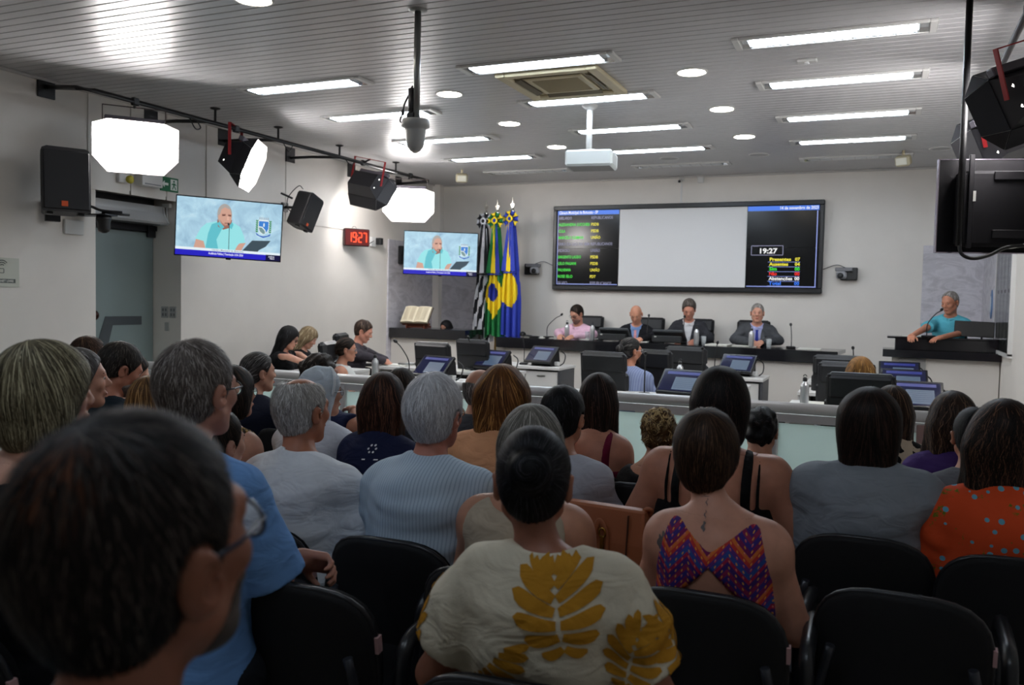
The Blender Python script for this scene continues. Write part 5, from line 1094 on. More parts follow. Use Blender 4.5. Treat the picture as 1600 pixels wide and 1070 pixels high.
def hair_field(style, a):
    """in the head frame, metres for a head 0.235 m tall; returns field, bounds, flow"""
    f = Fld(); t = a.get('t', .012)
    cr = np.array((.0755,.096,.088))
    crown = np.array((a.get('cx', 0.), -.055, .115)); flow = lambda P: unit_rows((P-crown)*np.array((1,1,1.2))+np.array((0,.0,-.03)))
    lo, hi = (-.13,-.15,-.14), (.13,.13,.16)
    def ears():
        for s in (-1,1): f.ell((s*.090,-.004,-.014), (.034,.032,.044), k=.008, sub=True)
    def front(y=.050, z=.060, tilt=.9):
        # forehead line to sideburn
        f.cut((0,1,-tilt), (0,y,z), .012)
    def below(z0=-.035, slope=.62):
        f.cut((0,-slope*.9,-1) if False else (0,slope,-1.0), (0,0,0), 0) if False else None
        n = np.array((0., .55, -1.)); f.cut(n, (0,.03,-.025+a.get('low', 0)), .01)
    if style == 'short':
        f.ell((0,-.014-t*.55,.032+t*.1), cr+np.array((t*.75,t,t*a.get('top',1.2)))); f.ell((0,-.045,-.02), (.066,.058,.075), k=.03)
        front(a.get('fy',.066), a.get('fz',.072), a.get('ft',.5)); below(); ears()
        if a.get('maxz'): f.cut((0,.30,1), (0,-.05,a['maxz']), .012)
        if a.get('bald'):
            for b in a['bald']: f.ell(b[0], b[1], k=.015, sub=True)
    elif style == 'crop':      # fuller woman's short cut, low on the nape
        f.ell((0,-.016,.034), cr+np.array((t,t*1.2,t*1.1))); f.ell((0,-.050,-.035), (.070,.058,.080), k=.04)
        for s in (-1,1): f.ell((s*.062,.01,-.012), (.026,.040,.052), k=.03)
        front(.058,.056,.75); f.cut((0,.5,-1), (0,-.02,-.075), .015)
    elif style == 'bob':
        L = a.get('len', .135); W = a.get('w', .108)
        f.ell((0,-.014,.036), cr+t); f.ell((0,-.030,-.020), (W,.098,.125), k=.04)
        f.box((0,-.040,-.055), (W*.93,.078,L-.055), .055, k=.04); f.cut((0,.12,-1), (0,0,-L), .03)
        f.ell((0,.118,-.055), (.066,.105,.118), k=.02, sub=True); f.ell((0,.10,-.17), (.07,.10,.12), k=.02, sub=True)
        lo, hi = (-.16,-.17,-L-.05), (.16,.13,.17); flow = lambda P: unit_rows((P-crown)*np.array((.8,.8,.3))+np.array((0,0,-.06)))
    elif style == 'long':
        L = a.get('len', .34); W = a.get('w', .105)
        f.ell((0,-.016,.036), cr+t); f.ell((0,-.035,-.02), (W,.090,.12), k=.04)
        f.box((a.get('sx',0),-.068,-L*.5), (W*.95,.042,L*.52), .035, k=.05)
        for s in (-1,1): f.cone((s*.076,-.02,-.02), (s*(.085+a.get('flare',0)),-.01,-L*.75), .030, .022, k=.03)
        f.ell((0,.112,-.055), (.072,.110,.122), k=.02, sub=True); f.ell((0,.085,-.22), (.075,.10,.15), k=.02, sub=True)
        lo, hi = (-.19,-.18,-L-.10), (.19,.13,.17); flow = lambda P: unit_rows((P-crown)*np.array((.7,.7,.15))*(P[:,2:3] > -.02)+np.array((0,0,-.09)))
    elif style in ('bun', 'tail', 'tied'):
        f.ell((0,-.014,.032), cr+np.array((t*.7,t,t))); f.ell((0,-.050,-.015), (.066,.055,.072), k=.03); front(.064,.066,.6); below(); ears()
        B = np.array(a.get('at', (0,-.115,.055))); r = a.get('r', .042)
        if style == 'bun':
            f.ell(B, np.array((r,r*.8,r)), k=.012)
        else:
            f.ell(B, (.026,.024,.026), k=.015); P0 = B
            for q, rr in a['tail']: f.cone(P0, q, a.get('tr', .030), rr, k=.02); a['tr'] = rr; P0 = np.array(q, float)
            lo = (-.16,-.24,min(q[2] for q, _ in a['tail'])-.05)
        hi = (.16,.13,.17)
        if style == 'bun': lo = (-.14,-.20,-.14)
        def flow(P):
            d = B-P; far = np.linalg.norm(d, axis=1, keepdims=True) > (r*1.25 if style == 'bun' else .05)
            sw = np.cross(P-B, np.array((0,-1.,.3)))+np.array((0,0,1e-4))
            tl = np.tile(np.array((0,-.02,-1.)), (len(P),1)) if style != 'bun' else sw
            low = (P[:,2:3] < B[2]-.02) & (P[:,1:2] < -.10) if style != 'bun' else ~far
            return unit_rows(np.where(low | ~far, tl, d))
    elif style == 'curly':
        f.ell((0,-.016,.036), cr+t*np.array((1,1.1,1.2))); f.ell((0,-.045,-.01), (.074,.066,.075), k=.03); f.noise(a.get('amp', .009), 95, 3); front(.058,.054,.9); f.cut((0,.5,-1), (0,0,-.062), .01); 
        if a.get('bunch'): f.ell((0,-.05,.105), (.062,.06,.05), k=.02).noise(.006,120,5)
        lo, hi = (-.15,-.16,-.12), (.15,.14,.20); rs = np.random.RandomState(5)
        flow = lambda P: unit_rows(np.stack([np.sin(P[:,1]*110+P[:,2]*60), np.cos(P[:,0]*120+P[:,2]*70), np.sin(P[:,0]*90-P[:,1]*80)], 1))
    return f, lo, hi, flow
def unit_rows(v): return v/np.maximum(np.linalg.norm(v, axis=-1, keepdims=True), 1e-9)
def make_hair(parent, H, style, a, cols, vox, n, seed):
    """cap plus combed strands in one mesh"""
    f, lo, hi, flow = hair_field(style, a); rs = np.random.RandomState(seed)
    V, F = grow(f, lo, hi, vox, 1)
    if not len(V): return None
    c0, c1, c2 = (np.array(srgb(c)[:3]) for c in cols)      # root shade, main, light strands
    fl = flow(V)
    ph = np.sin(V[:,0]*310+V[:,1]*170+2*np.sin(V[:,2]*40))*.5+.5
    mixf = (.45+ph*.35)[:,None]; C = c0*(1-mixf)+c1*mixf
    for tc, tr_, tcol in a.get('thin', ()):
        q = np.clip(1-np.linalg.norm((V-np.array(tc))/np.array(tr_), axis=1), 0, 1); q = (q*q*(3-2*q))[:,None]*.9; C = C*(1-q)+np.array(srgb(tcol)[:3])*q
    parts = [(V, F)]; cols_ = [C]
    if n:
        tri = V[F]; area = np.linalg.norm(np.cross(tri[:,1]-tri[:,0], tri[:,2]-tri[:,0]), axis=1)
        pk = rs.choice(len(F), n, p=area/area.sum()); u = rs.rand(n,2)
        P = tri[pk,0]*((1-u[:,:1])*(1-u[:,1:]))+tri[pk,1]*(u[:,:1]*(1-u[:,1:]))+tri[pk,2]*(u[:,:1]*u[:,1:])+tri[pk,3]*((1-u[:,:1])*u[:,1:])
        seg = a.get('seg', 6); L = a.get('L', .07)*rs.uniform(.6, 1.25, n); wd = a.get('wd', .0022)*rs.uniform(.6, 1.3, n)
        lift0 = rs.uniform(.0005, .0025, n); lift1 = lift0+rs.uniform(0, a.get('fuzz', .004), n)**1
        wav = a.get('wave', 0); php = rs.uniform(0, 6.28, n); rows = []; jit = rs.normal(0, a.get('jit', .16 if style in ('short','curly') else .06), (n,3))
        for i in range(seg+1):
            g = gradient(f, P); lift = lift0+(lift1-lift0)*(i/seg)**2
            P = P-g*(np.clip(f.ev(P), -.02, .02)-lift)[:,None]
            d = flow(P)+jit; d = d-g*(d*g).sum(1, keepdims=True); d = unit_rows(d); sd = np.cross(d, g)
            w = wd*(1-.75*(i/seg)**2) if i else wd*.5
            Q = P+sd*(wav*np.sin(php+i*1.5))[:,None] if wav else P
            rows.append((Q-sd*w[:,None], Q+sd*w[:,None])); P = P+d*(L/seg)[:,None]
        sv = np.stack([np.stack(r, 1) for r in rows], 1)      # n, seg+1, 2, 3
        base = (np.arange(n)*(seg+1)*2)[:,None]; k = np.arange(seg)[None]*2
        SF = np.stack([base+k, base+k+1, base+k+3, base+k+2], -1).reshape(-1,4)
        tone = rs.rand(n)**a.get('gam', 1.3); cs = np.where((tone < .6)[:,None], c0+(c1-c0)*(tone/.6)[:,None], c1+(c2-c1)*((tone-.6)/.4)[:,None])
        if a.get('tip') is not None:
            ct = np.array(srgb(a['tip'])[:3]); z = np.clip((sv.mean(2)[:,:,2]-a['tz'][0])/(a['tz'][1]-a['tz'][0]), 0, 1)[...,None]
            cc = cs[:,None]*(1-z)+ct*z*rs.uniform(.6,1.1,(n,1,1))
        else: cc = np.repeat(cs[:,None], seg+1, 1)
        cc = np.repeat(cc[:,:,None], 2, 2).reshape(-1,3)
        parts.append((sv.reshape(-1,3), SF)); cols_.append(cc)
    V, F = join(parts); V = H.c+(V*H.k)@H.R.T
    o = mesh_np('hair', V, F, hair_mat(), parent, col=np.clip(np.vstack(cols_), 0, 1))
    return o
def decal(parent, name, f, strips, m, lift=.0015, axis=(0,1,0), start=.35, reach=9):
    """flat print: quad strips of (x,z) points laid on the surface of f, seen along axis"""
    Vs = []; Fs = []; ax = np.asarray(axis, float); o = 0
    for rows in strips:
        rows = np.asarray(rows, float); n, k = rows.shape[:2]; q = rows.reshape(-1, rows.shape[-1])
        P = q if q.shape[1] == 3 else np.stack([q[:,0], np.zeros(len(q)), q[:,1]], 1)
        S = P-ax*start; P2, ok = cast(f, S, np.tile(ax, (len(S),1))); ok = ok & (((P2-S)@ax) < start+reach); g = gradient(f, P2)
        Vs.append(P2+g*lift)
        for i in range(n-1):
            for j in range(k-1):
                if ok[[i*k+j, i*k+j+1, (i+1)*k+j+1, (i+1)*k+j]].all(): Fs.append((o+i*k+j, o+i*k+j+1, o+(i+1)*k+j+1, o+(i+1)*k+j))
        o += n*k
    if not Fs: return None
    d_ = mesh_np(name, np.vstack(Vs), np.array(Fs), m, parent)
    if len(strips) > 1: d_['kind'] = 'stuff'
    return d_
def person(label, at, face, body=None, **a):
    """at: world point of the top of the head; face, body: headings in degrees (0 looks to the podium, + turns left)"""
    psi = math.radians(body if body is not None else face); g = a.get
    female = g('female', False); hh = g('hh', .235 if not female else .222); hs = hh/.235
    th = g('hair_t', .012)*hs; seat = g('seat', .45); stand = g('stand', False); zf = g('floor', 0.0)
    nod, roll = math.radians(g('nod', 0)), math.radians(g('roll', 0)); hyaw = math.radians(face)-psi
    Rh = rotz(hyaw)@rotx(-nod)@roty(roll)
    cran = np.array((0,-.012,.030))*hs; ext = math.sqrt(sum((Rh[2,i]*r*hs)**2 for i, r in enumerate((.0755,.096,.088))))
    zc_head = at[2]-th-ext-(Rh@cran)[2]-zf                 # height of head centre above the floor it stands on
    lean = g('lean', .03); sw = g('sw', .205 if not female else .18); w = g('w', 1.0); dp = g('dp', w)
    z7 = zc_head-g('neck', .165)*hs; zh = (seat+.10) if not stand else .92
    fwd = g('headfwd', .045)+.05*max(0, math.sin(nod))
    y7 = lean; hc = np.array((g('shift', 0), y7+fwd, zc_head)); H = Head(hc, Rh, hs)
    tw = hc+Rh@cran; loc = np.array((at[0], at[1], 0))-rotz(psi)@np.array((tw[0], tw[1], 0)); loc[2] = zf
    root = thing('person', label, 'person', loc, psi, g('group'))
    zs = z7-g('drop', .022 if g('top') == 'jacket' else .040 if not female else .032)                                   # shoulder line
    sp = lambda t: np.array((0, lean*t-.022*math.sin(math.pi*t), zh+(z7-zh)*t))
    d = g('vox', .012); sk = skin_mat(g('skin', (190,140,115)))
    T = Fld(); Lt = z7-zh
    T.ell(sp(0)+np.array((0,.01,.0)), (.170*w,.125*dp,.13), k=.05); T.ell(sp(.33)+np.array((0,.012*dp,0)), (.148*w,.112*dp,Lt*.36), k=.06)
    T.ell(sp(.68), (sw*.80,.118*dp,Lt*.36), k=.06)
    T.cone((-(sw-.068),y7-.006,zs-.048),(sw-.068,y7-.006,zs-.048), .060,.060, k=.06)
    if female: 
        for s in (-1,1): T.ell(sp(.58)+np.array((s*.075,.095*dp,-.01)), (.06,.055,.06), k=.04)
    N = Fld(); N.cone((0,y7-.012,z7-.02), hc+Rh@(np.array((0,-.022,-.075))*hs), (.058 if not female else .050)*g('nk',1.), (.054 if not female else .047)*g('nk',1.), k=.03)
    for s in (-1,1): N.cone((s*.026,y7-.014,z7-.004),(s*(sw-.075),y7-.010,zs-.020), .038,.036, k=.045)
    S, Eb, W = {}, {}, {}
    arms = g('arms', {})
    rel = lambda q: (q[0], q[1], zs+q[2]) if q[2] < 0 else q
    for s in (-1,1):
        e, wq = map(rel, arms.get(s, ((sw+.025, y7+.05, zs-.29), (.10, y7+.25, seat+.21))))
        S[s] = np.array((s*(sw-.058), y7-.004, zs-.050)); Eb[s] = np.array((s*e[0], e[1], e[2])); W[s] = np.array((s*wq[0], wq[1], wq[2]))
    for s, (e, wq) in g('arms_w', {}).items():
        iv = rotz(-psi); Eb[s] = iv@(np.array(e)-loc); W[s] = iv@(np.array(wq)-loc)
        for q_ in (Eb[s], W[s]): q_[2] += 0
    ar = g('ar', 1.0)
    A = Fld()
    for s in (-1,1):
        A.ell(S[s]+np.array((s*.004,0,-.012)), (.060*ar,.058*ar,.066*ar), k=.04); A.cone(S[s], Eb[s], .050*ar,.040*ar, k=.03); A.cone(Eb[s], W[s], .041*ar,.027, k=.02)
    B = Fld(); B.ops = list(T.ops); B.cut((0,0,-1),(0,0,seat+.075 if not stand else .93),.02); B.ops += N.ops+A.ops; head_field(B, H, female, g('heavy', 1.0), g('nose', 1.0))
    lo = np.array((-.46,-.36,zh-.16)); hi = np.array((.46,.55,z7+.02)); 
    for s in (-1,1):
        for q in (Eb[s], W[s]): lo = np.minimum(lo, q-.09); hi = np.maximum(hi, q+.09)
    hi[2] = z7+.012; zc = hi[2]
    reach = max(.15, .13*hs+.02); hv = g('hvox', d*.6)
    parts = [grow(B, lo, hi, d), grow(B, (hc[0]-reach, hc[1]-reach-.01, zc-.015-hv*0), (hc[0]+reach, hc[1]+reach+.02, hc[2]+reach), hv)]
    for s in (-1,1):
        hf = Fld(); dv = unit(W[s]-Eb[s]); hd = g('hand', {}).get(s, {})
        dd = unit(np.array(hd['d'])) if 'd' in hd else unit(dv+np.array((0,.3,-.35)))
        nn = np.array(hd.get('n', (-s*.35,0,-1.)))
        hand_field(hf, W[s], dd, nn, s*hd.get('flip', 1), hd.get('curl', .55), .95 if not female else .86)
        parts.append(grow(hf, W[s]-.22, W[s]+.22, g('fvox', min(.0055, d*.6)), 1))
    V, F = join(parts)
    mesh_np('body', V, F, sk, root)
    # eyes, brows, lips
    if g('features', True):
        for s in (-1,1):
            mb = MB(); mb.ell(H.p((s*.0315,.0755,.0075)), .0118*hs, seg=12); mb.build('eye', mat('eye_white', (215,208,200), .25), root)
            mb = MB(); mb.ell(H.p((s*.0315,.0852,.0070)), (.0062*hs,.0035*hs,.0062*hs), R=H.R, seg=10); mb.build('iris', mat('iris', (38,26,20), .2), root)
            mb = MB(); mb.tube([H.p(q) for q in ((s*.014,.0885,.028),(s*.030,.0890,.033),(s*.047,.079,.027))], [.0028*hs,.0034*hs,.0018*hs], 6); mb.build('eyebrow', mat('brow_%d_%d_%d' % tuple(g('brow', (50,38,32))), g('brow', (50,38,32)), .7), root)
        mb = MB(); mb.ell(H.p((0,.0935,-.0605)), (.020*hs,.0065*hs,.0075*hs), R=H.R, seg=12); lc = g('lips', tuple(int(x*q) for x, q in zip(g('skin', (190,140,115)), (.85,.62,.62))))
        mb.build('lips', mat('lips_%d_%d_%d' % tuple(lc), lc, .4), root)
    # beard
    if g('beard'):
        bf = Fld(); head_field(bf, H, female, g('heavy', 1.0)); bf.off(.005)
        bf.cut(H.R@np.array((0,-.55,1.)), H.p((0,.072,-.044)), .01); bf.cut(H.R@np.array((0,-1,0.)), H.p((0,.016,0)), .01)
        bf.ell(H.p((0,.112,-.014)), np.array((.026,.032,.030))*hs, H.R, .004, True); bf.ell(H.p((0,.105,-.061)), np.array((.022,.02,.008))*hs, H.R, .004, True)
        Vb, Fb = grow(bf, hc-.16, hc+.16, hv)
        c = np.array(srgb(g('beard'))[:3]); nz = (np.sin(Vb[:,0]*900+Vb[:,2]*700)*np.sin(Vb[:,1]*800)*.25+.85)[:,None]
        if len(Vb): mesh_np('beard', Vb, Fb, hair_mat(), root, col=c*nz)
    # hair
    if g('hair'):
        st, ha, cols = g('hair'); ha = dict(ha); ha.setdefault('t', g('hair_t', .012))
        make_hair(root, H, st, ha, cols, ha.get('vox', hv*1.1), ha.get('n', 0), int(abs(at[0])*1000)+3)
    # glasses
    if g('glasses'):
        mb = MB(); gc = g('glasses'); r_ = g('rim', .0016)
        for s in (-1,1):
            ring = [H.p((s*.034+.026*math.cos(t), .1015+.001*math.cos(t)-.012*abs(s*.034+.026*math.cos(t))/.06, .004+.0185*math.sin(t))) for t in np.linspace(0, 2*math.pi, 18, endpoint=False)]
            mb.tube(ring, r_*hs, 6, closed=True); mb.tube([H.p((s*.059,.092,.010)), H.p((s*.080,.040,.010)), H.p((s*.0835,-.008,.008)), H.p((s*.082,-.026,-.012))], r_*1.25*hs, 6)
        mb.tube([H.p((-.009,.1015,.010)), H.p((0,.104,.012)), H.p((.009,.1015,.010))], r_*hs, 6)
        fr = mb.build('glasses', mat('frame_%d_%d_%d' % tuple(gc), gc, .3, spec=.6), root)
        lens = MB()
        for s in (-1,1): lens.poly([H.p((s*.034+.025*math.cos(t), .1005-.012*abs(s*.034+.025*math.cos(t))/.06, .004+.0175*math.sin(t))) for t in np.linspace(0, 2*math.pi, 18, endpoint=False)])
        lens.build('lens', mat('lens_glass', (245,250,250), .02, trans=1.0, ior=1.05), fr)
    # top
    tp = g('top', 'tee'); cm = g('cloth'); cv = g('cvox', d); infl = g('infl', .010+.7*g('wrinkle', .0045) if tp != 'jacket' else .018)
    X = Fld(); X.ops = list(T.ops)
    if tp in ('tee','shirt','long','jacket','puff'):
        X.ops += [('u', o[1], o[2], o[3]) for o in N.ops[1:]]
        fr_ = {'tee': .62, 'shirt': .72, 'puff': .55}.get(tp, g('sl', 1.0)); fr_ = g('sl', fr_)
        for s in (-1,1):
            q = Fld(); ax = Eb[s]-S[s]
            q.ell(S[s]+np.array((s*.004,0,-.012)), np.array((.060,.058,.066))*ar, k=.03)
            if fr_ < 1:
                e = S[s]+ax*fr_; q.cone(S[s], S[s]+ax*min(1, fr_+.12), .052*ar, g('flare', .056)*ar, k=.03)
                if tp == 'puff': q.ell(S[s]+ax*.34+np.array((s*.010,0,0)), (.064,.070,.085), k=.04); q.noise(.006, 75, 4)
                q.cut(ax, e, .004)
            else:
                q.cone(S[s], Eb[s], .054*ar, .046*ar, k=.03); q.cone(Eb[s], Eb[s]+(W[s]-Eb[s])*.93, .046*ar, .034, k=.02)
            X.fld(q, .03)
    X.off(infl)
    if g('wrinkle', .0045): X.noise(g('wrinkle', .0045), 26, int(abs(at[0])*977) % 1000, (.45,.6,1.35)); X.noise(g('wrinkle', .0045)*.5, 70, 4, (.5,.7,1.2))
    for o in g('cuts', lambda *q: [])(sp, S, zs, z7, y7): X.fn(o)
    if tp in ('tee','shirt','long','puff','sleeveless'):
        nr = g('neckr', .064)*g('nk', 1.); X.cone((0,y7+.004,z7+.012-g('necklow',0)), (0,y7+.06,z7+.16), nr, nr*1.25, k=.014, sub=True)
        if g('necklow',0): X.ell((0,y7-.02,z7+.02), (nr*1.5,.16,.03+g('necklow',0)), k=.01, sub=True)
    if tp == 'sleeveless':
        for s in (-1,1): X.ell(S[s]+np.array((s*.055,0,.0)), (.060,.10,.115), k=.01, sub=True)
    if tp == 'jacket':
        zb = zs-.36; X.fn(lambda P: np.where((P[...,1] > y7-.02) & (P[...,2] > zb), np.maximum(0, (P[...,2]-zb)*.19-np.abs(P[...,0]))*1.0-.0005, -1.)); X.cone((0,y7+.004,z7+.008),(0,y7+.06,z7+.16), .064,.085, k=.006, sub=True)
    X.cut((0,0,-1), (0,0,seat+(.02 if not stand else .40)), .01)
    Vc, Fc = grow(X, lo-.06, hi+np.array((.06,.06,.06)), cv)
    cn = {'jacket': 'jacket', 'puff': 'blouse', 'sleeveless': 'top'}.get(tp, 'shirt')
    cobj = mesh_np(cn, Vc, Fc, cm, root)
    if tp in ('shirt', 'jacket') and g('collar', True):
        colr = MB(); n_ = 22; pr = ((.0,.0),(.006,.016),(.004,.030),(.013,.026),(.020,.004),(.016,-.006)); ring = []
        cmx = g('collar_mat', cm); nk = .060*g('nk', 1.) if not female else .054
        for i in range(n_):
            t = -math.pi/2+ (i/(n_-1)-.5)*2*math.pi*.94
            for r_, z_ in pr: ring.append((math.cos(t)*(nk+.006+r_), y7+.002+math.sin(t)*(nk+.012+r_)+.012, z7+z_-.012-.030*max(0, math.sin(t))+.012*max(0,-math.sin(t))))
        k = len(pr); colr.add(ring, [(i*k+j, i*k+j+1, (i+1)*k+j+1, (i+1)*k+j) for i in range(n_-1) for j in range(k-1)], 0, True); colr.build('collar', cmx, root)
    if tp == 'jacket':
        Y = Fld(); Y.ops = T.ops+[N.ops[1], N.ops[2]]; Y.off(.006); Y.cone((0,y7+.004,z7+.016),(0,y7+.06,z7+.16), .058,.075, k=.004, sub=True); Y.fn(lambda P: np.abs(P[...,0])-.125); Y.cut((0,0,-1), (0,0,zs-.42)); Y.cut((0,-1,0), (0,y7-.03,0))
        Vs_, Fs_ = grow(Y, lo, hi+.05, d); mesh_np('shirt', Vs_, Fs_, g('shirt_mat'), root)
        if g('tie'):
            st = [[(-.020,z7-.055),(.020,z7-.055)],[(-.013,z7-.085),(.013,z7-.085)]]+[[(-.016-.010*i/6,z7-.09-.26*i/6),(.016+.010*i/6,z7-.09-.26*i/6)] for i in range(7)]
            decal(root, 'tie', Y, [st], g('tie'), .006, axis=(0,-1,0), start=.5)
        for s in (-1,1):
            st = [[(s*(q*.30*(.36)+.004), zb+.36*q) if False else (s*(.19*.34*q), zb+.34*q), (s*(.19*.34*q+.052*math.sin(math.pi*min(1,q*.62+.25))), zb+.34*q+.01)] for q in np.linspace(.02, 1.0, 9)]
            decal(root, 'lapel', X, [st], cm, .005, axis=(0,-1,0), start=.5)
    # legs, shoes
    lm = g('legs', None) or cloth_mat('trousers_dark', (38,40,46))
    Lg = Fld()
    if not stand:
        Lg.ell((0,.015,seat+.095), (.180*w,.140*dp,.115), k=.04); kn = g('knee', .44); kx = g('kx', .11)
        for s in (-1,1): Lg.cone((s*.095*w,.03,seat+.085),(s*kx,kn,seat+.055), .083*w,.066, k=.04); Lg.cone((s*kx,kn,seat+.055),(s*kx,kn-.02,.10), .064,.050, k=.03)
    else:
        kn = .0; kx = .10; Lg.ell((0,.01,.92), (.168*w,.13*dp,.14), k=.04)
        for s in (-1,1): Lg.cone((s*.09,.0,.86),(s*.10,.01,.48), .088*w,.062, k=.04); Lg.cone((s*.10,.01,.48),(s*.10,-.01,.10), .060,.048, k=.03)
    Lg.cut((0,0,-1), (0,0,.09))
    Vl, Fl = grow(Lg, (-.34,-.25,.05), (.34,.62,(seat+.26) if not stand else 1.12), g('lvox', .022)); mesh_np('trousers', Vl, Fl, lm, root)
    for s in (-1,1):
        mb = MB(); mb.ell((s*kx,kn+.06,.045), (.045,.125,.042), seg=12); mb.ell((s*kx,kn-.01,.08), (.04,.05,.05), seg=10); mb.build('shoe', mat('shoe_leather', (28,24,22), .4), root)
    return dict(root=root, X=X, B=B, T=T, H=H, zs=zs, z7=z7, y7=y7, S=S, E=Eb, W=W, sp=sp, cloth=cobj)

# ------------------------------------------------------------------ everyone in the room
DARK, BLACK, BROWN = ((14,11,10),(40,31,26),(82,64,52)), ((9,9,10),(24,23,25),(58,57,62)), ((26,17,12),(62,42,30),(112,80,58))
GREY, WHITE, AUBURN = ((62,58,56),(122,118,115),(182,179,176)), ((168,166,169),(220,220,223),(246,246,248)), ((52,28,14),(112,66,32),(170,112,60))
def q_(d): return dict(vox=.0065, hvox=.0042) if d < 1.2 else dict(vox=.0085, hvox=.0055) if d < 2.7 else dict(vox=.0105, hvox=.0065) if d < 3.6 else dict(vox=.0125, hvox=.0075) if d < 6 else dict(vox=.0135, hvox=.0075)
def hr(style, cols, d, **k):
    n = 4000 if d < 1.2 else 5200 if d < 2.7 else 3400 if d < 3.6 else 1500 if d < 6 else 350
    k.setdefault('n', n); k.setdefault('wd', .0010 if d < 1.2 else .0010 if d < 2.7 else .0014 if d < 3.6 else .0024 if d < 6 else .0045); return (style, k, cols)
SEATED = []
def P(label, at, face, body, d, chair=None, **k):
    kk = q_(d); kk.update(k); r = person(label, at, face, body, **kk); r['chair'] = chair
    if chair: place_chair(r['root'].location.x+k.get('cdx', 0), r['root'].location.y+k.get('cdy', .0), k.get('cdeg', body*.5), chair)
    return r
SK1, SK2, SK3, SK4 = (204,152,128), (186,132,106), (160,106,82), (120,78,60)
C = cloth_mat
def stripes(name, a, b, scale, axis=0, th=.5):
    m = mat(name, a, .85, spec=.2); t = NT(m); o = t.obj(); x = t.xyz(o)[axis]; s = t.math('SINE', t.math('MULTIPLY', x, scale)); t.color(t.mix(t.math('GREATER_THAN', s, th), a, b)); t.bump(t.noise(o, 700, 1), .1, .002); return m
# nearest man, left edge
P('balding man with dark glasses and stubble, nearest, filling the lower left corner', (-0.650,0.596,1.438), -4, 10, .81, hh=.252, nod=-8, roll=4, skin=(150,98,76), hair=hr('short', ((12,9,8),(34,27,24),(92,82,76)), .88, L=.03, fuzz=.005, t=.010, low=-.01, thin=[((.005,-.085,.085), (.062,.06,.06), (150,98,74))], wd=.0009, n=4500), beard=(88,78,72), glasses=(16,20,44), rim=.0019,
    top='tee', cloth=C('teal_tee', (92,140,158)), sw=.215, lean=.10, chair='auditorium chair of the balding man in the lower left corner')
# first row
P('woman with wide streaked grey bob and black top at the left edge', (-1.978,1.537,1.420), -28, 0, 2.2, chair='auditorium chair of the woman with the streaked grey bob', female=True, hh=.232, skin=SK1, hair=hr('bob', ((50,45,34),(120,110,85),(214,204,168)), 2.2, len=.145, w=.102, t=.022, L=.10, gam=1.0), hair_t=.022,
    top='sleeveless', cloth=C('black_knit', (20,20,23)), w=1.15, sw=.19, necklow=.05, neckr=.085)
A3 = P('grey-haired man in light blue shirt with black glasses, hands clasped at his side', (-1.690,1.771,1.422), -3, 6, 2.3, hh=.243, skin=(196,140,120), hair=hr('short', ((70,62,58),(122,112,106),(184,176,170)), 2.3, L=.03, fuzz=.006, t=.014, low=-.005), hair_t=.014, glasses=(14,14,16), rim=.002,
    top='shirt', cloth=C('sky_shirt', (112,156,212)), w=1.2, dp=1.2, sw=.225, sl=.95, flare=.075, arms_w={1:((-1.454,1.817,0.796), (-1.495,1.953,0.810))}, hand={1:dict(d=(.85,.35,-.15), n=(.2,-.75,-.5), curl=.95)})
place_chair((-1.394,1.794,0.800)[0], (-1.394,1.794,0.800)[1]+.235, 4, 'auditorium chair with white label strip right of the man in light blue shirt')
LEAF = P('woman with black bun in cream blouse printed with ochre leaves', (-0.720,1.801,1.263), 21, 10, 1.95, shift=-.045, chair='auditorium chair of the woman in the leaf blouse', female=True, hh=.232, nod=4, skin=(150,98,76), hair=hr('bun', ((8,8,9),(20,20,23),(64,64,70)), 1.95, t=.014, at=(-.006,-.112,.040), r=.046, L=.09, fuzz=.002, n=2600), hair_t=.014,
    top='puff', cloth=None or C('cream_linen', (214,204,182), weave=420, amt=.25), w=1.02, sw=.205, drop=.010, sl=.66, flare=.070, ar=1.05, lean=.02, neckr=.07, cvox=.0075, arms={1:((.265,.0,-.28),(.20,.22,.62)), -1:((.26,.03,-.28),(.14,.25,.64))})
# second row
P('man with bald crown and white fringe in white tee shirt', (-1.925,2.533,1.254), -10, 4, 3.1, shift=-.025, chair='auditorium chair of the man in white tee shirt', skin=(172,112,86), hair=hr('short', ((134,128,122),(188,184,178),(230,228,223)), 3.1, L=.028, t=.012, low=-.01, bald=[((0,.0,.128), (.058,.098,.050))]), hair_t=.004,
    top='tee', cloth=C('white_tee', (224,227,232)), w=1.28, dp=1.3, sw=.225, lean=.06, sl=.88, flare=.074, wrinkle=.008)
P('man with thick white hair in pale striped shirt', (-1.408,2.595,1.289), -4, 4, 2.95, chair='auditorium chair of the man with thick white hair', skin=(186,120,100), hair=hr('short', WHITE, 2.95, L=.06, t=.024, top=1.25, low=-.012, fuzz=.007), hair_t=.024, glasses=(90,80,60), rim=.0014,
    top='shirt', cloth=stripes('striped_shirt', (186,202,216), (160,178,196), 560), w=1.28, dp=1.3, sw=.225, lean=.07, sl=.9, flare=.07, wrinkle=.009)
P('grey-haired woman with bare shoulders hidden behind the black bun', (-0.975,2.419,1.231), 12, 0, 2.62, chair='auditorium chair of the grey-haired woman with bare shoulders', female=True, skin=SK2, hair=hr('bob', ((70,66,60),(132,128,120),(206,200,190)), 2.62, len=.17, w=.098, t=.016, L=.10), hair_t=.016,
    top='sleeveless', cloth=C('sand_top', (176,160,140)), w=1.2, sw=.20, ar=1.25, necklow=.02)
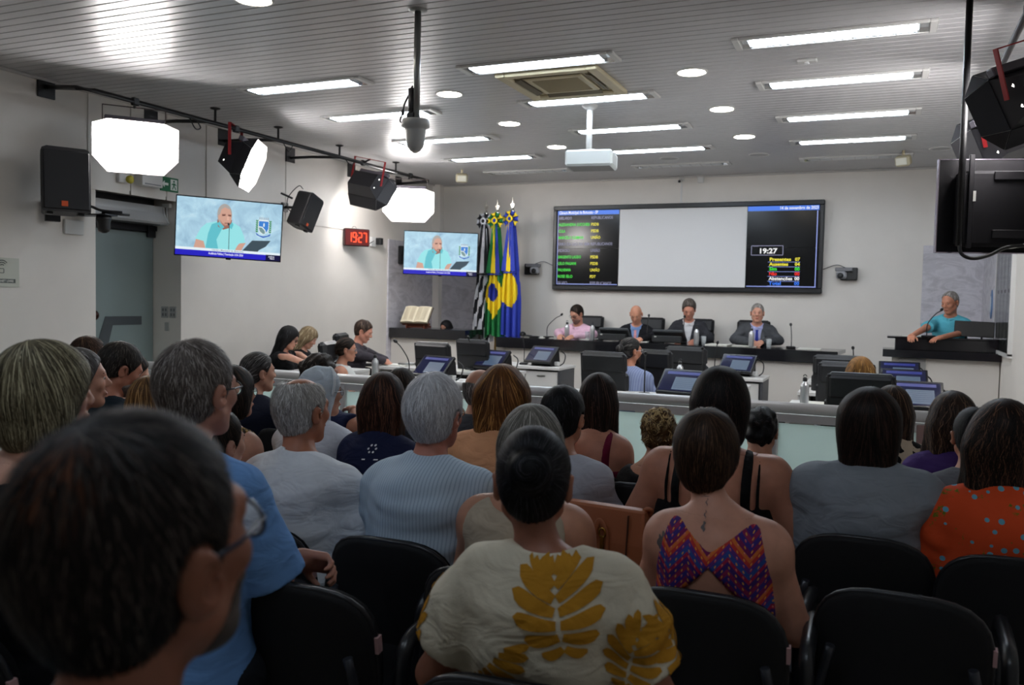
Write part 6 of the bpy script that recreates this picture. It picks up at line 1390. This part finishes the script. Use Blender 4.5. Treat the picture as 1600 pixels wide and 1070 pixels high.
TAT = P('woman with short brown hair in zigzag halter dress with keyhole back', (-0.463,2.511,1.243), 0, 2, 2.5, shift=-.045, chair='auditorium chair of the woman in the zigzag dress', female=True, hh=.228, skin=(196,142,120), hair=hr('crop', ((24,16,12),(56,38,28),(108,78,56)), 2.5, t=.018, L=.06, fuzz=.006), hair_t=.018,
    top='halter', cloth=None or C('zigzag_placeholder', (80,40,90)), w=1.1, sw=.195, ar=1.15, lean=.03, wrinkle=.0, infl=.007,
    cuts=lambda sp, S, zs, z7, y7: [lambda P_: np.where(P_[...,1] < y7+.03, np.maximum.reduce([P_[...,2]-(zs-.045+.73*np.abs(P_[...,0])), (np.abs(P_[...,0])-(.128+.25*(zs+.01-P_[...,2]))), .95*(zs-.085-P_[...,2])-np.abs(P_[...,0])]), np.maximum(np.abs(P_[...,0])-.13, P_[...,2]-(zs+.04)))])
place_chair((0.080,2.445,0.800)[0], (0.080,2.445,0.800)[1]+.235, -2, 'empty auditorium chair at the lower right')
P('person in red shirt mostly hidden behind the man in light blue', (-2.130,2.329,1.146), -10, 0, 3.0, chair='auditorium chair of the person in red', female=True, skin=SK1, hair=hr('short', DARK, 3.0), top='tee', cloth=C('coral_tee', (212,62,66)), w=1.05, sl=.8, n=0)
# third row
P('large woman with dark updo and black strappy top', (-0.559,3.291,1.315), 6, 2, 3.25, chair='auditorium chair of the large woman in black straps', female=True, hh=.235, skin=(186,128,104), hair=hr('tied' if False else 'bob', ((9,7,7),(26,19,18),(64,46,40)), 3.25, len=.165, w=.100, t=.024, L=.12, wave=.004), hair_t=.026,
    top='tank', cloth=C('black_jersey', (14,14,16)), w=1.5, dp=1.4, sw=.25, ar=1.45, neck=.175, arms={1:((.315,.02,-.28),(.20,.27,.66)), -1:((.315,.02,-.28),(.20,.27,.66))},
    cuts=lambda sp, S, zs, z7, y7: [lambda P_: np.minimum(P_[...,2]-(zs-.15), np.maximum(np.minimum(np.abs(np.abs(P_[...,0])-.125)-.016, np.abs(np.abs(P_[...,0])-.165)-.006), P_[...,2]-(zs+.06)))])
P('woman with straight dark hair in light grey tee shirt', (-0.035,3.297,1.265), 0, 0, 3.05, chair='auditorium chair of the woman in light grey tee shirt', female=True, hh=.232, skin=SK2, hair=hr('bob', ((12,8,7),(34,23,19),(70,48,38)), 3.05, len=.205, w=.100, t=.018, L=.14), hair_t=.018,
    top='tee', cloth=C('grey_tee', (138,144,152)), w=1.4, dp=1.35, sw=.232, drop=.02, ar=1.25, sl=.85, neckr=.075, wrinkle=.008)
ORA = P('woman with long dark hair in orange blouse with blue dots at the right edge', (0.382,3.259,1.253), 4, 6, 2.85, chair='auditorium chair of the woman in the orange blouse', female=True, hh=.232, skin=SK2, hair=hr('long', ((14,10,9),(44,30,24),(120,84,62)), 2.85, len=.30, w=.125, t=.022, flare=.04, L=.16, wave=.006), hair_t=.022,
    top='puff', cloth=C('orange_placeholder', (208,82,40)), w=1.2, sw=.205, sl=.75, flare=.07)
P('young man with short black hair in pale grey tee shirt', (-1.222,3.380,1.195), -6, 4, 3.6, chair='auditorium chair of the young man in pale grey tee', skin=SK2, hair=hr('short', BLACK, 3.6, L=.03, t=.016), hair_t=.016, top='tee', cloth=C('pale_grey_tee', (176,178,188)), w=1.1, dp=1.15, sl=.85, flare=.07, lean=.10, wrinkle=.008)
P('woman with full auburn hair in peach top', (-1.520,3.418,1.267), 12, 6, 3.75, chair='auditorium chair of the woman with auburn hair', female=True, hh=.232, skin=SK1, hair=hr('bob', ((56,32,16),(118,74,36),(186,134,74)), 3.75, len=.185, w=.122, t=.028, L=.11, gam=1.0), hair_t=.028, top='tee', cloth=C('peach_top', (222,160,118)), w=1.3, dp=1.2, sw=.22, ar=1.2, sl=.85)
NAVY = P('woman with long dark brown hair in navy tee with white emblem', (-2.076,3.338,1.209), 14, 4, 3.9, chair='auditorium chair of the woman in navy tee with emblem', female=True, skin=SK2, hair=hr('long', ((22,13,10),(56,34,26),(104,66,46)), 3.9, len=.235, w=.108, t=.020, L=.14, wave=.003), hair_t=.02, top='tee', cloth=C('navy_tee', (30,36,66)), w=1.15, sl=.8)
NUN = P('nun in pale veil and white habit with glasses', (-2.464,3.388,1.213), -32, 0, 4.1, chair='auditorium chair of the nun', female=True, skin=SK1, glasses=(70,70,80), top='long', cloth=C('white_habit', (212,214,222)), w=1.25, dp=1.2, sw=.205, sl=1.0, hair_t=.016)
P('curly-haired girl with blond topknot and black top', (-0.898,3.732,1.076), 10, 0, 3.8, chair='auditorium chair of the girl with blond curls', female=True, hh=.19, skin=SK2, hair=hr('curly', ((34,24,16),(92,66,38),(214,184,128)), 3.8, t=.018, L=.035, bunch=True, tip=(216,188,132), tz=(.03,.11), fuzz=.012), hair_t=.018, top='tee', cloth=C('black_top', (17,17,19)), w=.85, sw=.155, ar=.8, necklow=.03, neckr=.075)
P('bearded man in dark tee shirt looking down, by the glass door', (-3.583,3.236,1.291), -28, -10, 4.4, chair='auditorium chair of the bearded man in dark tee', nod=24, skin=(190,128,104), hair=hr('short', ((26,22,20),(54,48,44),(92,85,78)), 4.4, t=.016, L=.03, low=.01), hair_t=.018, beard=(120,112,106), top='tee', cloth=C('dark_teal_tee', (28,38,46)), w=1.15, sw=.215)
P('woman with sleeveless gold patterned top beside the grey-haired man', (-2.712,3.063,1.224), -22, 0, 3.9, chair='auditorium chair of the woman in gold pattern', female=True, skin=SK1, hair=hr('bob', DARK, 3.9, len=.13), glasses=(18,18,20), top='sleeveless', cloth=C('gold_pattern', (132,104,58)))
P('blond-haired person low before the glass door', (-3.057,2.911,1.169), 20, 0, 3.9, chair='auditorium chair of the blond-haired person', female=True, hh=.21, skin=SK1, hair=hr('long', ((60,40,22),(128,92,52),(186,148,94)), 3.9, len=.2, w=.085, L=.12), top='tee', cloth=C('olive_tee', (96,92,70)))
P('grey-haired person in profile between the grey bob and the bearded man', (-3.098,2.574,1.308), -35, 0, 3.6, chair='auditorium chair of the grey-haired person in profile', skin=SK1, hair=hr('short', GREY, 3.6, t=.012), top='tee', cloth=C('slate_tee', (74,80,90)))
# fourth row
P('man with glasses in pale striped shirt at the left wall', (-4.757,4.035,1.254), -38, -10, 5.6, chair='auditorium chair of the man with glasses at the left wall', skin=(202,150,126), hair=hr('short', ((28,20,16),(66,46,36),(104,78,60)), 5.6, t=.014), hair_t=.014, glasses=(40,34,32), top='shirt', cloth=stripes('pale_stripe', (178,190,204), (150,166,188), 300))
P('person with bowed head just right of the bearded man', (-4.178,3.845,1.179), -45, 0, 5.2, chair='auditorium chair of the person beside the bearded man', skin=SK1, nod=20, hair=hr('short', DARK, 5.2), top='tee', cloth=C('ink_tee', (34,38,52)))
P('woman with dark grey hair tied back in navy jacket', (-3.477,4.149,1.203), -28, 0, 5.2, chair='auditorium chair of the woman in navy jacket', female=True, hh=.228, skin=SK1, hair=hr('tail', ((34,32,32),(86,83,82),(150,147,145)), 5.2, at=(0,-.105,-.03), tail=[((0,-.13,-.09),.040),((0,-.10,-.13),.03)], tr=.03, t=.012), hair_t=.012, top='long', cloth=C('navy_jacket', (30,34,50)), w=1.25, sw=.20)
P('man with dark curly hair in navy shirt with folded hands before the nun', (-3.011,4.133,1.213), -30, -14, 5.0, chair='auditorium chair of the man with curly hair', skin=(176,122,98), hair=hr('curly', ((26,22,20),(60,52,48),(120,112,106)), 5.0, t=.014, L=.03, n=500), hair_t=.014, top='tee', cloth=C('navy_shirt', (34,40,74)), sw=.215, arms_w={1:((-2.610,3.981,0.832), (-2.803,4.185,0.896))})
P('dark-haired person glimpsed before the rail monitor', (-2.515,4.235,1.146), 0, 0, 4.9, chair='auditorium chair of the dark-haired person before the monitor', skin=SK2, hh=.22, hair=hr('short', DARK, 4.9, t=.014), top='tee', cloth=C('charcoal_tee', (52,54,60)))
P('man with bald head and grey beard behind the white hair', (-1.977,4.143,1.176), -14, 0, 4.6, chair='auditorium chair of the bald man in dark shirt', hh=.22, skin=(184,132,108), hair=hr('short', GREY, 4.6, t=.010, maxz=.03), hair_t=.002, beard=(120,116,112), top='tee', cloth=C('dark_check', (62,64,70)))
P('woman with very long dark ponytail in burgundy strap top', (-1.237,3.919,1.210), -4, 0, 4.1, chair='auditorium chair of the woman with the long ponytail', female=True, skin=(196,140,118), hair=hr('long', ((14,10,9),(38,27,24),(84,62,54)), 4.1, len=.40, w=.082, t=.012, L=.22), hair_t=.012, glasses=(30,24,24), top='tank', cloth=C('burgundy_top', (112,26,56)), sw=.175,
    cuts=lambda sp, S, zs, z7, y7: [lambda P_: np.minimum(P_[...,2]-(zs-.13), np.maximum(np.abs(np.abs(P_[...,0])-.085)-.016, P_[...,2]-(zs+.05)))])
P('dark head low before the rail, right of the dark updo', (-0.508,4.119,1.073), 0, 0, 4.0, chair='auditorium chair of the dark head before the rail', hh=.2, skin=SK2, hair=hr('curly', BLACK, 4.0, t=.012, L=.03, n=400), top='tee', cloth=C('grey_child_tee', (90,92,96)), sw=.16)
P('woman with brown hair in cream and black printed top', (0.052,4.584,1.170), 6, 0, 4.2, chair='auditorium chair of the woman in cream and black print', female=True, skin=SK1, hair=hr('long', ((24,17,13),(60,44,34),(120,92,70)), 4.2, len=.22, w=.092, L=.13), top='tee', cloth=C('cream_print', (196,180,158)), sw=.19)
P('woman with long wavy brown hair in purple top', (0.291,4.198,1.191), 10, 4, 3.75, chair='auditorium chair of the woman in purple', female=True, skin=SK2, hair=hr('long', ((22,15,12),(58,42,34),(128,98,76)), 3.75, len=.27, w=.105, t=.018, flare=.03, L=.15, wave=.006), hair_t=.018, top='tee', cloth=C('purple_top', (66,44,104)))
P('person with cropped black hair in dark grey shirt at the right', (0.351,3.895,1.157), 4, 0, 3.45, chair='auditorium chair of the person with cropped black hair', hh=.215, skin=SK3, hair=hr('short', ((7,7,8),(16,16,17),(34,34,36)), 3.45, t=.010, L=.02), top='tee', cloth=C('dark_grey_tee', (96,98,104)), sw=.185)
# podium and councillors
P('man in pink shirt with dark hair writing at the left of the bench', (-3.985,11.473,1.505), 158, 176, 12, floor=.24, nod=26, skin=(196,142,118), hair=hr('short', DARK, 12, t=.012), beard=(122,96,84), glasses=(60,52,50), top='shirt', cloth=C('pink_shirt', (226,186,206)), sl=1.0, w=1.15, sw=.225, arms={1:((.27,.10,.86),(.13,.36,.83)), -1:((.27,.12,.86),(.08,.40,.83))})
P('bald man in black suit with pink tie reading at the bench', (-3.122,11.466,1.515), 184, 186, 12, floor=.24, nod=34, skin=(210,150,124), top='jacket', cloth=C('black_suit', (26,26,30)), shirt_mat=C('blue_shirt', (128,158,206)), tie=C('pink_tie', (222,158,160)), collar_mat=C('blue_shirt', (128,158,206)), sw=.22, hair_t=.0, arms={1:((.28,.10,.86),(.12,.38,.83)), -1:((.28,.10,.86),(.12,.38,.83))})
P('man with grey-brown hair, dark suit and open white collar at the bench', (-2.406,11.509,1.616), 190, 190, 12, floor=.24, nod=30, skin=(206,144,122), hair=hr('short', ((52,46,42),(92,84,78),(134,126,120)), 12, t=.022, fy=.058, fz=.085), hair_t=.022, top='jacket', cloth=C('dark_suit', (50,51,56)), shirt_mat=C('white_shirt', (222,222,226)), collar_mat=C('white_shirt', (222,222,226)), sw=.22, arms={1:((.28,.08,.86),(.16,.34,.84)), -1:((.28,.10,.86),(.10,.38,.83))})
P('grey-haired man in grey suit with blue tie at the right of the bench', (-1.514,11.511,1.575), 186, 190, 12, floor=.24, nod=4, skin=(206,150,128), hair=hr('short', ((96,92,88),(150,145,140),(196,192,186)), 12, t=.006), hair_t=.006, top='jacket', cloth=C('grey_suit', (72,74,78)), shirt_mat=C('lilac_shirt', (178,182,224)), tie=C('blue_tie', (44,56,140)), collar_mat=C('lilac_shirt', (178,182,224)), sw=.235, w=1.1, arms={1:((.275,.10,.86),(.07,.40,.85)), -1:((.275,.10,.86),(.05,.41,.85))})
P('man in turquoise shirt speaking at the lectern', (0.690,11.111,1.759), 146, 166, 9.9, stand=True, hh=.24, nod=18, skin=(196,134,108), hair=hr('short', ((96,90,86),(150,145,141),(200,196,192)), 9.9, t=.006, fy=.050, fz=.09), hair_t=.006, top='shirt', cloth=C('turquoise_shirt', (92,178,196)), collar_mat=C('turquoise_shirt', (92,178,196)), w=1.25, dp=1.2, sw=.215, sl=.85, flare=.058, hvox=.0065,
    arms_w={1:((0.442,10.817,1.336), (0.283,10.416,1.247)), -1:((0.851,10.992,1.294), (0.579,10.511,1.241))}, hand={1:dict(d=(-.2,1,-.25), n=(0,0,-1), curl=.25), -1:dict(d=(.5,1,-.2), n=(0,0,-1), curl=.35)})
P('bearded man with hair knot and glasses in blue grey shirt between armchairs', (-2.163,7.774,1.227), -42, -6, 7.7, skin=(180,124,98), hair=hr('bun', ((14,13,13),(40,38,38),(104,100,98)), 7.7, at=(0,-.125,.02), r=.042, t=.012), hair_t=.012, beard=(40,28,22), glasses=(200,200,205), top='shirt', cloth=stripes('denim_stripe', (134,146,178), (112,124,160), 340), sl=1.0, w=1.15, sw=.22, lean=.12)
P('woman with golden hair in the nearest right armchair', (-0.147,6.845,1.187), 10, 0, 6.3, female=True, skin=SK1, hair=hr('bob', ((78,52,24),(150,106,52),(206,164,98)), 6.3, len=.15), top='long', cloth=C('white_blouse', (216,214,214)), sl=1.0, lean=.12)
P('woman with long black hair and glasses in black dress at the left side desk', (-5.912,7.569,1.221), -66, -70, 9.3, female=True, nod=22, skin=(206,154,132), hair=hr('long', BLACK, 9.3, len=.28, w=.105, t=.02), hair_t=.02, glasses=(20,20,24), top='tee', cloth=C('black_dress', (20,20,23)), w=1.15, arms={1:((.22,.10,.92),(.04,.36,.80)), -1:((.22,.10,.92),(.06,.36,.80))})
P('woman with blond grey hair bowed behind the woman with long black hair', (-6.114,8.190,1.196), -70, -70, 9.9, female=True, nod=32, skin=(206,154,132), hair=hr('long', ((88,74,54),(150,130,100),(196,180,150)), 9.9, len=.22, w=.10, t=.018), hair_t=.018, top='tee', cloth=MATS['black_dress'])
P('man in dark grey shirt reading at the left side desk', (-5.642,8.617,1.278), -74, -66, 10, nod=24, skin=(206,146,124), hair=hr('short', ((34,26,22),(72,56,48),(110,92,80)), 10, t=.014), hair_t=.014, top='shirt', cloth=C('dark_grey_shirt', (66,62,68)), sl=1.0, w=1.25, dp=1.25, sw=.23, lean=.10, arms={1:((.26,.16,.88),(.08,.42,.80)), -1:((.26,.16,.88),(.08,.42,.80))})
P('woman with dark hair tied back and glasses in white sleeveless top', (-4.996,7.307,1.138), -58, -60, 8.7, female=True, nod=6, skin=(196,140,116), hair=hr('bun', DARK, 8.7, at=(0,-.115,-.02), r=.042, t=.014), hair_t=.014, glasses=(150,140,140), top='sleeveless', cloth=C('white_sleeveless', (214,216,214)), w=1.2, ar=1.25, sw=.19)
P('woman with black hair peering over the side counter', (-6.322,11.974,1.215), 172, 180, 12.7, female=True, nod=6, skin=(200,146,124), hair=hr('long', BLACK, 12.7, len=.2, w=.095), top='tee', cloth=MATS['black_dress'])

# ------------------------------------------------------------------ prints, veil, bag
def to_local(r, w):
    M = np.array(r['root'].matrix_basis); return (np.array(w)-M[:3,3])@M[:3,:3]
M_OCH = cloth_mat('ochre_print', (186,132,38), weave=420, amt=.2)
def leaf_strips(c, size, rot=0.0, n=7, seed=1, full=True):
    """split leaf: banana-shaped lobes left and right of a bent midrib, in x,z"""
    out = []; cs, sn = math.cos(rot), math.sin(rot)
    def T(p): return (c[0]+size*(p[0]*cs-p[1]*sn), c[1]+size*(p[0]*sn+p[1]*cs))
    Mr = lambda t: np.array((.10-.22*t+.10*t*t, -.42+.90*t))
    for sd in (-1,1):
        for i in range(n):
            t = .05+.80*i/(n-1); ang = math.radians(128-100*(i/(n-1))**.85); L = (.30,.42,.50,.52,.48,.42,.34)[i]
            m = Mr(t); dv = np.array((sd*math.sin(ang), math.cos(ang))); nv = np.array((sd*dv[1]*sd, -dv[0])); up = np.array((0,1.)); rows = []
            w0 = (.046,.054,.058,.058,.056,.052,.046)[i]
            for s in np.linspace(.05, 1, 10):
                p = m+dv*s*L+up*(.10*s*s); hw = w0*1.75*(.40+.74*s)*math.sqrt(max(0, 1-s**4))+.003; q = np.array((-dv[1], dv[0]))*(1 if sd > 0 else -1)
                rows.append([T(p-q*hw), T(p-q*hw*.33), T(p+q*hw*.33), T(p+q*hw)])
            out.append(rows)
    return out
c = to_local(LEAF, (-0.618,1.728,0.924))
decal(LEAF['root'], 'leaf_print', LEAF['X'], leaf_strips((c[0], c[2]-.018), .188, .10), M_OCH, .002)
c = to_local(LEAF, (-0.748,1.656,0.838)); decal(LEAF['root'], 'leaf_print', LEAF['X'], leaf_strips((c[0], c[2]-.05), .14, -.9)[7:], M_OCH, .002)
c = to_local(LEAF, (-0.455,1.781,0.810)); decal(LEAF['root'], 'leaf_print', LEAF['X'], leaf_strips((c[0]-.015, c[2]), .13, -.35), M_OCH, .002)
for s in (-1,1):
    S_, E_ = LEAF['S'][s], LEAF['E'][s]; m_ = S_+(E_-S_)*.42
    st = [[[(m_[0], q[0], q[1]) for q in row] for row in strip] for strip in leaf_strips((m_[1]+.01, m_[2]), .15, s*.5)]
    decal(LEAF['root'], 'sleeve_print', LEAF['X'], st, M_OCH, .002, axis=(-s,.15,0), start=.16, reach=.0)
# necklace and earrings
mb = MB(); zz = LEAF['z7']; mb.tube([(.068*math.cos(a), LEAF['y7']+.004+.072*math.sin(a), zz+.002+.02*-math.sin(a)) for a in np.linspace(math.pi, 2*math.pi, 16)], .0022, 6); mb.build('necklace', mat('gold_chain', (150,112,58), .3, metal=.8), LEAF['root'])
# zigzag dress
m = MATS['zigzag_placeholder']; t = NT(m); o = t.obj(); x, y, z_ = t.xyz(o)
u = t.math('PINGPONG', t.math('ADD', x, .5), .055); v = t.math('FRACT', t.math('DIVIDE', t.math('ADD', z_, t.math('MULTIPLY', u, 1.15)), .14))
base = t.ramp(v, [(0,(60,36,104)),(.13,(150,32,66)),(.22,(44,70,140)),(.34,(86,44,120)),(.45,(176,52,48)),(.55,(196,104,46)),(.64,(110,30,80)),(.76,(52,42,118)),(.88,(128,36,76))], 'CONSTANT')
du = t.math('SUBTRACT', t.math('FRACT', t.math('MULTIPLY', t.math('ADD', x, .5), 55)), .5); dv = t.math('SUBTRACT', t.math('FRACT', t.math('MULTIPLY', v, 9)), .5)
r2 = t.math('ADD', t.math('MULTIPLY', du, du), t.math('MULTIPLY', t.math('MULTIPLY', dv, dv), .45)); dot = t.math('LESS_THAN', r2, .017)
dc = t.ramp(t.math('FRACT', t.math('MULTIPLY', v, 4.5)), [(0,(214,150,70)),(.35,(78,150,160)),(.6,(206,90,96)),(.8,(228,190,150))], 'CONSTANT'); t.color(t.mix(dot, base, dc)); t.bump(t.noise(o, 700, 1), .1, .002)
# tattoos
M_TAT = mat('tattoo_ink', (92,84,84), .6)
def blot(r, w, pts, ax=(0,1,0)):
    c = to_local(r, w); st = []
    for (x0, z0, x1, z1, wd) in pts:
        rows = []
        for k in np.linspace(0, 1, 6):
            a = wd*(.3+math.sin(math.pi*k)); px_, pz_ = x0+(x1-x0)*k+.003*math.sin(k*9), z0+(z1-z0)*k; rows.append([(c[0]+px_-a, c[2]+pz_-a*.4), (c[0]+px_+a, c[2]+pz_+a*.4)])
        st.append(rows)
    decal(r['root'], 'tattoo', r['B'], st, M_TAT, .0012, axis=ax)
blot(TAT, (-0.447,2.450,1.003), [(-.012,0,.012,.003,.0022),(-.006,.004,.004,.006,.0016)]); blot(TAT, (-0.440,2.429,0.951), [(0,.05,.001,.03,.0012),(.0,.02,.001,.0,.0012),(0,-.005,.003,-.028,.004)])
blot(TAT, (-0.554,2.397,0.872), [(0,.03,.004,-.03,.007),(-.010,.02,-.006,-.02,.005),(.009,.015,.008,-.028,.005),(.002,-.03,-.004,-.045,.004)])
# orange blouse
m = MATS['orange_placeholder']; t = NT(m); o = t.obj(); vo = t.n('ShaderNodeTexVoronoi', i_Vector=t.mapping(o, (1,.5,1)), i_Scale=25.0); vo.inputs['Randomness'].default_value = .55
d1 = t.math('LESS_THAN', vo.outputs['Distance'], .22); g_ = t.math('GREATER_THAN', t.noise(o, 14, 4, .7), .60); leafy = t.math('MULTIPLY', g_, t.math('GREATER_THAN', t.noise(o, 120, 2), .47))
t.color(t.mix(d1, t.mix(leafy, (214,78,38), (112,112,34)), (104,168,190))); t.bump(t.noise(o, 60, 2), .2, .006)
m = MATS['cream_print']; t = NT(m); o = t.obj(); t.color(t.mix(t.math('GREATER_THAN', t.noise(o, 16, 2), .54), (200,184,160), (22,20,22)))
m = MATS['gold_pattern']; t = NT(m); o = t.obj(); t.color(t.mix(t.math('GREATER_THAN', t.noise(o, 60, 3), .52), (164,128,66), (44,34,22)))
# nun's veil
H = NUN['H']; f, lo, hi, _ = hair_field('long', dict(len=.20, w=.100, t=.016)); f.noise(.003, 60, 2)
V, F = grow(f, lo, hi, .008); V = H.c+(V*H.k)@H.R.T; mesh_np('veil', V, F, cloth_mat('veil_cloth', (196,206,216)), NUN['root'])
bd = MB(); bd.tube([H.p((x_, y_, z_)) for x_, y_, z_ in [(.094*math.sin(a), .022+.02*math.cos(a), .026+.102*math.cos(a)) for a in np.linspace(-1.9, 1.9, 20)]], .007, 6); bd.build('veil_band', cloth_mat('veil_white', (226,230,234)), NUN['root'])
# emblem on the navy tee
c = to_local(NAVY, (-2.031,3.231,0.889)); st = []
for i in range(6):
    a = i*math.pi/3; x0, z0 = c[0]+.015*math.cos(a), c[2]+.015*math.sin(a); st.append([[(x0+.0045*math.cos(b), z0+.0045*math.sin(b)), (x0, z0)] for b in np.linspace(0, 2*math.pi, 9)])
st.append([[(c[0]-.034, c[2]-.046), (c[0]-.034, c[2]-.041)], [(c[0]+.034, c[2]-.046), (c[0]+.034, c[2]-.041)]])
decal(NAVY['root'], 'emblem', NAVY['X'], st, mat('print_white', (226,228,232), .7), .002)
# brown handbag hung on a chair back
hb = thing('handbag', 'tan leather handbag with flap strap and gold clasp hung behind a chair', 'bag', (-.90,2.99,.53), math.radians(-6)); M_TAN = mat('tan_leather', (158,92,58), .45); t = NT(M_TAN); t.bump(t.noise(t.obj(), 220, 3), .15, .003)
mb = MB(); pr = [(-.165,-.06,0),(.165,-.06,0),(.165,.06,0),(-.165,.06,0)]; lv = ((0,1,1),(.03,1.03,1.05),(.16,.99,.9),(.265,.93,.55),(.272,.90,.35))
vs = []
for z_, kx, ky in lv:
    for x_, y_ in ((-.165,-.05),(-.155,-.06),(.155,-.06),(.165,-.05),(.165,.05),(.155,.06),(-.155,.06),(-.165,.05)): vs.append((x_*kx, y_*ky, z_+(.010*abs(x_)/.165 if z_ > .2 else 0)))
mb.add(vs, [(j*8+i, j*8+(i+1)%8, (j+1)*8+(i+1)%8, (j+1)*8+i) for j in range(4) for i in range(8)]+[tuple(range(8))[::-1], tuple(range(32,40))], 0, False); mb.build('body', M_TAN, hb)
MB().box((.10,-.058,.14), (.003,.012,.25), R=rotx(-.10)).build('seam', mat('seam_dark', (70,38,24), .6), hb)
MB().tube(smooth_path([(-.03,-.066,.02),(-.026,-.064,.16),(-.005,-.062,.235),(.022,-.062,.19),(.026,-.064,.10)]), .010, 8, flat=.4).build('strap', M_TAN, hb)
cl = MB().tube([(.012+.012*math.cos(a), -.072, .195+.018*math.sin(a)) for a in np.linspace(0, 2*math.pi, 12, endpoint=False)], .0035, 6, closed=True).box((.012,-.072,.16), (.016,.006,.05), bev=.002); cl.build('clasp', mat('clasp_gold', (170,132,60), .25, metal=.9), hb)
MB().tube(smooth_path([(.13,0,.26),(.15,.0,.285),(.165,.01,.28),(.155,.02,.26)]), .009, 6).build('handle', M_TAN, hb)
